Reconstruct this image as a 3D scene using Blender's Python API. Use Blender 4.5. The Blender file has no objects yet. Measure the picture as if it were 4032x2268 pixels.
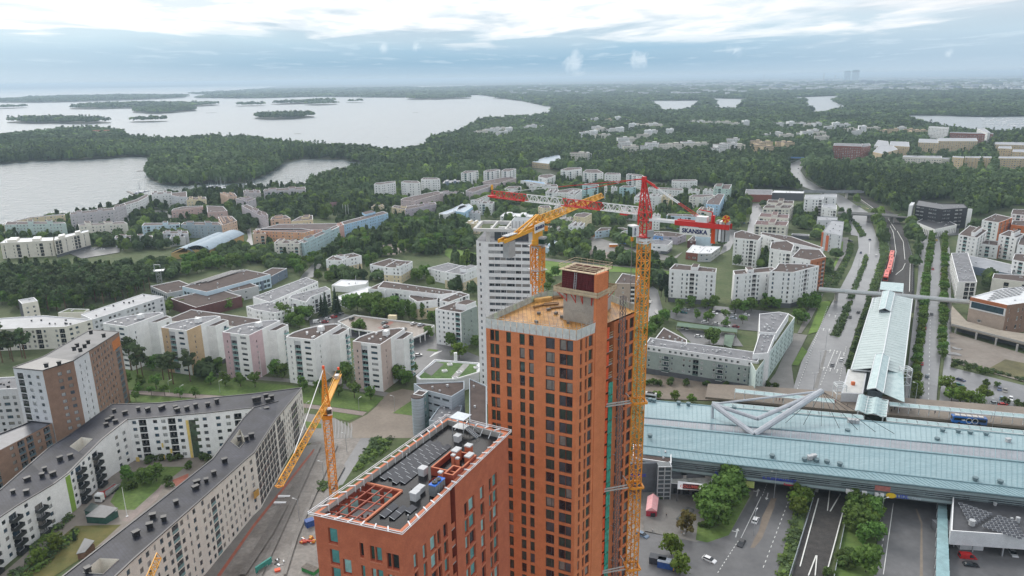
import bpy,math,random
from math import cos,sin,atan2,radians,hypot
# names of kinds, categories and materials used more than once
Qa='white'
Qb='apartment block'
Qc='apartment_block'
Qd='MULTIPLY'
Qe='bright'
Qf='lightgrey'
Qg='darkgrey'
Qh='yellowbrick'
Qi='concrete'
Qj='black'
Qk='street'
Ql='lawn'
Qm='brownbrick'
Qn='apartment_tower'
Qo='apartment_house'
Qp='apartment house'
Qq='warm'
Qr='Principled BSDF'
Qs='Base Color'
Qt='navy'
Qu='ShaderNodeMapRange'
Qv='ShaderNodeTexCoord'
Qw='ShaderNodeTexNoise'
Qx='material_index'
Qy='school'
Qz='wall'
Q0='structure'
Q1='grey'
Q2='paleyellow'
Q3='bush'
Q4='tower'
Q5='paleblue'
Q6='cladding'
Q7='kind'
Q8='container'
Q9='spruce'
Za='ShaderNodeMix'
Zb='ShaderNodeValToRGB'
Zc='flagpole'
Zd='Scale'
Ze='canopy'
Zf='Roughness'
Zg='path'
Zh='pine'
Zi='orangebrick'
Zj='jib_section'
Zk='counter_jib'
Zl='car_park'
Zm='redbrick'
Zn='verge'
Zo='traffic_island'
Zp='roof'
Zq='office'
Zr='broadleaf_tree'
Zs='balcony'
Zt='counterweight'
Zu='lilacgrey'
Zv='mast'
Zw='crane_orange'
Zx='slate'
Zy='parking_hall'
Zz='cream'
Z0='peach'
Z1='pavement'
Z2='vent_box'
Z3='column'
Z4='solar_panel'
Z5='tower_crane'
Z6='school_wing'
Z7='office_wing'
Z8='road_bridge'
Z9='road'
Ka='parapet'
Kb='stair_head'
Kc='solar_cell'
Kd='chimney'
Ke='tower_head'
Kf='trim_black'
Kg='vent_white'
Kh='hall'
Ki='nursery'
Kj='birch'
Kk='darkbrick'
Kl='cab_glass'
Km='ochrepale'
Kn='DIVIDE'
Ko='Detail'
Kp='person'
import numpy as np
from mathutils import Vector as Ve,Matrix
from mathutils.geometry import tessellate_polygon
random.seed(7);rng=np.random.default_rng(11)
ru=random.uniform;rc=random.choice;obn=bpy.data.objects.new
S=bpy.context.scene;COL=S.collection;lnk=COL.objects.link
H=145.0;F=2890.0;PITCH=radians(15.95);ROLL=.0135
sp,cp=sin(PITCH),cos(PITCH);sr,cr=sin(ROLL),cos(ROLL)
FW=Ve((0,cp,-sp));U0=Ve((0,sp,cp));R0=Ve((1,0,0))
RT=cr*R0-sr*U0;UP=sr*R0+cr*U0
cam=bpy.data.cameras.new('camera');cam.sensor_width=36;cam.lens=36*F/4032;cam.clip_end=90000;cam.clip_start=1
co=obn('camera',cam);lnk(co);S.camera=co
co.matrix_world=Matrix.Translation((0,0,H))@Matrix((RT,UP,-FW)).transposed().to_4x4()
TL={'a':(0,1500,1.887),'b':(1000,1500,1.887),'c':(2000,1500,1.887),'d':(3000,1500,1.8866),
'e':(0,900,1.932),'f':(1000,900,1.932),'g':(2000,900,1.932),'h':(3000,900,1.932),
'i':(0,280,2.0125),'j':(1000,280,2.0125),'k':(2000,280,2.0125),'l':(3000,280,2.0126),'n':(0,0,1.0),
'w':(0,0,.63889),'q':(1880,650,2.0706),'r':(2300,650,3.963),'s':(1050,1400,2.5875)}
for k,o in(('1',(0,700)),('2',(600,700)),('3',(1200,640)),('4',(1780,640)),('5',(2380,640)),('6',(2900,700))):TL[k]=o+(4.025,)
def ray(t,x,y):
 ox,oy,s=TL[t];x=ox+x/s;y=oy+y/s
 return FW+RT*((x-2016)/F)-UP*((y-1134)/F)
def P(t,x,y,z=0.):
 d=ray(t,x,y);d.z=min(d.z,-.0055*d.y);k=(z-H)/d.z;return Ve((d.x*k,d.y*k,z))
def PD(t,x,y,D):
 d=ray(t,x,y);k=D/d.y;return Ve((d.x*k,D,H+d.z*k))
def G(t,pts,z=0.):return[P(t,x,y,z)for x,y in pts]
SUN_EL,SUN_AZ=radians(42),radians(-38)
sd=Ve((sin(SUN_AZ)*cos(SUN_EL),cos(SUN_AZ)*cos(SUN_EL),sin(SUN_EL)))
sl=bpy.data.lights.new('sun','SUN');sl.energy=1.3;sl.angle=radians(14);sl.color=(1,.96,.9)
so=obn('sun',sl);lnk(so);so.rotation_euler=sd.to_track_quat('Z','Y').to_euler()
W=bpy.data.worlds.new('World');S.world=W;W.use_nodes=True
S.view_settings.view_transform='Standard';S.view_settings.look='None';S.view_settings.exposure=.3;S.view_settings.gamma=1
def build_world():
 nt=W.node_tree;N=nt.nodes;L=nt.links;N.clear()
 def nd(t,**k):
  n=N.new(t)
  for a,b in k.items():setattr(n,a,b)
  return n
 def mth(op,a,b=None,c=None,clamp=False):
  n=nd('ShaderNodeMath',operation=op);n.use_clamp=clamp
  for i,v in enumerate((a,b,c)):
   if v is None:continue
   if isinstance(v,(int,float)):n.inputs[i].default_value=v
   else:L.new(v,n.inputs[i])
  return n.outputs[0]
 def mix(f,a,b):
  n=nd(Za,data_type='RGBA')
  for i,v in((0,f),(6,a),(7,b)):
   if isinstance(v,tuple):n.inputs[i].default_value=v+(1,)
   elif isinstance(v,(int,float)):n.inputs[i].default_value=v
   else:L.new(v,n.inputs[i])
  return n.outputs[2]
 def sm(v,a,b):
  n=nd(Qu,interpolation_type='SMOOTHSTEP');L.new(v,n.inputs[0])
  n.inputs[1].default_value=a;n.inputs[2].default_value=b;return n.outputs[0]
 tc=nd(Qv);d=tc.outputs['Generated']
 sx=nd('ShaderNodeSeparateXYZ');L.new(d,sx.inputs[0]);x,y,z=sx.outputs
 zc=mth('MAXIMUM',z,0.0)
 q=mth('ADD',zc,.034)
 cx=nd('ShaderNodeCombineXYZ');L.new(mth(Kn,x,q),cx.inputs[0]);L.new(mth(Kn,y,q),cx.inputs[1])
 def noise(vec,sc,det=7,rough=.55,dist=0.,w=0.):
  n=nd(Qw,noise_dimensions='4D');L.new(vec,n.inputs['Vector']);n.inputs[Zd].default_value=sc
  n.inputs[Ko].default_value=det;n.inputs[Zf].default_value=rough;n.inputs['Distortion'].default_value=dist
  n.inputs['W'].default_value=w;return n.outputs[0]
 st=nd('ShaderNodeMapping');L.new(cx.outputs[0],st.inputs[0]);st.inputs[Zd].default_value=(1,.55,1)
 n1=noise(st.outputs[0],.55,9,.52,.3,2.3);n2=noise(st.outputs[0],.22,6,.5,.2,5.1);n3=noise(st.outputs[0],1.5,6,.6,.4,8.2)
 sky=nd('ShaderNodeTexSky',sky_type='NISHITA',sun_disc=False,sun_elevation=SUN_EL,sun_rotation=SUN_AZ)
 sk=nd('ShaderNodeVectorMath',operation='SCALE');L.new(sky.outputs[0],sk.inputs[0]);sk.inputs[Zd].default_value=.1
 rp=nd(Zb);L.new(zc,rp.inputs[0]);e=rp.color_ramp.elements
 cols=[(0,(.40,.54,.66)),(.008,(.29,.46,.62)),(.02,(.20,.39,.57)),(.035,(.24,.44,.62)),(.05,(.42,.60,.73)),(.075,(.58,.70,.79)),(.14,(.74,.80,.86)),(1,(.74,.79,.84))]
 e[0].position=0;e[0].color=cols[0][1]+(1,)
 e[1].position=1;e[1].color=cols[-1][1]+(1,)
 for p,c in cols[1:-1]:
  k=e.new(p);k.color=c+(1,)
 c=mix(.88,sk.outputs[0],rp.outputs[0])
 c=mix(mth(Qd,sm(x,.05,.6),.5),c,(.56,.64,.71))
 c=mix(mth(Qd,sm(x,-.25,-.65),.35),c,(.70,.80,.87))
 g=mth(Qd,mth(Qd,sm(n2,.40,.60),sm(zc,.012,.06)),.75)
 c=mix(g,c,(.44,.55,.64))
 thr=mth('ADD',n1,mth(Qd,sm(zc,.03,.085),.22))
 wm=mth(Qd,sm(thr,.58,.70),sm(zc,.028,.06))
 hot=sm(mth('ADD',mth(Qd,y,.9),mth(Qd,x,-.35)),.3,1.0)
 c=mix(wm,c,mix(hot,(.80,.82,.85),(.95,.95,.95)))
 gl=mth(Qd,sm(n3,.46,.66),mth(Qd,wm,.75));c=mix(gl,c,(.60,.70,.78))
 c=mix(mth(Qd,mth(Qd,sm(n2,.36,.6),sm(x,.08,.4)),mth(Qd,sm(zc,.05,.09),.75)),c,(.60,.64,.69))
 lo=mth(Qd,sm(n3,.52,.66),mth(Qd,sm(zc,.008,.02),.25));c=mix(lo,c,(.72,.81,.87))
 c=mix(mth(Qd,sm(zc,.1,.25),.85),c,mix(hot,(.80,.84,.90),(2.3,2.22,2.12)))
 fn=noise(d,42,6,.6,.6,1.7)
 for(px,py,r)in((2262,255,.022),(2520,232,.017),(2900,200,.018),(1640,185,.010),(3740,208,.010),(1510,188,.012)):
  v=ray('n',px,py).normalized()
  s2=nd('ShaderNodeVectorMath',operation='DISTANCE');L.new(d,s2.inputs[0]);s2.inputs[1].default_value=v
  m=mth('SUBTRACT',1.0,mth(Kn,s2.outputs['Value'],r))
  m=sm(mth('ADD',m,mth(Qd,mth('SUBTRACT',fn,.55),2.6)),.1,.75)
  m=mth(Qd,m,sm(mth(Kn,s2.outputs['Value'],r*1.5),1.,.5))
  c=mix(mth(Qd,m,.42),c,(.84,.90,.94))
 bg=N.new('ShaderNodeBackground');out=N.new('ShaderNodeOutputWorld');L.new(c,bg.inputs[0]);bg.inputs[1].default_value=1.0
 L.new(bg.outputs[0],out.inputs[0])
build_world()
MT={}
def mat(name,col,rough=.8,var=.12,sc=.4,bump=0.,metal=0.,spec=.5,stretch=(1,1,1),col2=None,tint=False,coord='Object',fine=.1):
 if name in MT:return MT[name]
 m=bpy.data.materials.new(name);m.use_nodes=True;nt=m.node_tree;b=nt.nodes[Qr]
 b.inputs[Zf].default_value=rough;b.inputs['Metallic'].default_value=metal;b.inputs['Specular IOR Level'].default_value=spec
 tc=nt.nodes.new(Qv);mp=nt.nodes.new('ShaderNodeMapping');mp.inputs[Zd].default_value=stretch
 nt.links.new(tc.outputs[coord],mp.inputs[0])
 n=nt.nodes.new(Qw);n.inputs[Zd].default_value=sc;n.inputs[Ko].default_value=6;n.inputs[Zf].default_value=.62
 nt.links.new(mp.outputs[0],n.inputs['Vector'])
 r=nt.nodes.new(Zb);e=r.color_ramp.elements
 c2=col2 or tuple(min(1,c*(1+var))for c in col);c1=col if col2 else tuple(c*(1-var)for c in col)
 e[0].position=.33;e[0].color=c1+(1,);e[1].position=.67;e[1].color=c2+(1,)
 nt.links.new(n.outputs[0],r.inputs[0]);out=r.outputs[0]
 if fine:
  n2=nt.nodes.new(Qw);n2.inputs[Zd].default_value=sc*9;n2.inputs[Ko].default_value=4;nt.links.new(mp.outputs[0],n2.inputs['Vector'])
  r2=nt.nodes.new(Qu);r2.inputs[1].default_value=.3;r2.inputs[2].default_value=.7;r2.inputs[3].default_value=1-fine;r2.inputs[4].default_value=1+fine;nt.links.new(n2.outputs[0],r2.inputs[0])
  mx=nt.nodes.new(Za);mx.data_type='RGBA';mx.blend_type=Qd;mx.inputs[0].default_value=1;nt.links.new(out,mx.inputs[6]);nt.links.new(r2.outputs[0],mx.inputs[7]);out=mx.outputs[2]
 if tint:
  at=nt.nodes.new('ShaderNodeAttribute');at.attribute_name='tint'
  mx=nt.nodes.new(Za);mx.data_type='RGBA';mx.blend_type=Qd;mx.inputs[0].default_value=1
  nt.links.new(out,mx.inputs[6]);nt.links.new(at.outputs['Color'],mx.inputs[7]);out=mx.outputs[2]
 nt.links.new(out,b.inputs[Qs])
 if bump:
  bp=nt.nodes.new('ShaderNodeBump');bp.inputs['Strength'].default_value=bump;bp.inputs['Distance'].default_value=.1
  nt.links.new(n.outputs[0],bp.inputs['Height']);nt.links.new(bp.outputs[0],b.inputs['Normal'])
 MT[name]=m;return m
def randtint(m,amt):
 nt=m.node_tree;b=nt.nodes[Qr];l=b.inputs[Qs].links[0];src=l.from_socket
 oi=nt.nodes.new('ShaderNodeObjectInfo');mr=nt.nodes.new(Qu);mr.inputs[3].default_value=1-amt;mr.inputs[4].default_value=1+amt
 nt.links.new(oi.outputs['Random'],mr.inputs[0])
 h=nt.nodes.new('ShaderNodeHueSaturation');nt.links.new(mr.outputs[0],h.inputs['Value']);nt.links.new(src,h.inputs['Color'])
 mh=nt.nodes.new(Qu);mh.inputs[3].default_value=.485;mh.inputs[4].default_value=.515
 nt.links.new(oi.outputs['Random'],mh.inputs[0]);nt.links.new(mh.outputs[0],h.inputs['Hue'])
 nt.links.new(h.outputs[0],b.inputs[Qs])
def sps(m,axis_scale,amt=.25,bump=.15,direction='X'):
 nt=m.node_tree;b=nt.nodes[Qr];src=b.inputs[Qs].links[0].from_socket
 tc=nt.nodes.new(Qv);w=nt.nodes.new('ShaderNodeTexWave');w.bands_direction=direction;w.inputs[Zd].default_value=axis_scale
 nt.links.new(tc.outputs['Object'],w.inputs[0])
 r=nt.nodes.new(Zb);r.color_ramp.elements[0].position=.0;r.color_ramp.elements[0].color=(1-amt,)*3+(1,);r.color_ramp.elements[1].position=.25
 nt.links.new(w.outputs[0],r.inputs[0])
 mx=nt.nodes.new(Za);mx.data_type='RGBA';mx.blend_type=Qd;mx.inputs[0].default_value=1
 nt.links.new(src,mx.inputs[6]);nt.links.new(r.outputs[0],mx.inputs[7]);nt.links.new(mx.outputs[2],b.inputs[Qs])
def tag(o,label=None,cat=None,group=None,kind=None):
 if label:o['label']=label
 if cat:o['category']=cat
 if group:o['group']=group
 if kind:o[Q7]=kind
 return o
def tg(name,label,cat,loc=(0,0,0),group=None,rz=0.):
 o=obn(name,None);o.empty_display_size=.5;lnk(o);o.location=loc;o.rotation_euler=(0,0,rz)
 return tag(o,label,cat,group)
class MB:
 def __init__(s):s.v=[];s.f=[];s.m=[]
 def face(s,pts,m=0):
  i=len(s.v);s.v.extend([tuple(p)for p in pts]);s.f.append(tuple(range(i,i+len(pts))));s.m.append(m)
 def hx(s,b,t,m=0):
  n=len(b);i=len(s.v);s.v.extend([tuple(p)for p in b]);s.v.extend([tuple(p)for p in t])
  s.f.append(tuple(i+n-1-k for k in range(n)));s.f.append(tuple(i+n+k for k in range(n)));s.m+=[m,m]
  for k in range(n):
   k2=(k+1)%n;s.f.append((i+k,i+k2,i+n+k2,i+n+k));s.m.append(m)
 def box(s,c,d,rz=0.,m=0):
  ca,sa=cos(rz),sin(rz);x,y,z=c;hx,hy,hz=d[0]/2,d[1]/2,d[2]/2
  r=[(x+ca*a-sa*b,y+sa*a+ca*b)for a,b in((-hx,-hy),(hx,-hy),(hx,hy),(-hx,hy))]
  s.hx([(a,b,z-hz)for a,b in r],[(a,b,z+hz)for a,b in r],m)
 def prs(s,pts,z0,z1,m=0):
  pts=ccw(pts);s.hx([(p[0],p[1],z0)for p in pts],[(p[0],p[1],z1)for p in pts],m)
 def bar(s,p,q,w=.1,h=None,m=0,n=4):
  p=Ve(p);q=Ve(q);d=(q-p)
  if d.length<1e-6:return
  d.normalize();u=d.cross(Ve((0,0,1)))
  if u.length<1e-3:u=Ve((1,0,0))
  u.normalize();v=u.cross(d);h=h or w
  if n==4:r=[(-u*w-v*h)/2,(u*w-v*h)/2,(u*w+v*h)/2,(-u*w+v*h)/2]
  else:r=[(u*cos(6.2832*k/n)*w+v*sin(6.2832*k/n)*h)/2 for k in range(n)]
  s.hx([p+a for a in r],[q+a for a in r],m)
 def cyl(s,p,r,h,n=12,m=0,r2=None):
  r2=r if r2 is None else r2;a=[6.2832*k/n for k in range(n)]
  s.hx([(p[0]+r*cos(t),p[1]+r*sin(t),p[2])for t in a],[(p[0]+r2*cos(t),p[1]+r2*sin(t),p[2]+h)for t in a],m)
 def poly(s,pts,m=0):
  i=len(s.v);s.v.extend([tuple(p)for p in pts])
  for t in tessellate_polygon([[Ve((p[0],p[1],0))for p in pts]]):
   a,b,c=(Ve(pts[k])for k in t)
   if(b-a).cross(c-a).z<0:t=(t[0],t[2],t[1])
   s.f.append(tuple(i+k for k in t));s.m.append(m)
 def bd(s,name,mats,parent=None,smooth=False,off=None):
  me=bpy.data.meshes.new(name);o=Ve((0,0,0))
  if parent is not None:o=wloc(parent)
  if off is not None:o=Ve(off)
  me.from_pydata([(v[0]-o.x,v[1]-o.y,v[2]-o.z)for v in s.v],[],s.f)
  if not isinstance(mats,(list,tuple)):mats=[mats]
  for m in mats:me.materials.append(m)
  if any(s.m):me.polygons.foreach_set(Qx,s.m)
  if smooth:me.polygons.foreach_set('use_smooth',[True]*len(s.f))
  ob=obn(name,me);lnk(ob)
  if parent is not None:ob.parent=parent
  elif off is not None:ob.location=off
  return ob
def wloc(o):
 v=Ve(o.location)
 while o.parent is not None:o=o.parent;v=v+Ve(o.location)
 return v
def area(p):return sum(p[i][0]*p[(i+1)%len(p)][1]-p[(i+1)%len(p)][0]*p[i][1]for i in range(len(p)))/2
def ccw(p):return list(p)if area(p)>0 else list(reversed(p))
def ist(p,d):
 p=ccw(p);n=len(p);out=[]
 for i in range(n):
  a,b,c=(Ve((p[(i+k)%n][0],p[(i+k)%n][1]))for k in(-1,0,1))
  e1=(b-a).normalized();e2=(c-b).normalized();n1=Ve((-e1.y,e1.x));n2=Ve((-e2.y,e2.x))
  m=(n1+n2);k=max(.35,1+n1.dot(n2));q=b+m*(d/k);out.append((q.x,q.y))
 return out
def isd(x,y,poly):
 r=False;n=len(poly);j=n-1
 for i in range(n):
  xi,yi=poly[i][0],poly[i][1];xj,yj=poly[j][0],poly[j][1]
  if(yi>y)!=(yj>y)and x<(xj-xi)*(y-yi)/(yj-yi)+xi:r=not r
  j=i
 return r
def copyto(src,parent=None,loc=None,rz=None,scale=None,name=None):
 c=src.copy();lnk(c)
 if parent is not None:c.parent=parent
 if loc is not None:c.location=loc
 if rz is not None:c.rotation_euler=(0,0,rz)
 if scale is not None:c.scale=scale
 return c
def copy_tree(root,loc,rz=0.,scale=None,label=None,group=None):
 r=copyto(root,None,loc,rz,scale)
 for ch in root.children:
  c=copyto(ch,r)
  for g in ch.children:copyto(g,c)
 if label:r['label']=label
 if group:r['group']=group
 return r
FP=[]
def struct(name,pts,z,m,t=None):
 mb=MB();mb.poly([(p[0],p[1],z)for p in pts]);o=mb.bd(name,m);o[Q7]=Q0;return o
m_ground=mat('rough_grass',(.030,.042,.018),.95,.3,.02,col2=(.055,.065,.03))
struct('ground',[(-40000,-300),(40000,-300),(40000,60000),(-40000,60000)],0,m_ground)
def watermat(name,rough,bs,strength,col,dist):
 m=bpy.data.materials.new(name);m.use_nodes=True;nt=m.node_tree;b=nt.nodes[Qr]
 b.inputs[Qs].default_value=col+(1,);b.inputs[Zf].default_value=rough;b.inputs['IOR'].default_value=1.33
 tc=nt.nodes.new(Qv);n=nt.nodes.new(Qw);n.inputs[Zd].default_value=bs;n.inputs[Ko].default_value=8;n.inputs[Zf].default_value=.6
 nt.links.new(tc.outputs['Object'],n.inputs[0]);bp=nt.nodes.new('ShaderNodeBump');bp.inputs['Strength'].default_value=strength;bp.inputs['Distance'].default_value=dist
 nt.links.new(n.outputs[0],bp.inputs['Height']);nt.links.new(bp.outputs[0],b.inputs['Normal']);return m
m_sea=watermat('sea_water',.34,.03,1.,(.22,.25,.27),8);m_bay=watermat('bay_water',.25,.05,.8,(.12,.145,.155),5)
CT=13.
BAY=G('i',[(-300,1300),(0,1235),(300,1165),(540,1130),(760,1095),(1000,1035),(1170,985),(1480,960),(1640,960),(2013,945)])+\
 G('j',[(250,930),(420,915),(520,880),(700,840),(870,785),(930,765),(860,735),(700,705),(380,700),(230,735),(190,775),(120,815),(40,850)])+\
 G('i',[(1960,890),(1640,895),(1480,915),(1300,903),(1190,865),(1165,790),(1200,730),(1240,690),(1060,680),(700,705),(300,715),(0,740),(-400,760)])
SEA=G('i',[(-1200,540)])+G('i',[(0,500),(330,465),(500,450),(830,448),(960,470),(1040,510),(1400,530),(1690,510),(2013,515)],CT)+\
 G('j',[(100,540),(400,570),(900,598),(1130,620)],CT)+G('j',[(1290,640),(1400,612),(1372,585),(1400,560)])+\
 G('j',[(1500,490),(1660,465),(1700,430),(1800,372),(2013,358)],CT)+G('k',[(190,350),(330,330)],CT)+G('k',[(372,288),(290,278),(140,244),(0,224)])+\
 G('j',[(1800,190),(1150,212),(500,205),(0,217)])+G('i',[(1560,215),(1700,190),(1500,180),(1900,160)])+G('j',[(200,118),(-300,108)])+G('i',[(1200,92),(400,100),(-1000,110),(-4000,160)])
def LG(t,pts):
 m=(min(p[1]for p in pts)+max(p[1]for p in pts))/2
 return[P(t,x,y+6,20.)if y>m else P(t,x,y,0.)for x,y in pts]
LAG=[LG('k',[(1005,237),(1500,234),(1545,245),(1450,276),(1225,292),(1130,258)]),LG('k',[(1615,217),(1925,222),(1890,232),(1810,276),(1640,272)]),
  LG('l',[(60,222),(300,208),(600,196),(640,215),(560,240),(705,252),(480,303),(350,306),(420,270),(345,262),(330,235)]),
  G('l',[(1060,352),(1400,354),(1750,366),(2300,356),(2500,500),(2077,505),(1850,512)])+G('l',[(1700,470),(1500,440),(1250,390)],CT),
  G('j',[(1262,120),(1500,116),(1770,113),(1770,124),(1300,136)]),G('k',[(1240,185),(1250,205),(1320,218),(1310,203)]),G('k',[(1610,126),(1670,124),(1650,153),(1615,150)]),
  G('k',[(60,114),(500,108),(950,100),(1550,104),(1550,118),(1400,110),(700,112)])]
struct('sea',SEA,.6,m_sea);struct('bay',BAY,.3,m_bay)
for w in LAG:struct('water',w,.4,m_sea)
WATER=[SEA,BAY]+LAG
ISL=[('i',-700,640,258,250,185),('i',560,1495,225,196,160),('i',345,1030,292,306,232),('i',1012,1560,343,328,242),('i',-90,92,300,298,262),
 ('i',-60,685,412,426,345),('i',1000,1290,408,404,348),('i',1628,1718,333,331,297),('i',1845,2075,280,277,243),('i',660,735,306,306,294),('i',768,842,309,309,290),
 ('j',65,340,266,266,217),('j',357,602,272,270,232),('j',704,842,250,250,220),('j',20,512,391,376,297),('j',318,372,500,499,467),('j',1254,1300,331,331,312),
 ('j',1183,1724,230,222,182),('j',1850,2200,222,222,185),('i',530,1290,121,117,97),('i',1550,2013,215,216,170)]
ISLP=[]
for t,x0,x1,y0,y1,yt in ISL:
 a=P(t,x0,y0);b=P(t,x1,y1);c=(a+b)/2;u=(b-a)/2;hw=u.length;D=c.y;k=min(2.2,max(.15,((min(y0,y1)-yt)/2.0125-24*F/D)/(H*F/D**2)/(2*hw)));v=Ve((-u.y,u.x,0))*k
 pts=[]
 for i in range(28):
  t_=6.2832*i/28;r=1+.10*sin(3*t_+x0)+.07*sin(5*t_+y0)
  pts.append(c+v*.95+u*cos(t_)*(1 if abs(cos(t_))>.9 else r)+v*sin(t_)*r)
 ISLP.append(pts)
 mb=MB();mb.prs(pts,-.5,1.3+hw*.002);o=mb.bd('island',mat('shore_rock',(.16,.15,.125),.9,.25,.05));o[Q7]=Q0
M_asph=mat('asphalt_wet',(.080,.080,.083),.36,.22,.06,col2=(.140,.138,.140),spec=.5);M_asph2=mat('asphalt_pale',(.11,.11,.115),.30,.2,.045,col2=(.185,.185,.19),spec=.6);M_pave=mat('paving_brown',(.17,.135,.105),.6,.2,.08,col2=(.225,.185,.145))
M_pavg=mat('paving_grey',(.14,.13,.12),.5,.2,.15,col2=(.19,.18,.165));M_dirt=mat('construction_dirt',(.13,.110,.094),.6,.25,.09,col2=(.27,.245,.22),fine=.2);M_lawn=mat(Ql,(.070,.125,.022),.9,.25,.08,col2=(.12,.175,.040),fine=.2);M_lawn2=mat('lawn_bright',(.10,.175,.026),.9,.2,.06,col2=(.15,.23,.045),fine=.15)
M_sand=mat('sports_sand',(.26,.215,.185),.85,.12,.05);M_pinkp=mat('path_pink',(.24,.19,.17),.7,.15,.2);M_red=None
M_line=mat('road_paint',(.62,.62,.60),.5,.1,.8);M_ball=mat('rail_ballast',(.038,.035,.033),.9,.3,.5,col2=(.065,.060,.056),fine=.3);M_redp=mat('red_paving',(.30,.085,.05),.65,.15,.4);M_gravel=mat('gravel_lot',(.19,.16,.135),.85,.2,.05,col2=(.25,.22,.19))
Mh=mat(Zn,(.05,.085,.02),.95,.3,.2,col2=(.085,.125,.035))
ZL=[0.02]
def sf(name,t,pts,m,z=None):
 ZL[0]+=.006
 z=ZL[0]if z is None else z
 return struct(name,G(t,pts)if t else pts,z,m)
def mix_pts(*a):
 o=[]
 for t,pts in a:o+=G(t,pts)
 return o
NG=[]
def road(name,t,pts,m):
 p=G(t,pts)if t else pts;NG.append([(v.x,v.y)for v in p]);return sf(name,None,p,m)
sf('ground',None,mix_pts(('i',[(-400,1330),(540,1160),(1170,1010)]),('j',[(0,960),(440,930),(1640,880),(2000,850)]),('k',[(900,900),(1880,1000)]),('l',[(300,1000),(1300,1100),(2300,1050)]))+[Ve((330,170,0)),Ve((-330,170,0))],mat('town_grass',(.055,.085,.025),.95,.3,.05,col2=(.10,.115,.05),fine=.2))
sf('site_ground',None,[Ve(p+(0,))for p in((-45,60),(75,60),(80,235),(50,262),(-32,262),(-50,180))],M_dirt)
road(Qk,'b',[(-700,2300),(-420,1449),(0,1000),(215,650),(470,425),(730,425),(900,425),(640,770),(560,900),(480,1449),(470,2300)],M_dirt)
road(Zg,'b',[(795,425),(880,425),(660,770),(590,790),(620,700)],M_asph2)
sf('grass_bank','b',[(880,425),(1035,425),(1000,510),(850,620),(720,680)],M_lawn)
road(Z1,'a',[(1430,1500),(1500,1425),(1887,975),(2280,480),(2390,470),(1960,1000),(1650,1449),(1500,1700)],M_pavg);road('red_strip','a',[(1610,1449),(1887,1060),(2330,505),(2345,510),(1887,1090),(1640,1449)],M_redp)
road('plaza','b',[(700,320),(840,250),(905,195),(985,95),(1100,60),(1300,90),(1300,425),(735,425),(720,360)],M_pave)
road(Qk,'b',[(380,470),(520,440),(735,425),(715,350),(640,300),(590,270),(380,240),(330,400)],M_pavg)
M_pale=mat('paving_pale',(.25,.245,.235),.6,.1,.5)
for k in range(6):
 x=600+24*k;sf('road_marking','b',[(x,285+6*k),(x+7,288+6*k),(x+12,350),(x+4,425),(x-4,425),(x+3,350)],M_pale)
sf(Ql,'e',[(930,1060),(1932,1170),(2280,1200),(2600,1232),(2920,1292),(2800,1395),(2520,1355),(2000,1290),(940,1225)],M_lawn)
road(Zg,'e',[(940,1228),(2000,1294),(2520,1360),(2790,1398),(2760,1425),(2480,1385),(1950,1318),(940,1255)],M_pinkp)
sf(Ql,'e',[(940,1262),(1500,1300),(1950,1324),(1950,1345),(940,1320)],M_lawn);sf(Ql,'b',[(560,225),(790,262),(700,300),(540,262)],M_lawn);sf(Ql,'b',[(1030,240),(1170,148),(1300,150),(1300,275)],M_lawn);sf(Ql,'b',[(380,300),(500,320),(500,352),(390,352)],M_lawn)
road(Zg,'e',[(930,1030),(1400,1080),(1932,1150),(2300,1180),(2600,1215),(2930,1280),(2960,1250),(2600,1180),(1932,1120),(1400,1050)],M_pavg)
sf('courtyard','a',[(-300,1700),(165,1310),(520,960),(700,830),(960,590),(1570,565),(1300,830),(800,1190),(400,1449),(200,1700)],M_gravel)
sf(Ql,'a',[(60,1480),(330,1260),(560,1080),(900,1070),(780,1180),(640,1300),(300,1520)],mat('garden_meadow',(.085,.095,.022),.9,.35,.2,col2=(.15,.125,.035)))
sf(Ql,'a',[(820,900),(930,700),(1100,640),(1380,640),(1200,780),(1000,960),(880,960)],M_lawn);sf(Zg,'a',[(900,1040),(1120,880),(1200,770),(1220,790),(1160,890),(960,1050)],M_pinkp);sf('play_area','a',[(1280,740),(1400,690),(1400,735),(1310,790)],M_redp)
road(Qk,'f',[(340,400),(450,370),(560,215),(700,110),(880,60),(1000,20),(980,5),(850,40),(640,110),(520,200),(370,350)],M_asph2)
road(Qk,'f',[(420,700),(640,640),(760,665),(730,765),(1210,840),(1380,795),(1390,880),(1530,900),(1712,975),(1712,1030),(1375,1003),(1240,1110),(1200,1130),(1205,900),(720,830),(430,760)],M_asph)
for k in range(7):sf('road_marking','f',[(1335+12*k,978-6*k),(1345+12*k,978-6*k),(1385+8*k,944-2*k),(1377+8*k,944-2*k)],M_line)
sf(Ql,'f',[(1310,930),(1330,918),(1405,925),(1390,940)],M_lawn)
road('sports_field','f',[(925,150),(1010,120),(1230,105),(1265,120),(1200,150),(1080,200),(950,195)],M_sand);sf(Ql,'f',[(890,110),(1000,80),(1230,80),(1230,100),(1000,115),(920,145)],M_lawn2);road(Ql,'f',[(1460,150),(1600,170),(1700,190),(1700,260),(1520,250),(1450,200)],M_lawn2)
road(Zg,'f',[(1320,20),(1345,10),(1345,60),(1360,110),(1340,120),(1320,60)],M_asph2);sf('play_field','f',[(1480,60),(1560,55),(1600,75),(1550,95),(1480,95)],mat('astro_green',(.05,.16,.06),.8,.15,.1));sf('play_area','f',[(1610,70),(1700,60),(1700,110),(1640,105)],M_sand)
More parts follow.
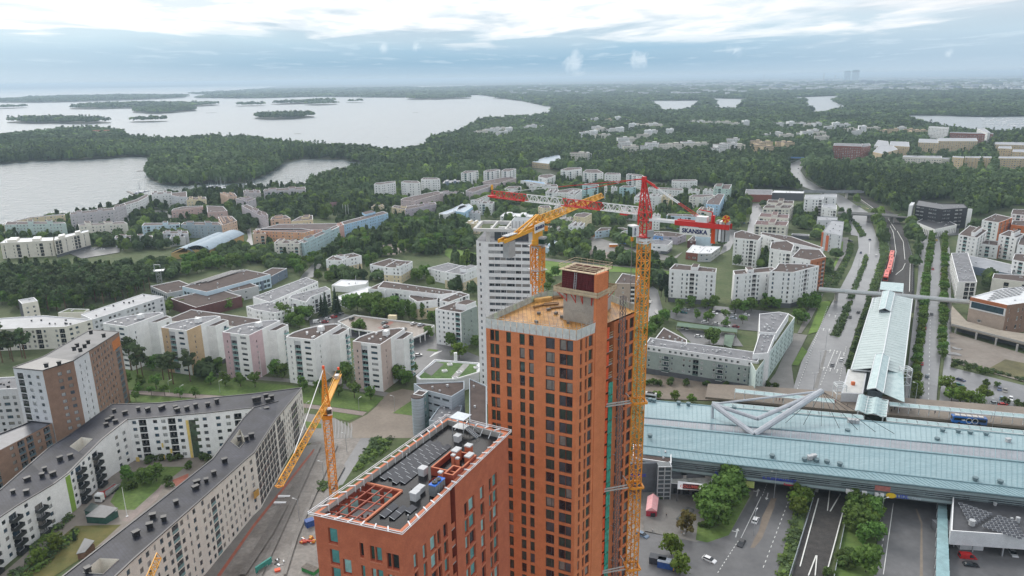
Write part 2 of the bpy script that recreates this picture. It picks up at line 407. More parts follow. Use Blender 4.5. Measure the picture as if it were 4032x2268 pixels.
road(Ql,'g',[(276,245),(420,262),(760,275),(1240,325),(1230,350),(760,330),(400,360),(270,375)],M_lawn2);road(Zg,'g',[(280,225),(430,245),(640,265),(1245,318),(1245,326),(640,275),(420,262),(276,243)],M_pavg)
road('sports_field','g',[(560,150),(900,195),(880,235),(660,222),(600,185)],M_sand);road('school_yard','g',[(560,110),(660,60),(930,150),(1100,180),(1260,220),(1330,180),(1260,250),(1100,235),(560,150)],M_pavg)
road(Qk,'g',[(1060,800),(1185,650),(1140,470),(1100,440),(1060,470),(1090,560),(1060,660)],M_asph2);road(Qk,'g',[(1540,240),(1690,160),(1760,20),(1690,10),(1610,200)],M_asph2)
road(Zl,'g',[(1190,630),(1560,590),(2070,640),(2070,800),(1750,770),(1280,700),(1180,660)],M_asph);road('courtyard','g',[(1280,760),(1720,800),(1790,900),(1400,880)],M_asph)
road(Qk,'k',[(1890,1300),(1940,1050),(1990,1050),(2060,1180),(1960,1310)],M_asph2)
road(Z1,'g',[(1040,1110),(1440,1150),(1950,1210),(2200,1230),(2350,1330),(1040,1300)],M_pave)
HW=mix_pts(('h',[(205,1330),(300,1020),(420,790),(520,590),(600,450),(680,300),(735,150),(730,60)]),('l',[(705,1300),(690,1180),(590,1050),(500,985),(260,890),(203,790),(215,740),(290,705),(560,640),(575,655),(420,695),(330,740),(305,790),(345,850),(480,935),(640,990),(740,1060),(840,1120),(880,1230),(935,1380)]),('h',[(895,100),(897,210),(850,400),(790,560),(730,720),(660,950),(640,1060),(640,1330)]))
NG.append([(v.x,v.y)for v in HW]);sf(Z9,None,HW,M_asph2)
for pts in([(790,195),(805,240),(695,540),(652,535),(730,360)],[(650,560),(690,560),(590,832),(522,815)]):sf(Zn,'h',pts,Mh)
sf(Zn,'l',[(720,1180),(760,1210),(825,1310),(780,1315),(715,1210)],Mh);sf(Zn,'h',[(660,110),(697,125),(680,200),(560,450),(525,445),(640,220)],Mh);sf(Zn,'h',[(480,930),(495,935),(425,1220),(390,1220)],M_pavg)
sf(Zn,'h',[(960,60),(972,190),(905,400),(830,560),(660,1075),(640,1050),(800,540),(900,220),(897,60)],Mh)
sf(Ql,'h',[(450,560),(530,552),(420,790),(350,808)],M_lawn2);sf(Ql,'h',[(305,903),(347,940),(275,1048),(228,1040)],M_lawn2);road(Zg,'h',[(590,70),(660,70),(640,190),(560,330),(480,470),(370,700),(300,800),(270,800),(430,470),(520,330),(600,190)],M_pavg);sf(Ql,'h',[(590,110),(620,100),(612,180),(480,450),(470,440),(580,200)],M_lawn2)
road(Z1,'h',[(245,800),(345,815),(300,905),(225,1045),(245,1200),(235,1240),(0,1240),(100,1110)],M_pavg)
TR_L=mix_pts(('h',[(850,560),(905,400),(975,190),(960,60)]),('l',[(1010,1400),(985,1240),(950,1150),(730,985),(600,930),(470,850),(380,790),(375,760),(460,700),(475,705),(400,770),(440,830),(640,925),(780,985),(1060,1140),(1130,1270),(1185,1440)]),('h',[(1150,250),(1160,420),(1150,640),(1090,640)]))
NG.append([(v.x,v.y)for v in TR_L]);sf('railway_bed',None,TR_L,M_ball)
road(Z9,'h',[(1285,60),(1345,60),(1395,400),(1405,620),(1345,1090),(1325,1345),(1195,1345),(1225,900),(1280,500)],M_asph2);road(Z9,'h',[(1205,60),(1260,60),(1240,420),(1165,900),(1120,1345),(1080,1345),(1150,700),(1185,400)],M_asph);road(Z1,'h',[(1395,60),(1430,160),(1440,600),(1440,1010),(1400,1340),(1345,1340),(1400,900),(1400,400)],M_asph2)
sf(Ql,'h',[(1340,1130),(1385,1130),(1370,1200),(1345,1220)],M_lawn)
road('gravel_lot','h',[(1425,790),(2100,990),(2100,1200),(1440,1020)],M_gravel);sf(Ql,'h',[(1850,1000),(2100,1050),(2100,1180),(1690,1090)],mat('dry_grass',(.12,.11,.05),.9,.3,.1));road(Zl,'h',[(1430,1060),(2200,1250),(2200,1480),(1380,1340)],M_asph2)
road(Qk,'l',[(1290,1440),(1240,1310),(1330,1270),(1560,1250),(1560,1300),(1350,1320),(1390,1440)],M_asph2)
road(Z9,'c',[(960,1120),(1400,1205),(1640,1150),(1900,700),(2200,700),(2400,2300),(900,2300)],M_asph);road(Z9,'d',[(-100,690),(280,735),(225,1040),(95,1500),(-100,2300),(-700,2300)],M_asph)
road('plaza','c',[(1000,840),(1450,800),(1850,800),(1640,1150),(1400,1205),(1200,1165),(1010,1120)],M_pavg)
sf(Ql,'c',[(1395,1190),(1480,1210),(1640,1155),(1800,860),(1730,830),(1500,1020),(1410,1080)],M_lawn);sf(Zo,'c',[(1800,1250),(1830,1180),(1887,1080),(1960,930),(1985,930),(1887,1180),(1830,1250)],M_pave);sf(Zo,'d',[(0,1020),(70,880),(110,880),(20,1120),(0,1170),(-30,1150)],M_pave)
sf(Zn,'d',[(240,760),(395,790),(370,860),(195,1500),(95,1500),(225,1040)],Mh);road('railway_bed','d',[(395,780),(700,800),(620,930),(470,1500),(210,1500),(385,850)],M_ball)
sf(Ql,'d',[(670,890),(890,900),(860,1090),(825,1500),(530,1500),(610,1080)],M_lawn);road(Z9,'d',[(890,830),(1310,870),(1300,1500),(825,1500),(870,1080)],M_asph);sf(Zo,'d',[(1140,960),(1150,960),(1190,1060),(1195,1500),(1170,1500),(1178,1070)],M_pave)
road(Zl,'d',[(1395,1080),(2200,1080),(2200,1600),(1390,1600)],M_asph)
road(Zl,'1',[(1060,1190),(1500,1100),(1900,1110),(1900,1190),(1300,1290)],M_asph2);road(Qk,'2',[(1440,1130),(1520,960),(1490,820),(1560,810),(1580,960),(1600,1080),(1700,1130),(1600,1180)],M_asph2);road(Zl,'2',[(0,520),(290,530),(320,640),(0,680)],M_asph2)
road(Qk,'3',[(1000,1200),(1250,1100),(1290,1130),(1050,1240)],M_asph2);road(Zg,'3',[(1950,1090),(2000,1040),(2020,1230),(1990,1300)],M_asph2)
def dashes(t,a,b,n,wd=.14,duty=.5,nm='lane_marking',z=None):
 A,B=P(t,*a),P(t,*b);u=(B-A);L=u.length;u.normalize();v=Ve((-u.y,u.x,0))*wd;ZL[0]+=.001;z=ZL[0]+.01;g=MB()
 for k in range(n):
  p=A+u*(L*k/n);q=A+u*(L*(k+duty)/n);g.face([(p-v)[:2]+(z,),(q-v)[:2]+(z,),(q+v)[:2]+(z,),(p+v)[:2]+(z,)][::1])
 o=g.bd(nm,M_line);o[Q7]=Q0
for t,a,b,n,d in(('d',(205,880),(0,1420),16,.45),('d',(42,760),(0,870),6,.5),('c',(1880,870),(1730,1180),1,1.),('c',(1710,1200),(1550,1449),11,.5),('d',(915,1100),(870,1360),6,.4),('d',(975,920),(900,1449),1,1.),
 ('h',(555,930),(440,1210),14,.5),('h',(600,940),(550,1080),1,1.),('h',(553,930),(500,1060),1,1.),('h',(500,600),(265,1240),40,.45),('h',(420,800),(330,1040),14,.45),('h',(640,905),(585,1180),16,.45),('h',(820,110),(815,200),1,1.),('h',(1280,700),(1265,1340),20,.4)):
 dashes(t,a,b,n,.16 if t in 'hl' else .11,d)
def arrow(t,x,y,s=1.,turn=0):
 c=P(t,x,y);d=Ve((c.x,c.y,0));u=(P(t,x+6,y-22)-c).normalized()if t!='d' else(P(t,x-8,y+30)-c).normalized();v=Ve((-u.y,u.x,0));ZL[0]+=.001;z=ZL[0]+.01;g=MB()
 for q in([(-1.8,-.12),(.8,-.12),(.8,.12),(-1.8,.12)],[(.8,-.45),(1.9,0),(.8,.45)]):g.face([tuple((c+u*a*s+v*b*s)[:2])+(z,)for a,b in q])
 if turn:g.face([tuple((c+u*a*s+v*b*s*turn)[:2])+(z,)for a,b in((.2,.1),(.5,.1),(.5,1.1),(.2,1.1))])
 for i,f in enumerate(g.f):
  p=[Ve(g.v[k])for k in f]
  if(p[1]-p[0]).cross(p[2]-p[0]).z<0:g.f[i]=tuple(reversed(f))
 o=g.bd('road_arrow',M_line);o[Q7]=Q0
for x,y,tn in((468,775,1),(512,780,0),(518,940,1),(570,950,0),(622,962,0),(470,1075,1),(520,1082,0),(572,1092,0),(512,668,1),(558,675,0)):arrow('h',x,y,1.5,tn)
for x,y in((1855,840),(1700,1140)):arrow('c',x,y,1.5,1)
arrow('d',38,868,1.4)
NG.append([(v.x,v.y)for v in G('l',[(185,745),(240,720),(330,690),(345,850),(480,940),(620,980),(560,1000),(420,975),(250,930),(190,850)])])
M_trk=mat('mud_dark',(.11,.095,.082),.45,.3,.3,col2=(.17,.15,.135),fine=.25)
for q in([(470,480),(500,490),(380,760),(190,1180),(40,1500),(0,1500),(160,1150),(340,740)],[(600,470),(625,480),(440,900),(330,1160),(240,1449),(215,1449),(300,1150),(415,890)],[(300,760),(330,790),(140,1150),(-60,1449),(-110,1449),(90,1110)],[(640,620),(680,640),(560,860),(500,960),(480,940),(560,760)]):sf('mud_track','b',q,M_trk)
def puddle(t,x,y,r,k):
 c=P(t,x,y,0);pts=[]
 for i in range(14):a=i*.449;q=r*(1+.35*sin(2*a+x)+.2*sin(3*a+y));pts.append(Ve((c.x+q*cos(a)*k,c.y+q*sin(a),0)))
 sf('puddle',None,pts,M_wet)
M_wet=mat('standing_water',(.10,.095,.09),.06,.1,.2,spec=.6)
for t,x,y,r,k in(('g',1130,640,3.5,.5),('g',1100,700,4.,.5),('g',1080,560,3.,.6),('h',1460,960,3.,.9),('h',1480,920,2.,1.)):puddle(t,x,y,r,k)
Wa={}
def wall(name,col,var=.07,rough=.85):
 m=mat('wall_'+name,col,rough,var,.35);Wa[name]=m;return m
for n,c in dict(white=(.74,.74,.73),bright=(.80,.80,.80),warm=(.68,.65,.58),cream=(.66,.56,.38),paleyellow=(.70,.60,.40),pink=(.62,.38,.33),dustypink=(.55,.40,.42),salmon=(.66,.36,.22),
 peach=(.62,.44,.33),mauve=(.46,.41,.46),lilac=(.52,.47,.50),grey=(.42,.43,.44),lightgrey=(.58,.59,.61),darkgrey=(.10,.105,.115),greygreen=(.30,.345,.32),mint=(.50,.60,.57),
 aqua=(.42,.60,.62),sky=(.38,.56,.72),paleblue=(.50,.62,.70),blue=(.16,.30,.55),slate=(.16,.20,.26),yellowbrick=(.56,.44,.27),ochre=(.50,.35,.15),
 concrete=(.36,.35,.33),tealgrey=(.17,.26,.26),lilacgrey=(.50,.47,.49),redbrick=(.24,.085,.06),orange=(.55,.16,.05)).items():wall(n,c)
def bri(name,c1,c2,sc=1.0):
 m=mat('wall_'+name,c1,.88,.1,.5,col2=c2);Wa[name]=m;return m
bri(Qm,(.22,.135,.095),(.28,.175,.125));bri(Kk,(.10,.040,.040),(.14,.06,.055));bri(Zi,(.34,.115,.045),(.42,.15,.065));bri('tanbrick',(.40,.31,.25),(.47,.37,.30))
Rb=mat('roof_gravel_brown',(.095,.072,.064),.9,.18,.25,spec=.2);Rg=mat('roof_felt_grey',(.185,.185,.195),.7,.25,.2,spec=.25);R_dark=mat('roof_felt_dark',(.045,.045,.050),.42,.3,.25)
Rm=mat('roof_metal_grey',(.24,.25,.27),.4,.2,.2);R_white=mat('roof_white',(.62,.63,.64),.5,.12,.3);R_moss=mat('roof_moss',(.10,.12,.05),.9,.3,.3);R_blue=mat('roof_bluegrey',(.30,.37,.44),.42,.1,.15)
Mt=mat('white_trim',(.78,.78,.78),.6,.04,1.);M_frame=mat('window_frame_white',(.70,.70,.69),.5,.04,2.);Mf=mat('window_frame_dark',(.05,.055,.06),.5,.1,2.);M_vent=mat('vent_metal',(.42,.43,.44),.45,.15,2.)
Mv=mat('vent_black',(.018,.018,.02),.45,.2,2.);Ms=mat('galvanised_steel',(.48,.50,.52),.38,.12,1.,metal=.5)
def gma(name,col,rough=.08):return mat(name,col,rough,.3,.8,spec=.8)
GL=[gma('glass_dark',(.018,.022,.028)),gma('glass_grey',(.07,.085,.10)),gma('glass_blind',(.38,.39,.39),.25),gma('glass_blue',(.05,.09,.13)),gma('glass_curtain',(.22,.21,.19),.3)]
G_teal=gma('glass_teal',(.10,.30,.29),.15);G_tealp=gma('glass_teal_pale',(.30,.52,.50),.2);G_green=gma('glass_green_tint',(.035,.07,.06),.1);Gb=gma('balcony_glass',(.20,.34,.34),.12)
WM={}
def wme(frame,glass,kind=0):
 k=(frame.name,glass.name,kind)
 if k in WM:return WM[k]
 mb=MB();f=.09;y=.03
 xs=[0,f,1-f,1]
 def ring(x0,x1,z0,z1,i0,i1,j0,j1):
  mb.face([(x0,0,z0),(x1,0,z0),(i1,0,j0),(i0,0,j0)]);mb.face([(x1,0,z0),(x1,0,z1),(i1,0,j1),(i1,0,j0)])
  mb.face([(x1,0,z1),(x0,0,z1),(i0,0,j1),(i1,0,j1)]);mb.face([(x0,0,z1),(x0,0,z0),(i0,0,j0),(i0,0,j1)])
 ring(0,1,0,1,f,1-f,f,1-f)
 if kind==0:mb.face([(f,y,f),(1-f,y,f),(1-f,y,1-f),(f,y,1-f)],1)
 elif kind==1:
  mb.face([(f,y,f),(.62,y,f),(.62,y,1-f),(f,y,1-f)],1);mb.face([(.62,0,f),(.68,0,f),(.68,0,1-f),(.62,0,1-f)],0);mb.face([(.68,y,f),(1-f,y,f),(1-f,y,1-f),(.68,y,1-f)],1)
 elif kind==2:
  mb.face([(f,y,f),(.6,y,f),(.6,y,1-f),(f,y,1-f)],1);mb.face([(.6,.0,f),(1-f,.0,f),(1-f,.0,1-f),(.6,.0,1-f)],2)
 me=bpy.data.meshes.new('window');me.from_pydata(mb.v,[],mb.f);me.materials.append(frame);me.materials.append(glass)
 if kind==2:me.materials.append(mat('red_infill',(.26,.06,.03),.7,.1,1.))
 me.polygons.foreach_set(Qx,mb.m);WM[k]=me;return me
BM={}
def balcmesh(slab,rail,deep=1.3):
 k=(slab.name,rail.name,deep)
 if k in BM:return BM[k]
 mb=MB();mb.box((.5,-deep/2,-.08),(1.,deep,.16));mb.box((.5,-deep+.03,.55),(1.,.05,1.0),m=1);mb.box((.01,-deep/2,.55),(.012,deep-.1,1.0),m=1);mb.box((.99,-deep/2,.55),(.012,deep-.1,1.0),m=1)
 mb.box((.5,-deep+.03,1.08),(1.02,.08,.06))
 me=bpy.data.meshes.new(Zs);me.from_pydata(mb.v,[],mb.f);me.materials.append(slab);me.materials.append(rail);me.polygons.foreach_set(Qx,mb.m);BM[k]=me;return me
LGM={}
def loggiamesh(rail):
 k=rail.name
 if k in LGM:return LGM[k]
 mb=MB();mb.face([(0,1.2,0),(1,1.2,0),(1,1.2,1),(0,1.2,1)],1);mb.face([(0,0,0),(1,0,0),(1,1.2,0),(0,1.2,0)],2);mb.face([(0,0,0),(0,1.2,0),(0,1.2,1),(0,0,1)],2);mb.face([(1,1.2,0),(1,0,0),(1,0,1),(1,1.2,1)],2);mb.face([(0,1.2,1),(1,1.2,1),(1,0,1),(0,0,1)],2)
 mb.box((.5,.02,.2),(1,.05,.38),m=0);mb.box((.5,.6,.36),(.03,1.1,.7),m=2)
 me=bpy.data.meshes.new(Zs);me.from_pydata(mb.v,[],mb.f)
 for m in(rail,GL[0],mat('loggia_inside',(.28,.28,.28),.8,.1,1.)):me.materials.append(m)
 me.polygons.foreach_set(Qx,mb.m);LGM[k]=me;return me
ORG=Ve((0,0,H))
class Bld:
 """one building: a root Empty, wall, roof, windows and balconies as children"""
 def __init__(s,name,label,cat,c,group=None):
  s.root=tg(name,label,cat,c,group);s.c=Ve(c);s.w=[];s.mb=MB();s.mats=[]
 def mi(s,m):
  if m not in s.mats:s.mats.append(m)
  return s.mats.index(m)
 def fc(s,A,B,zb,zA,zB,m,sp=None):
  A=Ve((A[0],A[1]));B=Ve((B[0],B[1]));L=(B-A).length
  if L<.05:return
  u=(B-A)/L;n=Ve((u.y,-u.x));mi=s.mi(m);mb=s.mb
  low=None
  if sp and sp.get('low'):low=(sp['low'][0],s.mi(Wa[sp['low'][1]]))
  def pt(x,z,d=0):return(A.x+u.x*x-n.x*d,A.y+u.y*x-n.y*d,z)
  def zt(x):return zA+(zB-zA)*x/L
  def cell(x0,x1,za,zc,zc2=None):
   zc2=zc if zc2 is None else zc2
   if min(zc,zc2)-za<.01 or x1-x0<.005:return
   if low and za<low[0]<zc:
    mb.face([pt(x0,za),pt(x1,za),pt(x1,low[0]),pt(x0,low[0])],low[1]);za=low[0]
   k=low[1]if(low and zc<=low[0]+1e-3)else mi
   mb.face([pt(x0,za),pt(x1,za),pt(x1,zc2),pt(x0,zc)],k)
  if not sp:cell(0,L,zb,zA,zB);return
  fh=sp.get('fh',3.0);pat=sp.get('pat','w');spc=sp.get('sp',3.3);mg=sp.get('mg',.8)
  cols=[]
  if 'cols' in sp:
   for c in sp['cols']:cols.append((c[0]*L,c[1]*L,c[2]))
  else:
   nn=max(1,int((L-2*mg)/spc));spc2=(L-2*mg)/nn;off=sp.get('off',0)
   for i in range(nn):
    k=pat[(i+off)%len(pat)]
    if k=='.':continue
    w={'w':sp.get('w',1.5),'W':sp.get('w2',2.4),'n':.75,'b':min(spc2-.2,sp.get('bw',2.8)),'B':min(spc2-.1,sp.get('bw',3.0)),'t':sp.get('w',1.5)}[k]
    x=mg+spc2*(i+.5);cols.append((x-w/2,x+w/2,k))
  x=0.;rec=sp.get('rec',.2);g=sp.get('g',.0);skip=sp.get('skip',.0)
  fr=sp.get('frame',M_frame);gls=sp.get('glass',GL);h=sp.get('h',1.45);sill=sp.get('sill',.85)
  for(x0,x1,k)in sorted(cols):
   cell(x,x0,zb,zt(x),zt(x0));top=min(zt(x0),zt(x1));z=zb;fl=0
   while True:
    f0=zb+g+fl*fh
    if k in 'bB':a0,a1=f0+.15,f0+fh-.25
    elif k=='t':a0,a1=f0+.2,f0+fh-.35
    else:a0,a1=f0+sill,f0+sill+h
    if a1>top-sp.get('topm',.45):break
    fl+=1
    if fl<=sp.get('from',0):continue
    if k in 'wWn' and skip and random.random()<skip:continue
    if k=='B':
     a0=f0+.1;a1=f0+2.3
    cell(x0,x1,z,a0)
    if k=='b':
     s.w.append(('b',pt(x0,a0),u,x1-x0,a1-a0,loggiamesh(sp.get('rail',Gb))))
    else:
     for(p,q)in(((x0,a0),(x1,a0)),((x1,a0),(x1,a1)),((x1,a1),(x0,a1)),((x0,a1),(x0,a0))):
      mb.face([pt(p[0],p[1]),pt(q[0],q[1]),pt(q[0],q[1],rec),pt(p[0],p[1],rec)],mi)
     gm=rc(gls);kd=sp.get(Q7);kd=(1 if x1-x0>1.3 and random.random()<.6 else 0)if kd is None else kd
     s.w.append(('w',pt(x0,a0,rec),u,x1-x0,a1-a0,wme(fr,gm,kd)))
     if k=='B':s.w.append(('B',pt(x0-.25,f0+.12),u,x1-x0+.5,1.,balcmesh(sp.get('slab',Mt),sp.get('rail',Gb),sp.get('deep',1.4))))
    z=a1
   cell(x0,x1,z,zt(x0),zt(x1));x=x1
  cell(x,L,zb,zt(x),zB)
 def finish(s,wallname=Qz,cap=100):
  if s.mb.f:s.mb.bd(wallname,s.mats,s.root)
  for kind,nm in(('w','window'),('b',Zs),('B',Zs)):
   L=[w for w in s.w if w[0]==kind];L.sort(key=lambda w:(Ve(w[1])-ORG).length)
   for w in L[:cap]:
    o=obn(nm,w[5]);lnk(o);o.parent=s.root
    o.location=Ve(w[1])-s.c;o.rotation_euler=(0,0,atan2(w[2].y,w[2].x));o.scale=(w[3],1,w[4])
   if len(L)>cap:
    vs=[];fs=[];ms=[];mats=[]
    for w in L[cap:]:
     me=w[5];i=len(vs);u=w[2]
     for v in me.vertices:
      x,y,z=v.co.x*w[3],v.co.y,v.co.z*w[4];vs.append((w[1][0]+u.x*x-u.y*y-s.c.x,w[1][1]+u.y*x+u.x*y-s.c.y,w[1][2]+z-s.c.z))
     for p in me.polygons:
      fs.append(tuple(i+k for k in p.vertices));m=me.materials[p.material_index]
      if m not in mats:mats.append(m)
      ms.append(mats.index(m))
    me=bpy.data.meshes.new(nm);me.from_pydata(vs,[],fs)
    for m in mats:me.materials.append(m)
    me.polygons.foreach_set(Qx,ms);o=obn(nm,me);lnk(o);o.parent=s.root;o[Q7]='stuff'
  return s.root
 def roof(s,pts,z,m,par=.45,th=.35,trim=None):
  q=ist(pts,th);n=len(q);p=ccw(pts);mb=MB()
  mb.poly([(a[0],a[1],z-par)for a in q]);mb.bd(Zp,m,s.root)
  mb=MB()
  for i in range(n):
   j=(i+1)%n
   mb.face([(p[i][0],p[i][1],z),(p[j][0],p[j][1],z),(q[j][0],q[j][1],z),(q[i][0],q[i][1],z)])
   mb.face([(q[i][0],q[i][1],z),(q[j][0],q[j][1],z),(q[j][0],q[j][1],z-par),(q[i][0],q[i][1],z-par)])
  mb.bd(Ka,trim or Mt,s.root)
 def vn(s,pts,z,n,m=None,size=(.9,.9,.8)):
  q=ist(pts,2.0);xs=[a[0]for a in q];ys=[a[1]for a in q];k=0;t=0
  while k<n and t<400:
   t+=1;x=ru(min(xs),max(xs));y=ru(min(ys),max(ys))
   if not isd(x,y,q):continue
   f=ru(.6,1.3);vent(s.root,(x,y,z),(size[0]*f,size[1]*ru(.6,1.2),size[2]*ru(.7,1.3)),ru(0,3),m);k+=1
VM={}
def vent(root,p,d,rz=0,m=None):
 m=m or M_vent
 if m.name not in VM:
  mb=MB();mb.box((0,0,.4),(.8,.8,.8));mb.box((0,0,.9),(1,1,.2));me=bpy.data.meshes.new('roof_vent');me.from_pydata(mb.v,[],mb.f);me.materials.append(m);VM[m.name]=me
 o=obn('roof_vent',VM[m.name]);lnk(o);o.parent=root;o.location=Ve(p)-wloc(root);o.rotation_euler=(0,0,rz);o.scale=d;return o
def rect(t,A,B,C,z):
 a,b,c=P(t,*A,z),P(t,*B,z),P(t,*C,z);u=(b-a).normalized();v=Ve((-u.y,u.x,0));d=(c-b).dot(v);return[a,b,b+v*d,a+v*d]
def rectd(t,A,B,d,z):
 a,b=P(t,*A,z),P(t,*B,z);u=(b-a).normalized();v=Ve((-u.y,u.x,0));return[a,b,b+v*d,a+v*d]
def bK(name,label,cat,pts,z1,wl=Qa,rf=None,z0=0.,fac=None,dflt=None,wm=None,par=.45,vn=4,group=None,ventm=None,boxes=(),trim=None,cap=100,cut=True,keep=None):
 """a flat-roofed block; edge k runs from pts[k] to pts[k+1]; boxes: stair heads given as (t0,t1,s0,s1,height)"""
 pts=[(p[0],p[1])for p in pts]
 if area(pts)<0:pts=pts[::-1]
 cx=sum(p[0]for p in pts)/len(pts);cy=sum(p[1]for p in pts)/len(pts)
 b=Bld(name,label,cat,(cx,cy,z0),group);fac=fac or{};wm=wm or{}
 if cut:FP.append(ist(pts,-2.5))
 for i in range(len(pts)):
  A,B=pts[i],pts[(i+1)%len(pts)];n=Ve((B[1]-A[1],-(B[0]-A[0])));mid=Ve(((A[0]+B[0])/2,(A[1]+B[1])/2))
  sees=n.dot(-mid)>0
  sp=fac[i]if i in fac else(dflt if sees else None)
  b.fc(A,B,z0,z1,z1,Wa[wm.get(i,wl)],sp)
 b.roof(pts,z1,rf or Rb,par,trim=trim)
 if vn:b.vn(pts,z1-par,vn,ventm)
 if len(pts)==4:
  p=[Ve((q[0],q[1],0))for q in pts]
  for k,(t0,t1,s0,s1,h)in enumerate(boxes):
   def bi(t,s):return(p[0]*(1-t)+p[1]*t)*(1-s)+(p[3]*(1-t)+p[2]*t)*s
   q=[bi(t0,s0),bi(t1,s0),bi(t1,s1),bi(t0,s1)];mb=MB();mb.prs([(v.x,v.y)for v in q],z1-par,z1+h,0);mb.prs(ist([(v.x,v.y)for v in q],.3),z1+h,z1+h+.06,1)
   mb.bd(Kb,[Wa[wm.get('box',wl)],rf or Rb],b.root)
 b.finish(cap=cap);return b
def txo(body,size,p,ux,uz,m,parent,name='lettering',th=.03,bold=0.,align='CENTER'):
 cu=bpy.data.curves.new(name,'FONT');cu.body=body;cu.size=size;cu.extrude=th;cu.offset=bold;cu.align_x=align;cu.align_y='CENTER'
 o=obn(name,cu);dg=bpy.context.evaluated_depsgraph_get()
 lnk(o);bpy.context.view_layer.update();me=bpy.data.meshes.new_from_object(o.evaluated_get(bpy.context.evaluated_depsgraph_get()));bpy.data.objects.remove(o)
 ux=Ve(ux).normalized();uz=Ve(uz).normalized();n=ux.cross(uz)
 M=Matrix((ux,uz,n)).transposed().to_4x4();M.translation=Ve(p)-(wloc(parent)if parent else Ve())
 me.transform(M);me.materials.clear();me.materials.append(m);ob=obn(name,me);lnk(ob);ob.parent=parent;return ob
TL['x']=(1700,1600,2.17);TL['y']=(1200,1600,2.17);TL['z']=(2300,1150,2.635)
def rwc(b,A,B,zb,zt,m,cols,rec=.3,fr=None,glass=GL,kind=0,lintel=None,sillm=None):
 """facade whose columns carry their own list of openings: (x0,x1,[(z0,z1),...],frac?) in metres along the wall"""
 A=Ve((A[0],A[1]));B=Ve((B[0],B[1]));L=(B-A).length;u=(B-A)/L;n=Ve((u.y,-u.x));mi=b.mi(m);mb=b.mb
 def pt(x,z,d=0):return(A.x+u.x*x-n.x*d,A.y+u.y*x-n.y*d,z)
 def cell(x0,x1,z0,z1,k=mi):
  if x1-x0>.005 and z1-z0>.005:mb.face([pt(x0,z0),pt(x1,z0),pt(x1,z1),pt(x0,z1)],k)
 x=0.
 for x0,x1,rows in sorted(cols,key=lambda c:c[0]):
  cell(x,x0,zb,zt);z=zb
  for z0,z1 in sorted(rows):
   cell(x0,x1,z,z0);z=z1
   for(p,q)in(((x0,z0),(x1,z0)),((x1,z0),(x1,z1)),((x1,z1),(x0,z1)),((x0,z1),(x0,z0))):mb.face([pt(p[0],p[1]),pt(q[0],q[1]),pt(q[0],q[1],rec),pt(p[0],p[1],rec)],mi)
   b.w.append(('w',pt(x0,z0,rec),u,x1-x0,z1-z0,wme(fr or Mf,rc(glass),kind if kind is not None else(1 if x1-x0>1.6 else 0))))
   if sillm is not None:
    s=b.mb;s.hx([pt(x0-.05,z0-.16,.02)[:2]+(z0-.18,),pt(x0-.05,z0-.16,-.10)[:2]+(z0-.18,),pt(x1+.05,z0,-.10)[:2]+(z0-.18,),pt(x1+.05,z0,.02)[:2]+(z0-.18,)],
      [pt(x0-.05,z0,.02)[:2]+(z0-.02,),pt(x0-.05,z0,-.10)[:2]+(z0-.02,),pt(x1+.05,z0,-.10)[:2]+(z0-.02,),pt(x1+.05,z0,.02)[:2]+(z0-.02,)],b.mi(sillm))
  cell(x0,x1,z,zt);x=x1
 cell(x,L,zb,zt)
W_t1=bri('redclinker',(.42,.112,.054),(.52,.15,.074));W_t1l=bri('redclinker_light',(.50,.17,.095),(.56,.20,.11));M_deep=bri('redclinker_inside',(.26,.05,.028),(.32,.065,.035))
Lc,Fc,Rc,Bc=Ve((-32.0,102.3)),Ve((-17.3,96.9)),Ve((-1.2,129.0)),Ve((-13.4,135.8));ZT=79.
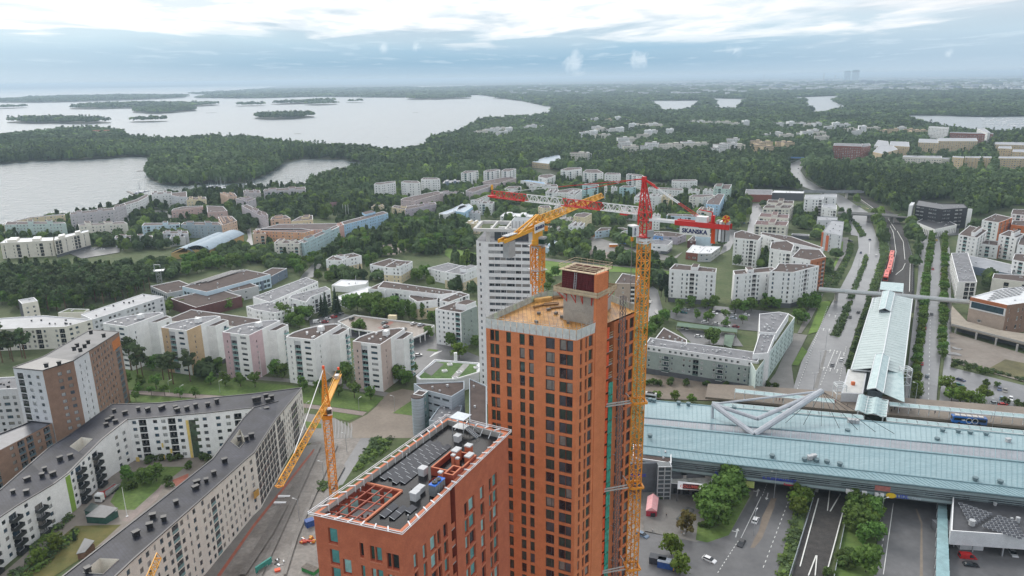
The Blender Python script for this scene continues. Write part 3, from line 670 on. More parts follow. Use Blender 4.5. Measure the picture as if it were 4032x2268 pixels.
def tower_low():
 c=(Lc+Fc+Rc+Bc)/4
 b=Bld(Qn,'shorter red brick tower whose flat black roof carries solar panels and an open terrace',Q4,(c.x,c.y,0));r=b.root;b.sill=MB()
 FP.append([(p.x,p.y)for p in(Lc,Fc,Rc,Bc)])
 rowsA=[(73.1-3.4*k-2.9,73.1-3.4*k)for k in range(13)];rowsL=rowsA
 W=(Rc-Fc).length
 def cc(f0,f1,rows):return(f0*W,f1*W,rows)
 gl=[G_teal,G_tealp,G_tealp,G_teal,GL[0],G_green]
 s0,s1=.371+.025,.44
 cols=[cc(.085,.115,rowsA[1:]),cc(.150,.185,rowsA),cc(.212,.262,rowsA),cc(.272,.304,rowsA),cc(.325,.362,[(a+.6,z+.6)for a,z in rowsA[0:1]]+rowsA[1:])]
 cols=[cc(.078,.108,rowsA),cc(.150,.180,rowsA),cc(.212,.262,rowsA),cc(.272,.300,rowsA),cc(.325,.362,rowsA),cc(s0,s1,[(0.5,76.2)]),
   cc(.520,.555,rowsA),cc(.563,.622,rowsA),cc(.680,.722,rowsA),cc(.775,.805,rowsA),cc(.815,.865,rowsA)]
 slot=[c_ for c_ in cols if c_[2][0][0]==.5][0];cols.remove(slot)
 u=(Rc-Fc).normalized()
 p0=Fc+u*slot[0];p1=Fc+u*slot[1]
 def sub(a,bb):return[(c_[0]-a,c_[1]-a,c_[2])for c_ in cols if a<=c_[0]<bb]
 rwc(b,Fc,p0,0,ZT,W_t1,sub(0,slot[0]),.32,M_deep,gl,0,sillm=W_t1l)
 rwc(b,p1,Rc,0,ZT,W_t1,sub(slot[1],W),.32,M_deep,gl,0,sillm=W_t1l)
 n=Ve((u.y,-u.x));q0,q1=p0-n*4.2,p1-n*4.2
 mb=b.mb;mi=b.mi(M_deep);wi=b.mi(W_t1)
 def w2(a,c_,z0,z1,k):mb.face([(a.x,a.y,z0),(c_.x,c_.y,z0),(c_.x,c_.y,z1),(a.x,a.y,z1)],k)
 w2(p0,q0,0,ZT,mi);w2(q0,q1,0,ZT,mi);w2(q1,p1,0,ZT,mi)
 for k in range(12):
  z=73.1-3.4*k-3.0;m_=MB();a=p0-n*.25;e=p1-n*.25
  m_.hx([(a.x,a.y,z),(e.x,e.y,z),(q1.x,q1.y,z),(q0.x,q0.y,z)],[(a.x,a.y,z+.2),(e.x,e.y,z+.2),(q1.x,q1.y,z+.2),(q0.x,q0.y,z+.2)],1)
  a2=a-n*.1;e2=e-n*.1
  m_.hx([(a.x,a.y,z+.2),(e.x,e.y,z+.2),(e2.x,e2.y,z+.2),(a2.x,a2.y,z+.2)],[(a.x,a.y,z+1.25),(e.x,e.y,z+1.25),(e2.x,e2.y,z+1.25),(a2.x,a2.y,z+1.25)],0)
  m_.bd(Zs,[W_t1,Wa[Qi]],r)
 WL=(Fc-Lc).length
 def cl(f0,f1,rows):return(f0*WL,f1*WL,rows)
 sh=1.7
 even=[(a,z)for a,z in rowsL]
 cols=[cl(.155,.265,[(77-2.9,77.)]+[(z-2.9,z)for z in(73.1-3.4*k for k in range(13))]),cl(.30,.40,[(z-2.9,z)for z in(71.8-3.4*k for k in range(13))]),
   cl(.515,.560,[(75.5-2.7,75.5)]+[(z-2.7,z)for z in(71.4-3.4*k for k in range(12))]),cl(.632,.685,[(75.4-2.8,75.4)]+[(z-2.8,z)for z in(71.3-3.4*k for k in range(12))]),cl(.695,.766,[(75.4-2.8,75.4)]+[(z-2.8,z)for z in(71.3-3.4*k for k in range(12))]),
   cl(.82,.87,[(74.8-2.9,74.8)]+[(z-2.9,z)for z in(70.9-3.4*k for k in range(12))]),cl(.875,.956,[(74.8-2.9,74.8)]+[(z-2.9,z)for z in(70.9-3.4*k for k in range(12))])]
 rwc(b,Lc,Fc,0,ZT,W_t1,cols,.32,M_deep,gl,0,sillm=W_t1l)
 rwc(b,Rc,Bc,0,ZT,W_t1,[],.3);rwc(b,Bc,Lc,0,ZT,W_t1,[],.3)
 zr=ZT-1.1;poly=[Lc,Fc,Rc,Bc];ins=[Ve((p[0],p[1]))for p in ist([(p.x,p.y)for p in poly],.55)]
 def bi(s,t):
  a=ins[0]*(1-s)+ins[3]*s;c_=ins[1]*(1-s)+ins[2]*s;return a*(1-t)+c_*t
 def V(s,t,z):p=bi(s,t);return(p.x,p.y,z)
 mR=mat('roof_bitumen_wet',(.010,.010,.012),.22,.5,.35,bump=.03,spec=.3,fine=.3)
 m_=MB();ps,pt_=.315,.50
 m_.face([V(ps,0,zr),V(ps,pt_,zr),V(1,pt_,zr),V(1,0,zr)][::-1]);m_.face([V(0,pt_,zr),V(0,1,zr),V(1,1,zr),V(1,pt_,zr)]);m_.bd(Zp,mR,r)
 m_=MB();P4=[p for p in ccw([(p.x,p.y)for p in poly])];I4=ist(P4,.55)
 for i in range(4):
  j=(i+1)%4;m_.face([(P4[i][0],P4[i][1],ZT),(P4[j][0],P4[j][1],ZT),(I4[j][0],I4[j][1],ZT),(I4[i][0],I4[i][1],ZT)],0);m_.face([(I4[i][0],I4[i][1],ZT),(I4[j][0],I4[j][1],ZT),(I4[j][0],I4[j][1],zr-.3),(I4[i][0],I4[i][1],zr-.3)],1)
 m_.bd(Ka,[W_t1l,Wa[Qi]],r)
 m_=MB();zf=zr-3.6
 def wq(s0_,t0,s1_,t1,k=0):m_.face([V(s0_,t0,zf),V(s1_,t1,zf),V(s1_,t1,zr+.25),V(s0_,t0,zr+.25)],k)
 wq(0,0,0,pt_);wq(0,pt_,ps,pt_);wq(ps,pt_,ps,0);wq(ps,0,0,0)
 m_.face([V(0,0,zf),V(ps,0,zf),V(ps,pt_,zf),V(0,pt_,zf)][::-1],1);m_.bd('terrace',[M_deep,mat('terrace_paving',(.42,.41,.40),.7,.15,1.5)],r)
 m_=MB();m_.bar(V(0,pt_,zr+.15),V(ps,pt_,zr+.15),.35,.3);m_.bar(V(ps,pt_,zr+.15),V(ps,0,zr+.15),.35,.3);m_.bd('terrace_coping',W_t1l,r)
 m_=MB()
 for k in range(1,5):m_.bar(V(ps*k/5,0,zr-.1),V(ps*k/5,pt_,zr-.1),.14,.2)
 for k in range(1,4):m_.bar(V(0,pt_*k/4,zr+.1),V(ps,pt_*k/4,zr+.1),.14,.2)
 m_.bd('pergola',mat('pergola_red',(.40,.11,.07),.6,.1,1.),r)
 for k,(s,t)in enumerate(((.08,.0),(.15,.0),(.22,.0),(ps,.12),(ps,.30))):
  a=V(s-.025,0,0)if t==0 else V(ps,t-.06,0);e=V(s+.025,0,0)if t==0 else V(ps,t+.06,0);o=(.06,-.10)if t==0 else(-.06,-.09)
  d_=Ve((bi(.5,.5)-bi(.5,0))).normalized()*.05 if t==0 else Ve((bi(0,.3)-bi(.5,.3))).normalized()*.05
  g=MB();g.face([(a[0]+d_.x,a[1]+d_.y,zf+.3),(e[0]+d_.x,e[1]+d_.y,zf+.3),(e[0]+d_.x,e[1]+d_.y,zf+2.8),(a[0]+d_.x,a[1]+d_.y,zf+2.8)]);g.bd('terrace_window',G_tealp,r)
 for k in range(3):
  g=MB();s,t=(.10+.06*k,.20+.05*k);p=bi(s,t);g.box((p.x,p.y,zf+.74),(1.5,.8,.06),.6);
  for dx in(-.6,.6):g.box((p.x+dx*.8,p.y+dx*.5,zf+.37),(.08,.08,.7),.6)
  for dx,dy in((-.5,.8),(.4,.9),(-.3,-.8),(.6,-.7)):g.box((p.x+dx,p.y+dy,zf+.45),(.4,.4,.08),.6);g.box((p.x+dx,p.y+dy*1.2,zf+.7),(.4,.06,.5),.6)
  g.bd('terrace_table',mat('table_brown',(.20,.07,.05),.6,.2,1.),r)
 off=[Ve((p[0],p[1]))for p in ist(P4,-.55)];m_=MB()
 for i in range(4):
  a,e=off[i],off[(i+1)%4]
  for z in(ZT+.12,ZT+.45):m_.bar((a.x,a.y,z),(e.x,e.y,z),.13,n=6)
  A_,E_=Ve(P4[i]),Ve(P4[(i+1)%4]);I_,J_=Ve(I4[i]),Ve(I4[(i+1)%4]);nn=int((e-a).length/2.3)
  for k in range(1,nn):
   t=k/nn;o=a.lerp(e,t);w_=I_.lerp(J_,t);m_.bar((o.x,o.y,ZT+.12),(w_.x,w_.y,ZT+.12),.22,.16);m_.bar((w_.x,w_.y,zr),(w_.x,w_.y,ZT+.2),.16)
 m_.bd('guard_rail',mat('rail_white',(.70,.70,.71),.45,.05,1.),r)
 m_=MB();sc=MB();A_,E_=ins[2],ins[3]
 sc.hx([(A_.x,A_.y,zr),(E_.x,E_.y,zr),(E_.x-.1,E_.y-.25,zr),(A_.x-.1,A_.y-.25,zr)],[(A_.x,A_.y,ZT-.02),(E_.x,E_.y,ZT-.02),(E_.x-.1,E_.y-.25,ZT-.02),(A_.x-.1,A_.y-.25,ZT-.02)]);sc.bd('back_screen',Wa[Qi],r)
 nb=bi(.5,.5)-A_.lerp(E_,.5);nb.normalize()
 for k in range(6):
  p=A_.lerp(E_,.06+.9*k/6);q=p+nb*1.5;m_=MB();m_.bar((p.x,p.y,ZT),(q.x,q.y,zr),.12);m_.bar((p.x,p.y,zr),(p.x,p.y,ZT+.3),.14);m_.bd('screen_brace',Ms,r)
 msol=mat(Kc,(.030,.032,.042),.22,.2,1.,spec=.7);md=(bi(1,.3)-bi(0,.3)).normalized();mw=Ve((md.y,-md.x));ang=atan2(md.y,md.x)
 def plq(s,t,z,l=1.9,w=1.05,n_=1):
  p=bi(s,t);g=MB()
  a=p-md*l/2;
  for k in range(n_):
   a_=p+md*(k*1.95);A1=a_-mw*w/2;A2=a_+md*l-mw*w/2;A3=a_+md*l+mw*w/2;A4=a_+mw*w/2
   g.hx([(A1.x,A1.y,z+.42),(A4.x,A4.y,z+.12),(A3.x,A3.y,z+.12),(A2.x,A2.y,z+.42)][::-1],[(A1.x,A1.y,z+.47),(A4.x,A4.y,z+.17),(A3.x,A3.y,z+.17),(A2.x,A2.y,z+.47)][::-1],0)
   g.face([(A1.x,A1.y,z),(A2.x,A2.y,z),(A2.x,A2.y,z+.44),(A1.x,A1.y,z+.44)],1)
   g.hx([(A1.x,A1.y,z+.475),(A4.x,A4.y,z+.175),(A4.x+md.x*.08,A4.y+md.y*.08,z+.175),(A1.x+md.x*.08,A1.y+md.y*.08,z+.475)][::-1],[(A1.x,A1.y,z+.485),(A4.x,A4.y,z+.185),(A4.x+md.x*.08,A4.y+md.y*.08,z+.185),(A1.x+md.x*.08,A1.y+md.y*.08,z+.485)][::-1],1)
  g.bd(Z4,[msol,Ms],r)
 for j,(s0_,t,nn)in enumerate(((.37,.12,8),(.385,.21,8),(.36,.31,8),(.375,.40,8))):
  for k in range(nn):plq(s0_+.0518*k,t,zr)
 for(s,t,nn)in((.095,.62,2),(.095,.74,2),(.165,.83,1)):
  for k in range(nn):plq(s+.0518*k,t,zr)
 def ring(s0_,s1_,t0,t1,z0,z1,nm,m,th=.3):
  q=[bi(s0_,t0),bi(s0_,t1),bi(s1_,t1),bi(s1_,t0)];q=[(p.x,p.y)for p in q];q=ccw(q);i4=ist(q,th);g=MB()
  for i in range(4):
   j=(i+1)%4
   g.face([q[i]+(z0,),q[j]+(z0,),q[j]+(z1,),q[i]+(z1,)],0);g.face([q[i]+(z1,),q[j]+(z1,),i4[j]+(z1,),i4[i]+(z1,)],1);g.face([i4[i]+(z1,),i4[j]+(z1,),i4[j]+(z0+.4,),i4[i]+(z0+.4,)],0)
  g.face([a+(z0+.45,)for a in i4],2);g.bd(nm,[M_deep,W_t1l,mR],r)
 ring(.50,.70,.60,.985,zr,zr+1.6,'plant_enclosure',m_)
 ring(.455,.545,.86,.995,zr,zr+2.0,'shaft',m_)
 mcap=mat('cap_white',(.50,.51,.52),.5,.08,2.)
 def chim(s,t,sx,sy,h,brickm=W_t1,cap=True,nm=Kd,z=zr):
  p=bi(s,t);g=MB();g.box((p.x,p.y,z+h/2),(sx,sy,h),ang,0)
  if cap:g.box((p.x,p.y,z+h+.12),(sx+.15,sy+.15,.24),ang,1)
  g.bd(nm,[brickm,mcap],r)
 chim(.655,.74,1.7,1.1,2.6);chim(.74,.80,1.1,1.1,2.2);chim(.66,.93,1.7,1.0,2.0);chim(.60,.78,.55,.55,2.6);chim(.59,.86,.5,.5,2.4);chim(.43,.86,.6,.6,2.6)
 chim(.49,.50,1.3,1.2,1.2,mcap,nm=Z2);chim(.86,.42,1.2,1.1,1.1,mcap,nm=Z2);chim(.28,.74,1.3,1.2,1.3,mcap,nm=Z2);chim(.345,.70,1.5,1.1,.8,mcap,nm=Z2)
 for k in range(14):
  p=bi(ru(.05,.95),ru(.55,.95)if k<9 else .04);g=MB();g.cyl((p.x,p.y,zr),.12,ru(.4,.8),8);g.bd('vent_pipe',Mv if k%2 else Ms,r)
 p=bi(.37,.90);g=MB();g.box((p.x,p.y,zr+1.1),(3.0,1.3,1.9),ang,0);g.box((p.x,p.y,zr+2.12),(3.05,1.35,.16),ang,1)
 for k in range(6):
  q=p+md*(-1.25+.5*k);g.box((q.x,q.y,zr+1.1),(.06,1.36,1.8),ang,2)
 for dx in(-1.3,1.3):q=p+md*dx;g.box((q.x,q.y,zr+.1),(.12,1.3,.2),ang,2)
 ch=g.bd('chiller',[mat('chiller_fins',(.16,.17,.18),.5,.15,3.),mat('chiller_blue',(.04,.17,.62),.4,.1,1.),Ms],r)
 for dx in(-.65,.35):q=p+md*dx;g=MB();g.cyl((q.x,q.y,zr+2.2),.5,.28,16);g.cyl((q.x,q.y,zr+2.48),.12,.06,8);g.bd('fan',Mv,ch)
 p=bi(.945,.33);g=MB();
 for a_,c_ in((-1.1,-1.3),(1.1,-1.3),(1.1,1.3),(-1.1,1.3)):q=p+md*a_+mw*c_;g.bar((q.x,q.y,zr),(q.x,q.y,zr+3.6),.12)
 g.box((p.x,p.y,zr+1.5),(2.2,2.6,.1),ang);g.box((p.x,p.y,zr+3.65),(3.0,3.2,.12),ang,1)
 for k in range(9):q=p+mw*(1.4+.28*k);g.box((q.x,q.y,zr+1.5-.165*(k+1)),(1.0,.27,.05),ang)
 for sx in(-.5,.5):
  a=p+mw*1.3+md*sx;e=p+mw*3.9+md*sx;g.bar((a.x,a.y,zr+1.5),(e.x,e.y,zr),.08,.2);g.bar((a.x,a.y,zr+2.5),(e.x,e.y,zr+1.),.06)
  for k in range(4):q=a.lerp(e,k/3);g.bar((q.x,q.y,zr+1.5*(1-k/3)),(q.x,q.y,zr+1.5*(1-k/3)+1.),.05)
 g.bd('roof_stair',[Ms,mat('shelter_roof',(.55,.60,.64),.4,.1,1.)],r)
 b.finish(cap=100)
tower_low()
W_T=bri('orangeclinker',(.55,.172,.066),(.64,.215,.088))
TF,TLf,TR,TBL=Ve((12.5,135.4)),Ve((-5.5,143.7)),Ve((26.5,150.7)),Ve((6.7,161.5));TBR=Ve((19,164.));TZ=96.
def tower_high():
 c=(TF+TLf+TR)/3;b=Bld('tower_block','tall orange brick tower still being built, concrete core and red formwork on top',Q4,(c.x,c.y,0));r=b.root;b.sill=MB()
 FP.append([(p.x,p.y)for p in(TLf,TF,TR,TBR,TBL)])
 rows=[(95.2-3.0*k-2.4,95.2-3.0*k)for k in range(31)]
 gl=[G_green,G_green,GL[1],GL[0],G_green,GL[4]]
 W=(TF-TLf).length;fr=[(.045,.095),(.10,.15),(.23,.285),(.38,.44),(.485,.54),(.67,.77),(.82,.895),(.895,.965)]
 rwc(b,TLf,TF,0,TZ,W_T,[(f0*W,f1*W,rows)for f0,f1 in fr],.3,Mf,gl,None)
 u=(TR-TF).normalized();n=Ve((u.y,-u.x))
 def at(x,d=0):return TF+u*x+n*d
 rwc(b,TF,at(6.2),0,TZ,W_T,[(1.25,1.95,rows),(2.95,3.6,rows),(4.05,5.5,rows)],.3,Mf,GL[:2]+[G_green,GL[4]],None)
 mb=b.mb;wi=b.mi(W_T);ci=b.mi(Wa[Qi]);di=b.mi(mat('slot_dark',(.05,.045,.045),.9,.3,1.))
 mb.hx([tuple(at(6.2,.12))+(0,),tuple(at(10.2,.12))+(0,),tuple(at(10.2,-.5))+(0,),tuple(at(6.2,-.5))+(0,)],[tuple(at(6.2,.12))+(107.4,),tuple(at(10.2,.12))+(107.4,),tuple(at(10.2,-.5))+(107.4,),tuple(at(6.2,-.5))+(107.4,)],wi)
 def w2(a,e,z0,z1,k):mb.face([(a.x,a.y,z0),(e.x,e.y,z0),(e.x,e.y,z1),(a.x,a.y,z1)],k)
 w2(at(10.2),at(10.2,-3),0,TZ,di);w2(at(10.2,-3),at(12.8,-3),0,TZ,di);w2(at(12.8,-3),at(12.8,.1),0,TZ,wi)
 L2=20.7-12.8
 rwc(b,at(12.8),TR,0,TZ,W_T,[(1.6,2.4,rows),(4.3,5.2,rows),(6.0,7.7,rows)],.3,Mf,GL[:2]+[G_green,GL[4]],None)
 rwc(b,TR,TBR,0,TZ,W_T,[],.3);rwc(b,TBR,TBL,0,TZ,W_T,[],.3);rwc(b,TBL,TLf,0,TZ,W_T,[],.3)
 for k in range(31):
  z=95.2-3.0*k-2.6;s=MB()
  a,e,f,g=at(10.25,-.1),at(12.75,-.1),at(12.75,-2.95),at(10.25,-2.95)
  s.hx([tuple(a)+(z,),tuple(e)+(z,),tuple(f)+(z,),tuple(g)+(z,)],[tuple(a)+(z+.25,),tuple(e)+(z+.25,),tuple(f)+(z+.25,),tuple(g)+(z+.25,)],0)
  for h in(.75,1.25):s.bar(tuple(at(10.3,-.1))+(z+h,),tuple(at(12.7,-.1))+(z+h,),.09,.14,m=1)
  s.bd('floor_slab',[Wa[Qi],mat('timber_raw',(.46,.36,.22),.8,.2,1.)],r)
  s=MB();a,e=at(10.22,.16),at(11.0,.16);s.hx([tuple(a)+(z+.35,),tuple(e)+(z+.35,),tuple(at(11.0,.1))+(z+.35,),tuple(at(10.22,.1))+(z+.35,)],[tuple(a)+(z+2.7,),tuple(e)+(z+2.7,),tuple(at(11.0,.1))+(z+2.7,),tuple(at(10.22,.1))+(z+2.7,)])
  for h in(.35,1.5,2.7):s.bar(tuple(a)+(z+h,),tuple(e)+(z+h,),.1)
  s.bd('safety_gate',mat('gate_orange',(.70,.10,.03),.6,.1,1.),r)
 s=MB();z=83.
 xs=[11.0+.2*i for i in range(9)]
 for i in range(8):
  for k in range(28):
   za,zb_=z-k*3.0,z-(k+1)*3.0;d0,d1=.3+.12*sin(i*2.1),.3+.12*sin(i*2.1+2.1)
   s.face([tuple(at(xs[i],d0))+(zb_,),tuple(at(xs[i+1],d1))+(zb_,),tuple(at(xs[i+1],d1))+(za-(.3 if i%2 else 0),),tuple(at(xs[i],d0))+(za-(0 if i%2 else .3),)],0 if(i+k)%3 else 1)
 s.bd('debris_net',[mat('net_green',(.03,.27,.19),.7,.3,1.),mat('net_green_pale',(.07,.36,.27),.7,.3,1.)],r)
 zd=TZ+.35;ring=[TLf,TF,at(6.2),at(20.7),TBR,TBL];s=MB();s.poly([(p.x,p.y,zd)for p in ring])
 mp=mat('plywood_wet',(.27,.115,.025),.42,.35,.45,col2=(.56,.29,.075),fine=.25);sps(mp,.35,.35,direction='X');s.bd('work_deck',mp,r)
 s=MB();q=[Ve(p)for p in ist([(p.x,p.y)for p in ring],-.02)]
 s2=MB();mnet=[mat('edge_sheet_white',(.60,.61,.58),.7,.15,1.),mat('edge_net_green',(.42,.52,.42),.7,.2,1.),mat('edge_net_grey',(.42,.46,.42),.7,.2,1.)];rp=[Ve(p)for p in ccw([(p.x,p.y)for p in ring])]
 for i in range(len(rp)):
  a,e=rp[i],rp[(i+1)%len(rp)];L=(e-a).length;nn=max(1,int(L/1.35))
  back=(e+a).y/2>149 or(a-TLf).length<.1 and(e-TBL).length<.1 or(e-TLf).length<.1
  if abs((a-at(6.2)).length)<.1:continue
  for k in range(nn):
   p0,p1=a.lerp(e,k/nn),a.lerp(e,(k+.93)/nn);h=1.6 if not back else 1.7;m=0 if not back else(1 if(k%5==2)else 2)
   d=Ve(((e-a).y,-(e-a).x)).normalized()*.12
   s.hx([(p0.x,p0.y,TZ-.6),(p1.x,p1.y,TZ-.6),(p1.x-d.x*.3,p1.y-d.y*.3,TZ-.6),(p0.x-d.x*.3,p0.y-d.y*.3,TZ-.6)],[(p0.x+d.x,p0.y+d.y,TZ+h),(p1.x+d.x,p1.y+d.y,TZ+h),(p1.x+d.x*.7,p1.y+d.y*.7,TZ+h),(p0.x+d.x*.7,p0.y+d.y*.7,TZ+h)],m)
   s2.bar((p0.x,p0.y,TZ-.3),(p0.x,p0.y,TZ+h+.9),.07)
  s2.bar((a.x,a.y,TZ+1.9),(e.x,e.y,TZ+1.9),.05)
 s.bd('edge_protection',mnet,r);s2.bd('guard_post',Ms,r)
 for a,e,f in(((at(15,-1)),at(20,-1),102.0),(at(20,-1),at(20,-7),99.5)):
  pass
 s=MB();a,e=at(12.9,-3.2),at(19.5,-5.5);s.hx([tuple(a)+(TZ,),tuple(e)+(TZ,),tuple(e+Ve((0,.3)))+(TZ,),tuple(a+Ve((0,.3)))+(TZ,)],[tuple(a)+(TZ+3.4,),tuple(e)+(TZ+3.4,),tuple(e+Ve((0,.3)))+(TZ+3.4,),tuple(a+Ve((0,.3)))+(TZ+3.4,)]);s.bd('upstand_wall',Wa[Qi],r)
 mc=mat('cast_concrete',(.36,.34,.30),.85,.14,.5);c0=Ve((10.6,145.6));c1=at(6.2,-.5);c1=Ve((16.6,141.4));c2=at(10.2,-.5);d=(c1-c0);c2=Ve((19.6,145.6));c3=c0+(c2-c1)
 core=[c0,c1,c2,c3];s=MB();s.prs([(p.x,p.y)for p in core],zd,103.6)
 for h in(98.8,101.2):s.bar(tuple(c0+Ve((-.01,-.02)))+(h,),tuple(c1+Ve((-.01,-.02)))+(h,),.06,.05)
 s.bd('core',mc,r)
 mred=mat('formwork_red',(.13,.018,.022),.7,.3,1.5);mply=mat('platform_timber',(.50,.40,.27),.75,.2,.8);mbr=mat('bracket_red',(.60,.05,.03),.5,.1,1.)
 o=[Ve(p)for p in ist([(p.x,p.y)for p in core],-.12)];f=MB();ii=[Ve(p)for p in ist([(p.x,p.y)for p in core],.45)]
 for i in range(4):
  j=(i+1)%4;f.face([tuple(o[i])+(103.3,),tuple(o[j])+(103.3,),tuple(o[j])+(107.2,),tuple(o[i])+(107.2,)]);f.face([tuple(ii[j])+(103.3,),tuple(ii[i])+(103.3,),tuple(ii[i])+(107.2,),tuple(ii[j])+(107.2,)]);f.face([tuple(o[i])+(107.2,),tuple(o[j])+(107.2,),tuple(ii[j])+(107.2,),tuple(ii[i])+(107.2,)])
  L=(o[j]-o[i]).length;nn=int(L/.75)
  for k in range(nn+1):p=o[i].lerp(o[j],k/nn);nrm=Ve(((o[j]-o[i]).y,-(o[j]-o[i]).x)).normalized()*.08;f.bar((p.x+nrm.x,p.y+nrm.y,103.3),(p.x+nrm.x,p.y+nrm.y,107.2),.12)
  for k in range(9):z=103.5+.45*k;nrm=Ve(((o[j]-o[i]).y,-(o[j]-o[i]).x)).normalized()*.14;f.bar((o[i].x+nrm.x,o[i].y+nrm.y,z),(o[j].x+nrm.x,o[j].y+nrm.y,z),.10)
 f.poly([tuple(p)+(104.2,)for p in ii]);f.bd('formwork',mred,r)
 def plat(z,out,inn,nm,h=.12,rail=1.0,edges=(0,1,2,3),railw=.09,solid=False):
  O=[Ve(p)for p in ist([(p.x,p.y)for p in core],-out)];I=[Ve(p)for p in ist([(p.x,p.y)for p in core],-inn)];g=MB()
  for i in edges:
   j=(i+1)%4;g.hx([tuple(O[i])+(z,),tuple(O[j])+(z,),tuple(I[j])+(z,),tuple(I[i])+(z,)],[tuple(O[i])+(z+h,),tuple(O[j])+(z+h,),tuple(I[j])+(z+h,),tuple(I[i])+(z+h,)])
   L=(O[j]-O[i]).length
   if solid:
    for z0,z1 in((.2,.62),(.72,1.15)):g.bar(tuple(O[i])+(z+(z0+z1)/2,),tuple(O[j])+(z+(z0+z1)/2,),.06,z1-z0)
   else:
    for hh in(rail*.55,rail):g.bar(tuple(O[i])+(z+hh,),tuple(O[j])+(z+hh,),railw,railw)
   nn=int(L/1.4)
   for k in range(nn+1):p=O[i].lerp(O[j],k/nn);g.bar((p.x,p.y,z),(p.x,p.y,z+(1.2 if solid else rail)),.07)
  g.bd(nm,mply,r)
 plat(102.7,1.5,.1,'work_platform',solid=True);plat(107.25,.75,-.15,'top_platform',rail=1.2,railw=.07)
 g=MB()
 O=[Ve(p)for p in ist([(p.x,p.y)for p in core],-1.4)];I=[Ve(p)for p in ist([(p.x,p.y)for p in core],-.05)]
 for i in(0,3,1):
  j=(i+1)%4
  for k in(.12,.4,.62,.9):p=O[i].lerp(O[j],k);q=I[i].lerp(I[j],k);g.bar(tuple(p)+(102.6,),tuple(q)+(100.7,),.12);g.bar(tuple(q)+(102.6,),tuple(q)+(100.5,),.14);g.bar(tuple(q.lerp(p,.5))+(102.6,),tuple(q)+(101.8,),.1)
 g.bd('bracket',mbr,r)
 g=MB()
 for k in range(7):p=ii[0].lerp(ii[1],(k+.5)/7);q=ii[3].lerp(ii[2],(k+.5)/7);
 for k in(.25,.5,.75):p=ii[0].lerp(ii[3],k);q=ii[1].lerp(ii[2],k);g.bar(tuple(p)+(107.3,),tuple(q)+(107.3,),.12)
 for k in(.3,.6):p=ii[0].lerp(ii[1],k);q=ii[3].lerp(ii[2],k);g.bar(tuple(p)+(107.45,),tuple(q)+(107.45,),.12)
 g.bd('walkway_beam',mply,r)
 g=MB();p=o[0].lerp(o[1],.40)+Ve((-.25,-.6));
 for dx in(-.25,.25):g.bar((p.x+dx*.8,p.y-dx*.4,102.8),(p.x+dx*.8+.3,p.y-dx*.4+.4,107.0),.09)
 for k in range(12):z=103.1+.33*k;t=(z-102.8)/4.2;g.bar((p.x-.2+.3*t,p.y+.1+.4*t,z),(p.x+.2+.3*t,p.y-.1+.4*t,z),.06)
 g.bd('ladder',Ms,r)
 b.finish(cap=100)
 mt=[mat('board_stack',(.50,.30,.10),.6,.3,.8),mat('board_dark',(.22,.12,.05),.6,.3,.8)]
 for k,(t,x,y,l,w,h,a,mi_)in enumerate((('q',530,1105,4.5,1.6,.7,.35,0),('q',600,1140,3.6,1.2,.4,.3,1),('q',645,1165,3.2,.9,.35,.3,1),('q',500,1155,3.0,.6,.3,.6,1),('q',470,1085,2.2,.5,.25,.8,1),('q',660,1085,2.6,1.2,.5,.2,1))):
  p=P(t,x,y,zd);g=MB()
  for j in range(5):g.box((p.x+sin(j)*.15,p.y+w*(j-2)/5,zd+h/2+ru(-.06,.06)),(l*ru(.85,1),w/5.6,h),a+ru(-.08,.08))
  o_=g.bd('timber_stack',mt[mi_]);tag(o_,('long pale stack of boards at the back of the plywood deck','dark boards piled before the concrete core','short dark boards lying right against the core','thin dark boards lying crosswise on the plywood deck','small bundle of dark boards near the green edge net','low dark stack in the corner behind the pale boards')[k],'timber stack','timber stacks on the tower deck')
 for k,(x,y)in enumerate(((500,1215),(580,1185),(640,1215),(740,1290),(480,1285),(690,1245))):
  p=P('q',x,y,zd);g=MB();g.box((p.x,p.y,zd+.22),(.8,.55,.4),k*.5);g.box((p.x,p.y,zd+.45),(.9,.62,.06),k*.5);o_=g.bd('tool_box',mat('toolbox_grey',(.14,.13,.12),.6,.2,1.))
  tag(o_,'small dark box standing on the wet plywood deck of the unfinished tower','box','boxes on the tower deck')
tower_high()
M_yel=mat('crane_yellow',(.70,.27,.02),.5,.12,.6);M_yel2=mat('crane_amber',(.72,.36,.035),.5,.12,.6);M_red=mat('crane_red',(.58,.028,.025),.45,.1,.6);M_whi=mat('crane_white',(.74,.74,.73),.45,.06,.6);M_rope=mat('steel_rope',(.20,.20,.20),.5,.1,1.);M_cnc=mat('ballast_concrete',(.34,.35,.35),.8,.15,.5)
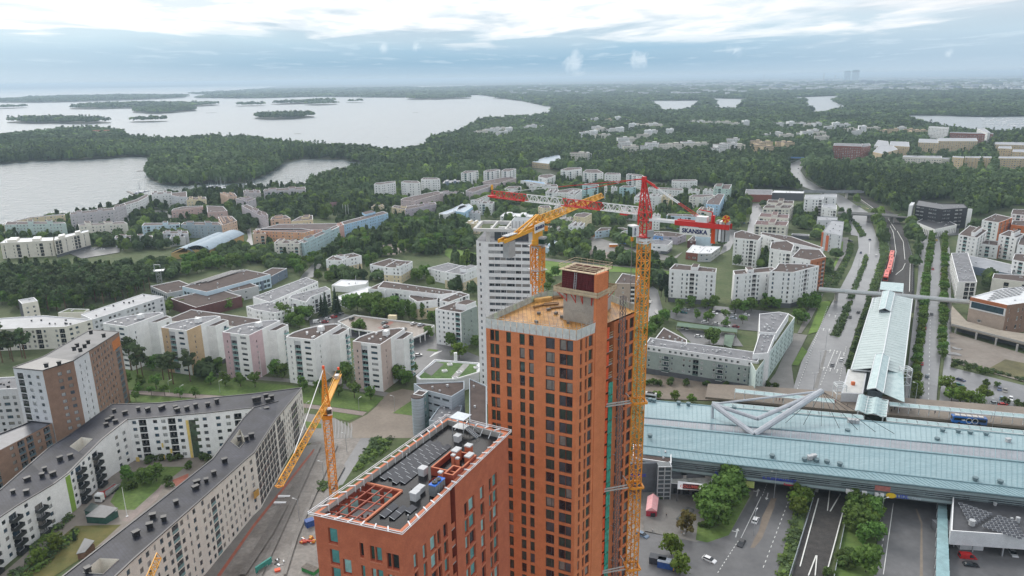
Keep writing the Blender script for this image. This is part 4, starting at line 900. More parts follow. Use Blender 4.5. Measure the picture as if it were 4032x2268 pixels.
def lt(mb,p,q,w,h,seg,c=.16,d=.09,rot=None,tri=False,m=0,w2=None,h2=None):
 p=Ve(p);q=Ve(q);ax=(q-p);L=ax.length;ax.normalize()
 if abs(ax.z)>.9:u=Ve((cos(rot or 0),sin(rot or 0),0));v=ax.cross(u)
 else:u=ax.cross(Ve((0,0,1))).normalized();v=u.cross(ax)
 n=max(1,round(L/seg));w2=w if w2 is None else w2;h2=h if h2 is None else h2
 def cs(t):
  W_=w+(w2-w)*t;H_=h+(h2-h)*t;o=p+ax*(L*t)
  if tri:return[o-u*W_/2,o+u*W_/2,o+v*H_]
  return[o-u*W_/2-v*H_/2,o+u*W_/2-v*H_/2,o+u*W_/2+v*H_/2,o-u*W_/2+v*H_/2]
 a=cs(0);e=cs(1);k=len(a)
 for i in range(k):mb.bar(a[i],e[i],c,m=m)
 for s in range(n):
  A=cs(s/n);B=cs((s+1)/n)
  for i in range(k):
   j=(i+1)%k
   mb.bar(A[i]if s%2 else A[j],B[j]if s%2 else B[i],d,m=m);mb.bar(B[i],B[j],d,m=m)
 for i in range(k):mb.bar(a[i],a[(i+1)%k],d,m=m)
def sign(root,c,ux,w,h,body,size):
 ux=Ve(ux).normalized();n=ux.cross(Ve((0,0,1)));c=Ve(c);g=MB();a=c-ux*w/2;e=c+ux*w/2
 g.hx([(a-n*.06-Ve((0,0,h/2))),(e-n*.06-Ve((0,0,h/2))),(e+n*.06-Ve((0,0,h/2))),(a+n*.06-Ve((0,0,h/2)))][::-1],[(a-n*.06+Ve((0,0,h/2))),(e-n*.06+Ve((0,0,h/2))),(e+n*.06+Ve((0,0,h/2))),(a+n*.06+Ve((0,0,h/2)))][::-1])
 s=g.bd('sign_board',mat('sign_white',(.74,.73,.68),.5,.04,1.),root)
 txo(body,size,c+n*.10,ux,(0,0,1),mat('sign_navy',(.01,.02,.10),.5,.1,1.),s,bold=.035)
def crane_red():
 m0=PD('g',1035,105,145.);z0=m0.z;x,y=27.3,145.
 x=m0.x;r=tg(Z5,'tall tower crane on yellow mast with red and white striped jib and red counter jib','crane',(x,y,0))
 for k in range(6):
  g=MB();za,zb=(z0/6)*k,(z0/6)*(k+1);lt(g,(x,y,za),(x,y,zb),1.95,1.95,1.9,.24,.12,math.pi/4+.12);g.bd(Zv,M_yel,r)
 g=MB();
 for a in range(4):pass
 lt(g,(x,y,z0),(x,y,z0+1.2),2.1,2.1,1.2,.28,.2,math.pi/4+.12);g.cyl((x,y,z0+.4),1.35,.5,20);g.bd('slewing_ring',M_whi,r)
 tip=P('n',1938,775,118.4);end=P('r',2285,1000,117.2);jd=(Ve((tip.x-x,tip.y-y,0))).normalized();z=118.4
 ap=PD('r',940,185,145.);L=(Ve((tip.x-x,tip.y-y))).length
 g=MB();lt(g,(x,y,z0+1.2),(x,y,z+.6),1.9,1.9,1.5,.22,.13,atan2(jd.y,jd.x));lt(g,(x,y,z+.6),(ap.x,ap.y,ap.z-1),1.9,1.9,1.5,.2,.11,atan2(jd.y,jd.x),w2=.45,h2=.45);g.box((ap.x,ap.y,ap.z-.5),(.7,.7,1.1),atan2(jd.y,jd.x));
 g.box((x,y,z0+1.3),(2.5,2.5,.25),atan2(jd.y,jd.x));g.bar((ap.x,ap.y,ap.z-.4),Ve((ap.x,ap.y,ap.z-.7))+jd*2.2,.25);g.bar((ap.x,ap.y,ap.z-.4),Ve((ap.x,ap.y,ap.z-1.5))-jd*2.4,.22);g.bd(Ke,M_red,r)
 st=[1.5,.25*L,.50*L,.745*L,L];cs=[M_whi,M_red,M_whi,M_red]
 for k in range(4):
  g=MB();a=Ve((x,y,z))+jd*st[k];e=Ve((x,y,z))+jd*st[k+1];lt(g,a,e,1.35,1.45,1.5,.17,.10,tri=True);g.bd(Zj,cs[k],r)
 g=MB();t=Ve((tip.x,tip.y,z));g.bar(t,t+Ve((0,0,2.4)),.15);g.box(t+Ve((0,0,.2)),(1.5,1.5,.3),atan2(jd.y,jd.x));g.bd('jib_tip',M_red,r)
 g=MB();g.cyl(t+Ve((0,0,1.7)),.28,1.1,8);g.bd('warning_light',M_yel2,r)
 g=MB();sd_=jd.cross(Ve((0,0,1)))
 for s,off,hh in((.91,.1,1.45),(.61,-.1,1.45)):
  e=Ve((x,y,z+hh))+jd*(s*L);a=Ve((ap.x,ap.y,ap.z-.7))+jd*2.2;mid=a.lerp(e,.55);g.bar(a,mid,.12,m=0);g.bar(mid,e,.12,m=1)
 cd=Ve((end.x-x,end.y-y,0));CL=cd.length;cd.normalize();sc=cd.cross(Ve((0,0,1)))
 for s in(-.5,.5):
  a=Ve((ap.x,ap.y,ap.z-.5))+sc*s*.4;e=Ve((x,y,z+.4))+cd*(CL*.66)+sc*s*1.2;q0=a.lerp(e,.25);q1=a.lerp(e,.62);g.bar(a,q0,.16,m=0);g.bar(q0,q1,.16,m=1);g.bar(q1,e,.11,m=0)
 g.bd('tie_bar',[M_red,M_whi],r)
 zc=117.6;g=MB()
 for s in(-.65,.65):g.bar(Ve((x,y,zc))+cd*1.2+sc*s,Ve((x,y,zc))+cd*(CL*.40)+sc*s,.18,.5)
 g.hx(*[[Ve((x,y,zc+dz))+cd*1.2-sc*.6,Ve((x,y,zc+dz))+cd*1.2+sc*.6,Ve((x,y,zc+dz))+cd*(CL*.4)+sc*.6,Ve((x,y,zc+dz))+cd*(CL*.4)-sc*.6]for dz in(-.05,.05)]);g.bd(Zk,M_whi,r)
 g=MB()
 for s in(-.75,.75):g.bar(Ve((x,y,zc))+cd*(CL*.38)+sc*s,Ve((x,y,zc))+cd*CL+sc*s,.25,.95)
 for k in range(6):e=Ve((x,y,zc))+cd*(CL*(.40+.115*k));g.bar(e-sc*.75,e+sc*.75,.14)
 e=Ve((x,y,zc))+cd*(CL*.80);g.bar(e+sc*.6,e+sc*.6+Ve((0,0,2.6)),.2);g.bar(e+sc*.6+Ve((0,0,2.6)),e-cd*2.6+sc*.6+Ve((0,0,2.9)),.16);g.box(e+Ve((0,0,1.)),(.6,.6,1.8),atan2(cd.y,cd.x));g.bd(Zk,M_red,r)
 g=MB();e=Ve((x,y,zc+.95))+cd*(CL*.68);g.box(e,(2.2,1.5,1.2),atan2(cd.y,cd.x));g.bd('hoist_winch',M_whi,r)
 for k in range(4):
  g=MB();e=Ve((x,y,zc-.9))+cd*(CL*(.86+.037*k));g.box(e,(.42,1.5,4.0-.2*(k%2)),atan2(cd.y,cd.x));g.bd(Zt,[M_cnc,M_whi,M_cnc,M_cnc][k],r)
 g=MB();g.box(Ve((x,y,zc-1.9))+cd*(CL*.815),(.85,.2,3.2),atan2(cd.y,cd.x));g.bd('ballast_guide',mat(Zw,(.75,.09,.02),.5,.1,1.),r)
 sign(r,Ve((x,y,zc-1.35))+cd*(CL*.62)-sc*(-.95 if sc.y<0 else .95),cd if cd.x>0 else-cd,6.0,1.55,'SKANSKA',1.15)
 g=MB();e=Ve((x,y,zc+1.2))+cd*(CL*.96)+sc*.9;
 for a in range(8):pass
 n_=Ve((0,-1,0));pts=[e+Ve((.75*cos(t*.7854),0,.75*sin(t*.7854)+.4))for t in range(8)]
 g.hx([p+Ve((0,.05,0))for p in pts],[p-Ve((0,.05,0))for p in pts],0);
 for t in range(0,8,2):g.hx([e+Ve((0,-.06,.4)),e+Ve((.72*cos(t*.7854),-.06,.72*sin(t*.7854)+.4)),e+Ve((.72*cos((t+1)*.7854),-.06,.72*sin((t+1)*.7854)+.4))],[e+Ve((0,-.09,.4)),e+Ve((.72*cos(t*.7854),-.09,.72*sin(t*.7854)+.4)),e+Ve((.72*cos((t+1)*.7854),-.09,.72*sin((t+1)*.7854)+.4))],1)
 g.bar(e+Ve((0,0,-1.2)),e+Ve((0,0,.4)),.08,m=1);g.bd('wind_vane',[M_yel2,M_red],r)
 cb=Ve((x,y,z0+2.6))+jd*.6-Ve((1.9,1.0,0));g=MB();g.box(cb,(1.5,1.9,2.2),.4,0);g.box(cb+Ve((-.42,-.25,-.1)),(.75,1.6,1.9),.4,1);c_=g.bd('cab',[M_whi,gma(Kl,(.02,.05,.04))],r)
 txo('POTAIN',.42,cb+Ve((.16,-1.01,0))+Ve((.1,-.1,0)),(0,0,1),(-cos(.4),-sin(.4),0),mat('sign_navy',(.01,.02,.1)),c_,bold=.012)
 g=MB();g.box((x+.9,y-1.3,z0+2.1),(1.3,.8,1.3),.3);g.bd('electric_cabinet',mat('cabinet_grey',(.35,.36,.37),.5,.1,1.),r)
 tr=Ve((x,y,z-.3))+jd*4.6;g=MB();g.box(tr,(1.6,1.5,.3),atan2(jd.y,jd.x));g.bd('trolley',M_red,r)
 hk=PD('r',750,1110,tr.y);g=MB();
 for s in(-.25,.25):g.bar(tr+Ve((s,0,0)),Ve((hk.x+s,tr.y,hk.z+.5)),.04)
 g.bar((hk.x,tr.y,hk.z-1),(hk.x,tr.y,hk.z-16),.14);g.bd('hoist_rope',M_rope,r)
 g=MB();g.box((hk.x,tr.y,hk.z),(.5,.4,1.3));g.cyl((hk.x,tr.y,hk.z-1.),.3,.5,8);g.bd('hook_block',M_yel,r)
 for zc_ in(78.,57.6,36.5):
  g=MB();
  for q in range(4):
   a=math.pi/4+.12+q*math.pi/2;A=Ve((x+2.1*cos(a),y+2.1*sin(a),zc_));B=Ve((x+2.1*cos(a+math.pi/2),y+2.1*sin(a+math.pi/2),zc_));g.bar(A,B,.45,.4)
  g.bd('collar',M_yel,r)
  u=(TR-TF).normalized();g=MB();w0=TF+u*10.5;w1=TF+u*18
  for w_ in((w0,-.8),(w0,.3),(w1,.2)):g.bar((w_[0].x,w_[0].y,zc_+w_[1]*.5),(x-1.2,y-.2+w_[1],zc_),.24)
  g.bd('wall_tie',mat('tie_grey',(.45,.43,.40),.6,.1,1.),r)
crane_red()
def crane_mid():
 p=PD('q',490,640,168.);x,y,z0=p.x,p.y,p.z;r=tg(Z5,'amber tower crane behind the tall tower with horizontal lattice jib and grey hanging ballast block','crane',(x,y,0))
 for k in range(6):g=MB();lt(g,(x,y,z0/6*k),(x,y,z0/6*(k+1)),1.95,1.95,1.9,.23,.13,math.pi/4+.3);g.bd(Zv,M_yel,r)
 for zz in(z0-.6,z0-6.2):
  g=MB();g.box((x,y,zz),(3.4,3.4,.12),.6);g.box((x+.3,y-1.7,zz+.5),(3.2,.06,.06),.6);g.bd('platform',Ms,r)
 g=MB();lt(g,(x,y,z0-9.6),(x,y,z0-.2),2.5,2.5,2.3,.26,.14,math.pi/4+.3);g.bd('climbing_frame',M_yel,r)
 z=112.3;tip=P('n',2368,776,z);jd=Ve((tip.x-x,tip.y-y,0));L=jd.length;jd.normalize();end=P('n',1974,950,z-1.0);cd=Ve((end.x-x,end.y-y,0));CL=cd.length;cd.normalize();ang=atan2(jd.y,jd.x);sc=jd.cross(Ve((0,0,1)))
 for k in range(4):
  g=MB();a=Ve((x,y,z))+jd*(1.2+(L-1.2)*k/4);e=Ve((x,y,z))+jd*(1.2+(L-1.2)*(k+1)/4);lt(g,a,e,1.5,1.9-.2*k,1.9,.20,.11,tri=True,h2=1.9-.2*(k+1));g.bd(Zj,M_yel2,r)
 g=MB();g.cyl((x,y,z0),1.4,.8,16);g.box((x,y,(z0+z)/2),(1.8,1.8,z-z0+1.2),ang);ap=Ve((x,y,z+2.2))
 for s in(-.6,.6):
  g.bar(Ve((x,y,z))+sc*s-jd*1,ap+sc*s*.3,.3);g.bar(Ve((x,y,z))+sc*s+jd*1.4,ap+sc*s*.3,.25)
 g.bd(Ke,M_yel2,r)
 g=MB()
 for s in(-.75,.75):
  g.bar(Ve((x,y,z-.4))+sc*s,Ve((x,y,z-1.0))+cd*CL+sc*s,.3,.8);g.bar(ap+sc*s*.3,Ve((x,y,z-.6))+cd*(CL*.62)+sc*s,.28,.4)
 for k in range(7):e=Ve((x,y,z-.6-.4*k/6))+cd*(CL*(k+1)/7);g.bar(e-sc*.75,e+sc*.75,.2)
 g.bd(Zk,M_yel2,r)
 g=MB();e=Ve((x,y,z-.2))+cd*(CL*.78);g.box(e,(4.2,1.5,.15),atan2(cd.y,cd.x));
 for s in(-.75,.75):
  g.bar(e-cd*2+sc*s+Ve((0,0,1.)),e+cd*2+sc*s+Ve((0,0,1.)),.07)
  for k in range(6):q=e+cd*(-2+.8*k)+sc*s;g.bar(q,q+Ve((0,0,1.)),.06)
 g.bd('walkway',Ms,r)
 g=MB();e=Ve((x,y,z-3.3))+cd*(CL*.80);g.box(e,(2.6,1.6,3.6),atan2(cd.y,cd.x));g.bd(Zt,M_cnc,r)
 side=-sc if sc.y>0 else sc
 c=Ve((x,y,z-.1))+cd*(CL*.17)+side*1.25;sign(r,c+side*.7,jd if jd.x>0 else-jd,5.2,1.9,'SKANSKA',1.1)
 g=MB();c=Ve((x,y,z0+1.))+side*1.9+cd*1.1;g.box(c,(1.7,1.4,2.),ang,0);g.box(c+side*.1+cd*.1,(1.75,1.42,1.1),ang,1);g.bd('cab',[mat('cabinet_grey',(.35,.36,.37)),gma(Kl,(.02,.05,.04))],r)
 g=MB();e=Ve((x,y,z-.3))+jd*5;g.box(e,(1.5,1.6,.5),ang);g.box(e-Ve((0,0,1.6)),(.7,.6,1.2),ang);g.bd('trolley',M_yel,r)
crane_mid()
def crane_small():
 p=PD('s',612,600,150.);x,y,z0=p.x,p.y,p.z;r=tg(Z5,'slim yellow crane over the muddy street with jib pointing at the viewer','crane',(x,y,0))
 for k in range(4):g=MB();lt(g,(x,y,z0/4*k),(x,y,z0/4*(k+1)),1.55,1.55,1.45,.17,.09,.5);g.bd(Zv,M_yel,r)
 z=z0+2.4;tip=P('s',128,1330,z);jd=Ve((tip.x-x,tip.y-y,0));L=jd.length;jd.normalize();sc=jd.cross(Ve((0,0,1)))
 g=MB();g.cyl((x,y,z0-.9),1.2,1.0,20);g.cyl((x,y,z0+.1),1.0,.3,20,1);g.cyl((x,y,z0+.4),1.25,.9,20);g.bd('slewing_ring',[M_yel,Mv],r)
 ap=PD('s',578,140,150.);g=MB();lt(g,(x,y,z0+1.2),ap,1.5,1.5,1.4,.17,.1,.5,w2=.3,h2=.3);g.bd(Ke,M_yel,r)
 for k in range(3):g=MB();a=Ve((x,y,z))+jd*(.8+(L-.8)*k/3);e=Ve((x,y,z))+jd*(.8+(L-.8)*(k+1)/3);lt(g,a,e,1.25,1.2,1.3,.15,.085,tri=True);g.bd(Zj,M_yel2,r)
 t=Ve((tip.x,tip.y,z));g=MB();g.bar(t-sc*.8,t+sc*.8,.2);g.bar(t-sc*.7,t+jd*.6,.14);g.bar(t+sc*.7,t+jd*.6,.14);g.bd('jib_tip',M_yel,r)
 end=P('s',735,190,z+.2);cd=Ve((end.x-x,end.y-y,0));CL=cd.length;cd.normalize();s2=cd.cross(Ve((0,0,1)))
 g=MB()
 for s in(-.6,.6):g.bar(Ve((x,y,z))+s2*s,Ve((x,y,z+.1))+cd*CL+s2*s,.2,.4);g.bar(Ve((x,y,z+1))+s2*s+cd*2,Ve((x,y,z+1.1))+cd*CL+s2*s,.06)
 g.hx(*[[Ve((x,y,z+dz))-s2*.55,Ve((x,y,z+dz))+s2*.55,Ve((x,y,z+dz))+cd*CL+s2*.55,Ve((x,y,z+dz))+cd*CL-s2*.55]for dz in(-.05,.05)]);g.bd(Zk,M_yel2,r)
 g=MB();e=Ve((x,y,z+.6))+cd*(CL*.86);g.box(e,(1.4,1.0,.9),atan2(cd.y,cd.x));g.bd('hoist_winch',Ms,r)
 g=MB();g.box(Ve((x,y,z-1))+cd*(CL*.95),(1.,1.3,1.8),atan2(cd.y,cd.x));g.bd(Zt,M_cnc,r)
 g=MB();e=Ve((x,y,z+1.2))+jd*(L*.72);g.bar(ap,e,.13);e=Ve((x,y,z+.2))+cd*(CL*.8);g.bar(ap,e,.1);g.bd('tie_bar',M_whi,r)
 g=MB();g.box((x+.9,y-.9,z0+1.2),(1.0,1.2,1.6),.5,0);g.box((x+.85,y-1.15,z0+1.3),(1.02,.9,1.0),.5,1);g.bd('cab',[M_whi,gma(Kl,(.02,.05,.04))],r)
 for q in(ap+Ve((0,0,.2)),end+Ve((0,0,1.2))):g=MB();g.cyl(q,.3,.6,8);g.bd('warning_light',mat(Zw,(.75,.09,.02)),r)
crane_small()
def crane_tip():
 z=62.;a=P('w',372,1462,z);e=P('w',397,1405,z);jd=(a-e).normalized();r=tg('crane_jib','tip of a yellow lattice crane jib rising over the lower white wing','crane',(a.x,a.y,0))
 far_=a+jd*16;g=MB();lt(g,e,far_,1.2,1.2,1.3,.15,.085,tri=True);g.bd(Zj,M_yel2,r);g=MB();g.bar(e-Ve((.6,0,0)),e+Ve((.6,0,0)),.2);g.bd('jib_tip',M_yel,r)
 g=MB();lt(g,(far_.x,far_.y,0),(far_.x,far_.y,z+4),1.5,1.5,1.5,.17,.09,.3);g.bd(Zv,M_yel,r)
crane_tip()
def hoist():
 u=(TR-TF).normalized();n=Ve((u.y,-u.x));p=TF+u*14.0+n*1.3;zt=101.5
 r=tg('construction_hoist','thin grey lattice hoist mast climbing the tall orange tower beside green netting','hoist mast',(p.x,p.y,0))
 for k in range(5):g=MB();lt(g,(p.x,p.y,zt/5*k),(p.x,p.y,zt/5*(k+1)),.85,.85,1.3,.12,.07,.6);g.bd(Zv,mat('hoist_grey',(.17,.15,.15),.6,.2,1.),r)
 for k in range(8):z=92-9*k;g=MB();q=p-n*1.3;g.bar((p.x-.3,p.y,z),(q.x-.7,q.y,z),.09);g.bar((p.x+.3,p.y,z),(q.x+.5,q.y+.5,z),.09);g.bd('wall_tie',Ms,r)
hoist()
M_blackroof=mat('seamed_roof_black',(.026,.027,.038),.45,.45,.12,spec=.16,fine=.25);sps(M_blackroof,.55,.25,direction='DIAGONAL')
def zat(t,xy,base,tb=None):
 b=P(tb or t,*base,0);d=ray(t,*xy);k=hypot(b.x,b.y)/hypot(d.x,d.y);return H+d.z*k
def courtyard():
 c=Ve((-125,250,0));b=Bld('courtyard_block','white courtyard block folded round a green yard, with kinked black metal roof',Qb,c);r=b.root
 def wing(st,inner,outer,wl=Qe,wells={}):
  for k in range(len(st)-1):
   (i0,o0,z0),(i1,o1,z1)=st[k],st[k+1]
   I0,O0,I1,O1=P(*i0,z0),P(*o0,z0),P(*i1,z1),P(*o1,z1);cen=(I0+O0+I1+O1)/4;FP.append([(p.x,p.y)for p in(I0,O0,O1,I1)])
   for(A,B,sp)in((I0,I1,inner[k]if k<len(inner)else None),(O0,O1,outer[k]if k<len(outer)else None)):
    u=B-A;n=Ve((u.y,-u.x,0));za,zb=A.z,B.z
    if n.dot((A+B)/2-cen)<0:A,B=B,A
    b.fc(A,B,0,A.z,B.z,Wa[wl if not sp or Qz not in sp else sp[Qz]],sp)
   g=MB()
   def bl(s,t):return(I0*(1-t)+O0*t)*(1-s)+(I1*(1-t)+O1*t)*s
   if k in wells:
    s0,s1,t0,t1=wells[k]
    for q in((0,s0,0,1),(s1,1,0,1),(s0,s1,0,t0),(s0,s1,t1,1)):g.face([bl(q[0],q[2]),bl(q[0],q[3]),bl(q[1],q[3]),bl(q[1],q[2])])
    w=MB();d=Ve((0,0,-4.5));cc=[bl(s0,t0),bl(s0,t1),bl(s1,t1),bl(s1,t0)]
    for i in range(4):w.face([cc[i]+d,cc[(i+1)%4]+d,cc[(i+1)%4]+Ve((0,0,.25)),cc[i]+Ve((0,0,.25))])
    w.face([p+d for p in cc],1);w.bd('light_well',[Wa[Qq],Rg],r)
   else:g.face([bl(0,0),bl(0,1),bl(1,1),bl(1,0)])
   for i in range(len(g.f)):
    f=[Ve(g.v[x])for x in g.f[i]]
    if(f[1]-f[0]).cross(f[2]-f[0]).z<0:g.f[i]=tuple(reversed(g.f[i]))
   g.bd(Zp,M_blackroof,r)
   for A,B in((I0,I1),(O0,O1)):e=MB();e.bar(A+Ve((0,0,.05)),B+Ve((0,0,.05)),.5,.3);e.bd('eaves_trim',mat(Kf,(.02,.02,.025),.4,.2,1.),r)
 blk=mat('balcony_black',(.025,.028,.030),.4,.2,1.)
 bal=dict(fh=2.9,pat='wBwwB.w',sp=3.4,w=1.5,slab=blk,rail=blk,frame=Mf,deep=2.0,bw=3.2,g=.4)
 inn=dict(fh=2.95,pat='wwbw.wwnw',sp=3.0,w=1.6,g=.3,frame=Mf,rail=blk)
 ws=dict(fh=2.95,pat='wwnwwbwn',sp=2.7,w=1.35,h=1.7,sill=.6,g=.3,frame=Mf)
 wing([(('a',-250,1180),('a',-330,1010),17.),(('a',130,925),('a',0,812),15.6),(('a',400,765),('a',230,612),14.5),(('a',500,690),('a',370,492),14.8),(('a',760,430),('a',520,402),16.6),(('a',945,285),('a',830,175),18.2)],
   [bal,bal,None,bal,dict(fh=2.95,pat='.ww',sp=3,g=.3,w=1.5,frame=Mf)],[],wells={3:(.5,.95,.25,.6)})
 wing([(('a',945,285),('a',830,175),18.2),(('a',1100,275),('a',1180,165),18.4),(('a',1560,235),('a',1600,122),19.3),(('a',1886,198),('a',1886,95),19.5),(('b',180,150),('b',355,50),19.5)],
   [dict(inn,pat='wbw'),inn,inn],[])
 wing([(('a',330,1560),('a',700,1600),25.),(('a',650,1310),('a',990,1325),24.6),(('a',1190,890),('a',1470,902),24.1),(('a',1580,580),('a',1830,580),21.9),(('a',1810,275),('b',0,533),22.0),(('a',1886,198),('b',158,290),22.0),(('b',180,150),('b',355,50),19.6)],
   [],[ws,ws,dict(ws,off=3),dict(ws,off=1),dict(fh=2.95,pat='b',sp=3.0,g=.6,rail=GL[0]),dict(fh=2.95,pat='bbbwnww',sp=2.6,g=.6,w=1.2,h=1.9,sill=.5,rail=GL[0],frame=Mf)],wl=Qq,wells={0:(.55,.97,.3,.72),3:(.45,.8,.15,.55)})
 def plq(t,x0,y0,x1,y1,z,za,zb,m,nm):
  A,B=P(t,x0,y0,z),P(t,x1,y1,z);u=(B-A).normalized();n=Ve((u.y,-u.x,0));n=n if n.dot(-A)>0 else-n
  g=MB();q=[A+n*.08,B+n*.08,B-n*.05,A-n*.05];g.prs([(p.x,p.y)for p in q],za,zb);g.bd(nm,m,r)
 plq('a',480,703,515,680,14.8,.2,14.0,mat('panel_green',(.22,.36,.06),.6,.1,1.),'green_panel')
 plq('a',1372,252,1392,250,19.0,.1,16.6,mat('panel_yellow',(.70,.52,.16),.6,.1,1.),'yellow_panel');plq('a',1395,250,1475,243,19.0,.1,16.6,mat('stair_glazing',(.05,.08,.05),.12,.6,.6,spec=.8),'stair_glazing')
 for x0,x1,y,za in((960,985,284,.3),(1168,1180,270,.3),(1168,1180,270,5.6),(1225,1240,266,2.9)):plq('a',x0,y,x1,y-1,18.8,za,za+1.9,mat('panel_yellow',(.7,.52,.16)),'yellow_panel')
 for x,y,za in((1385,985,13.),(1395,975,10.),(1640,735,4.),(1650,725,1.5),(1850,560,6.5)):plq('a',x,y,x+38,y-32,23.,za,za+2.6,mat('panel_ochre',(.50,.28,.06),.6,.1,1.),'ochre_panel')
 for x,y,z in((100,840,15.2),(200,840,15),(205,745,14.6),(315,715,14.6),(335,670,14.6),(395,705,14.5),(447,590,15.),(525,573,15.),(790,340,17),(805,305,17.3),(860,315,17.4),(850,235,17.6),(835,285,17.5),(930,250,18.),
  (1030,220,18.3),(1100,225,18.3),(1195,215,18.5),(1215,205,18.5),(1305,210,18.7),(1320,228,18.7),(1390,215,18.9),(1455,195,19.),(1545,187,19.2),(1612,160,19.4),
  (655,1420,24.8),(1013,1150,24.4),(1115,1090,24.3),(1137,1020,24.2),(1220,1040,24.2),(1310,920,24),(1455,810,23.2),(1465,770,23.),(1535,755,23.),(1590,700,22.5),(1670,605,22.2),(1778,440,22.),(1832,440,22.),(1870,418,22.)):
  p=P('a',x,y,z);f=ru(.85,1.3);vent(r,(p.x,p.y,z-.1),(1.7*f,1.5,1.7),rc((.4,.9,.65)),Mv)
 for x,y in((10,230),(40,235),(5,150),(35,145),(90,125),(105,160),(133,135),(95,225)):p=P('b',x,y,20.);vent(r,(p.x,p.y,19.8),(2.0,1.6,1.9),.5,Mv)
 b.finish(cap=100)
courtyard()
def brown_tower():
 f0=P('a',385,312,15.3);D=hypot(f0.x,f0.y)
 def zup(t,x,y,base):d=ray(t,x,y);return H+d.z*hypot(base.x,base.y)/hypot(d.x,d.y)
 zB=zup('e',322,1080,f0);zC=34.7;zM=zB+1.0
 A=P('e',98,1058,zB);B=P('e',322,1080,zB);M=P('e',560,1004,zM);C=P('e',905,785,zC);D_=P('e',690,770,zC);N=P('e',330,975,zM)
 cen=(A+B+C+D_)/4;b=Bld(Qn,'brown brick tower with white leaf-patterned panels left of the white courtyard block',Q4,(cen.x,cen.y,0));r=b.root
 FP.append([(p.x,p.y)for p in(A,B,C,D_)])
 sp=dict(fh=2.95,pat='.wwn',sp=2.9,w=1.5,g=.5,frame=mat('window_frame_blue',(.06,.09,.14),.5,.1,1.),glass=[GL[2],GL[2],GL[1],GL[4]])
 b.fc(A,B,0,A.z,B.z,Wa[Qf],dict(sp,pat='bwww',sp=3.2,rail=GL[0]));b.fc(B,M,0,B.z,M.z,Wa[Qm],sp)
 p1=M.lerp(C,.30);p2=M.lerp(C,.80)
 b.fc(M,p1,0,M.z,p1.z,Wa[Qf],dict(fh=2.95,pat='.n',sp=2.4,g=.5,frame=Mf,glass=[GL[0]]));b.fc(p1,p2,0,p1.z,p2.z,Wa[Qm],dict(sp,pat='www'));b.fc(p2,C,0,p2.z,C.z,Wa[Qm],dict(fh=2.95,pat='b',sp=4.5,bw=4.2,g=.5,rail=mat('rail_bluegrey',(.09,.14,.17),.4,.1,1.)))
 b.fc(C,D_,0,C.z,D_.z,Wa[Qm]);b.fc(D_,N,0,D_.z,N.z,Wa[Qm]);b.fc(N,A,0,N.z,A.z,Wa[Qm])
 g=MB();g.face([A,B,M,N]);g.face([N,M,C,D_]);g.bd(Zp,R_dark if False else mat('roof_sheet_dark',(.075,.072,.075),.4,.3,.2),r)
 e=MB();
 for a,q in((A,B),(B,M),(M,C),(C,D_),(D_,N),(N,A)):e.bar(a,q,.4,.35)
 e.bd('eaves_trim',mat(Kf,(.02,.02,.025)),r)
 for x,y in((347,1015),(445,1000),(588,895),(645,900),(672,870),(612,930),(692,795),(790,820),(565,920)):p=P('e',x,y,zM+2);vent(r,(p.x,p.y,zM-.2 if x<500 else zM+1.6),(1.7,1.6,1.8),.5,Mv)
 def plq(a,q,t0,t1,z0,z1,m,nm):
  p,s=a.lerp(q,t0),a.lerp(q,t1);u=(s-p);n=Ve((u.y,-u.x,0)).normalized()*.06;g=MB();g.prs([(v.x,v.y)for v in(p+n,s+n,s-n,p-n)],z0,z1);g.bd(nm,m,r)
 plq(M,C,.80,.985,zC-6.2,zC-1.8,mat('panel_orange',(.48,.15,.03),.6,.15,1.),'orange_panel')
 ml=mat('leaf_paint',(.40,.41,.42),.7,.1,1.)
 for(a,q,tt)in((A,B,(.35,.62)),(M,p1,(.25,.75))):
  g=MB();u=(q-a);n=Ve((u.y,-u.x,0)).normalized()*.03;L=u.length;u.normalize()
  for k in range(60):
   x=ru(tt[0],tt[1])*L;z=ru(6,a.z-3);s=ru(.5,1.1);t_=ru(-.9,.9);p=a+u*x+n;p.z=z
   d=u*sin(t_)+Ve((0,0,cos(t_)));w=u*cos(t_)-Ve((0,0,sin(t_)));g.face([p,p+d*s*.5+w*s*.22,p+d*s,p+d*s*.5-w*s*.22])
  g.bd('leaf_mural',ml,r)
 b.finish(cap=100)
 zw=15.3;q=[P('a',-260,650,zw),P('a',385,314,zw),P('a',236,295,zw),P('a',-260,490,zw)]
 bK('brick_wing','low brown brick block with glazed balconies and wet dark roof left of the courtyard block',Qb,q,zw,Qm,mat('roof_sheet_wet',(.10,.10,.115),.3,.35,.2),fac={0:dict(fh=2.95,pat='bwb.wb',sp=3.6,g=.3,w=1.6,frame=Mf,rail=mat('rail_bluegrey',(.09,.14,.17)))},vn=0,trim=mat(Kf,(.02,.02,.025)))
 q=rectd('e',(-200,1232),(140,1215),14,21.);bK('white_block','white block with one wide dark window behind the brown brick tower',Qb,q,21,Qf,Rg,fac={0:dict(fh=3,pat='wwwW',sp=3.2,w=1.3,g=.4,frame=Mf)},vn=6,ventm=Mv)
brown_tower()
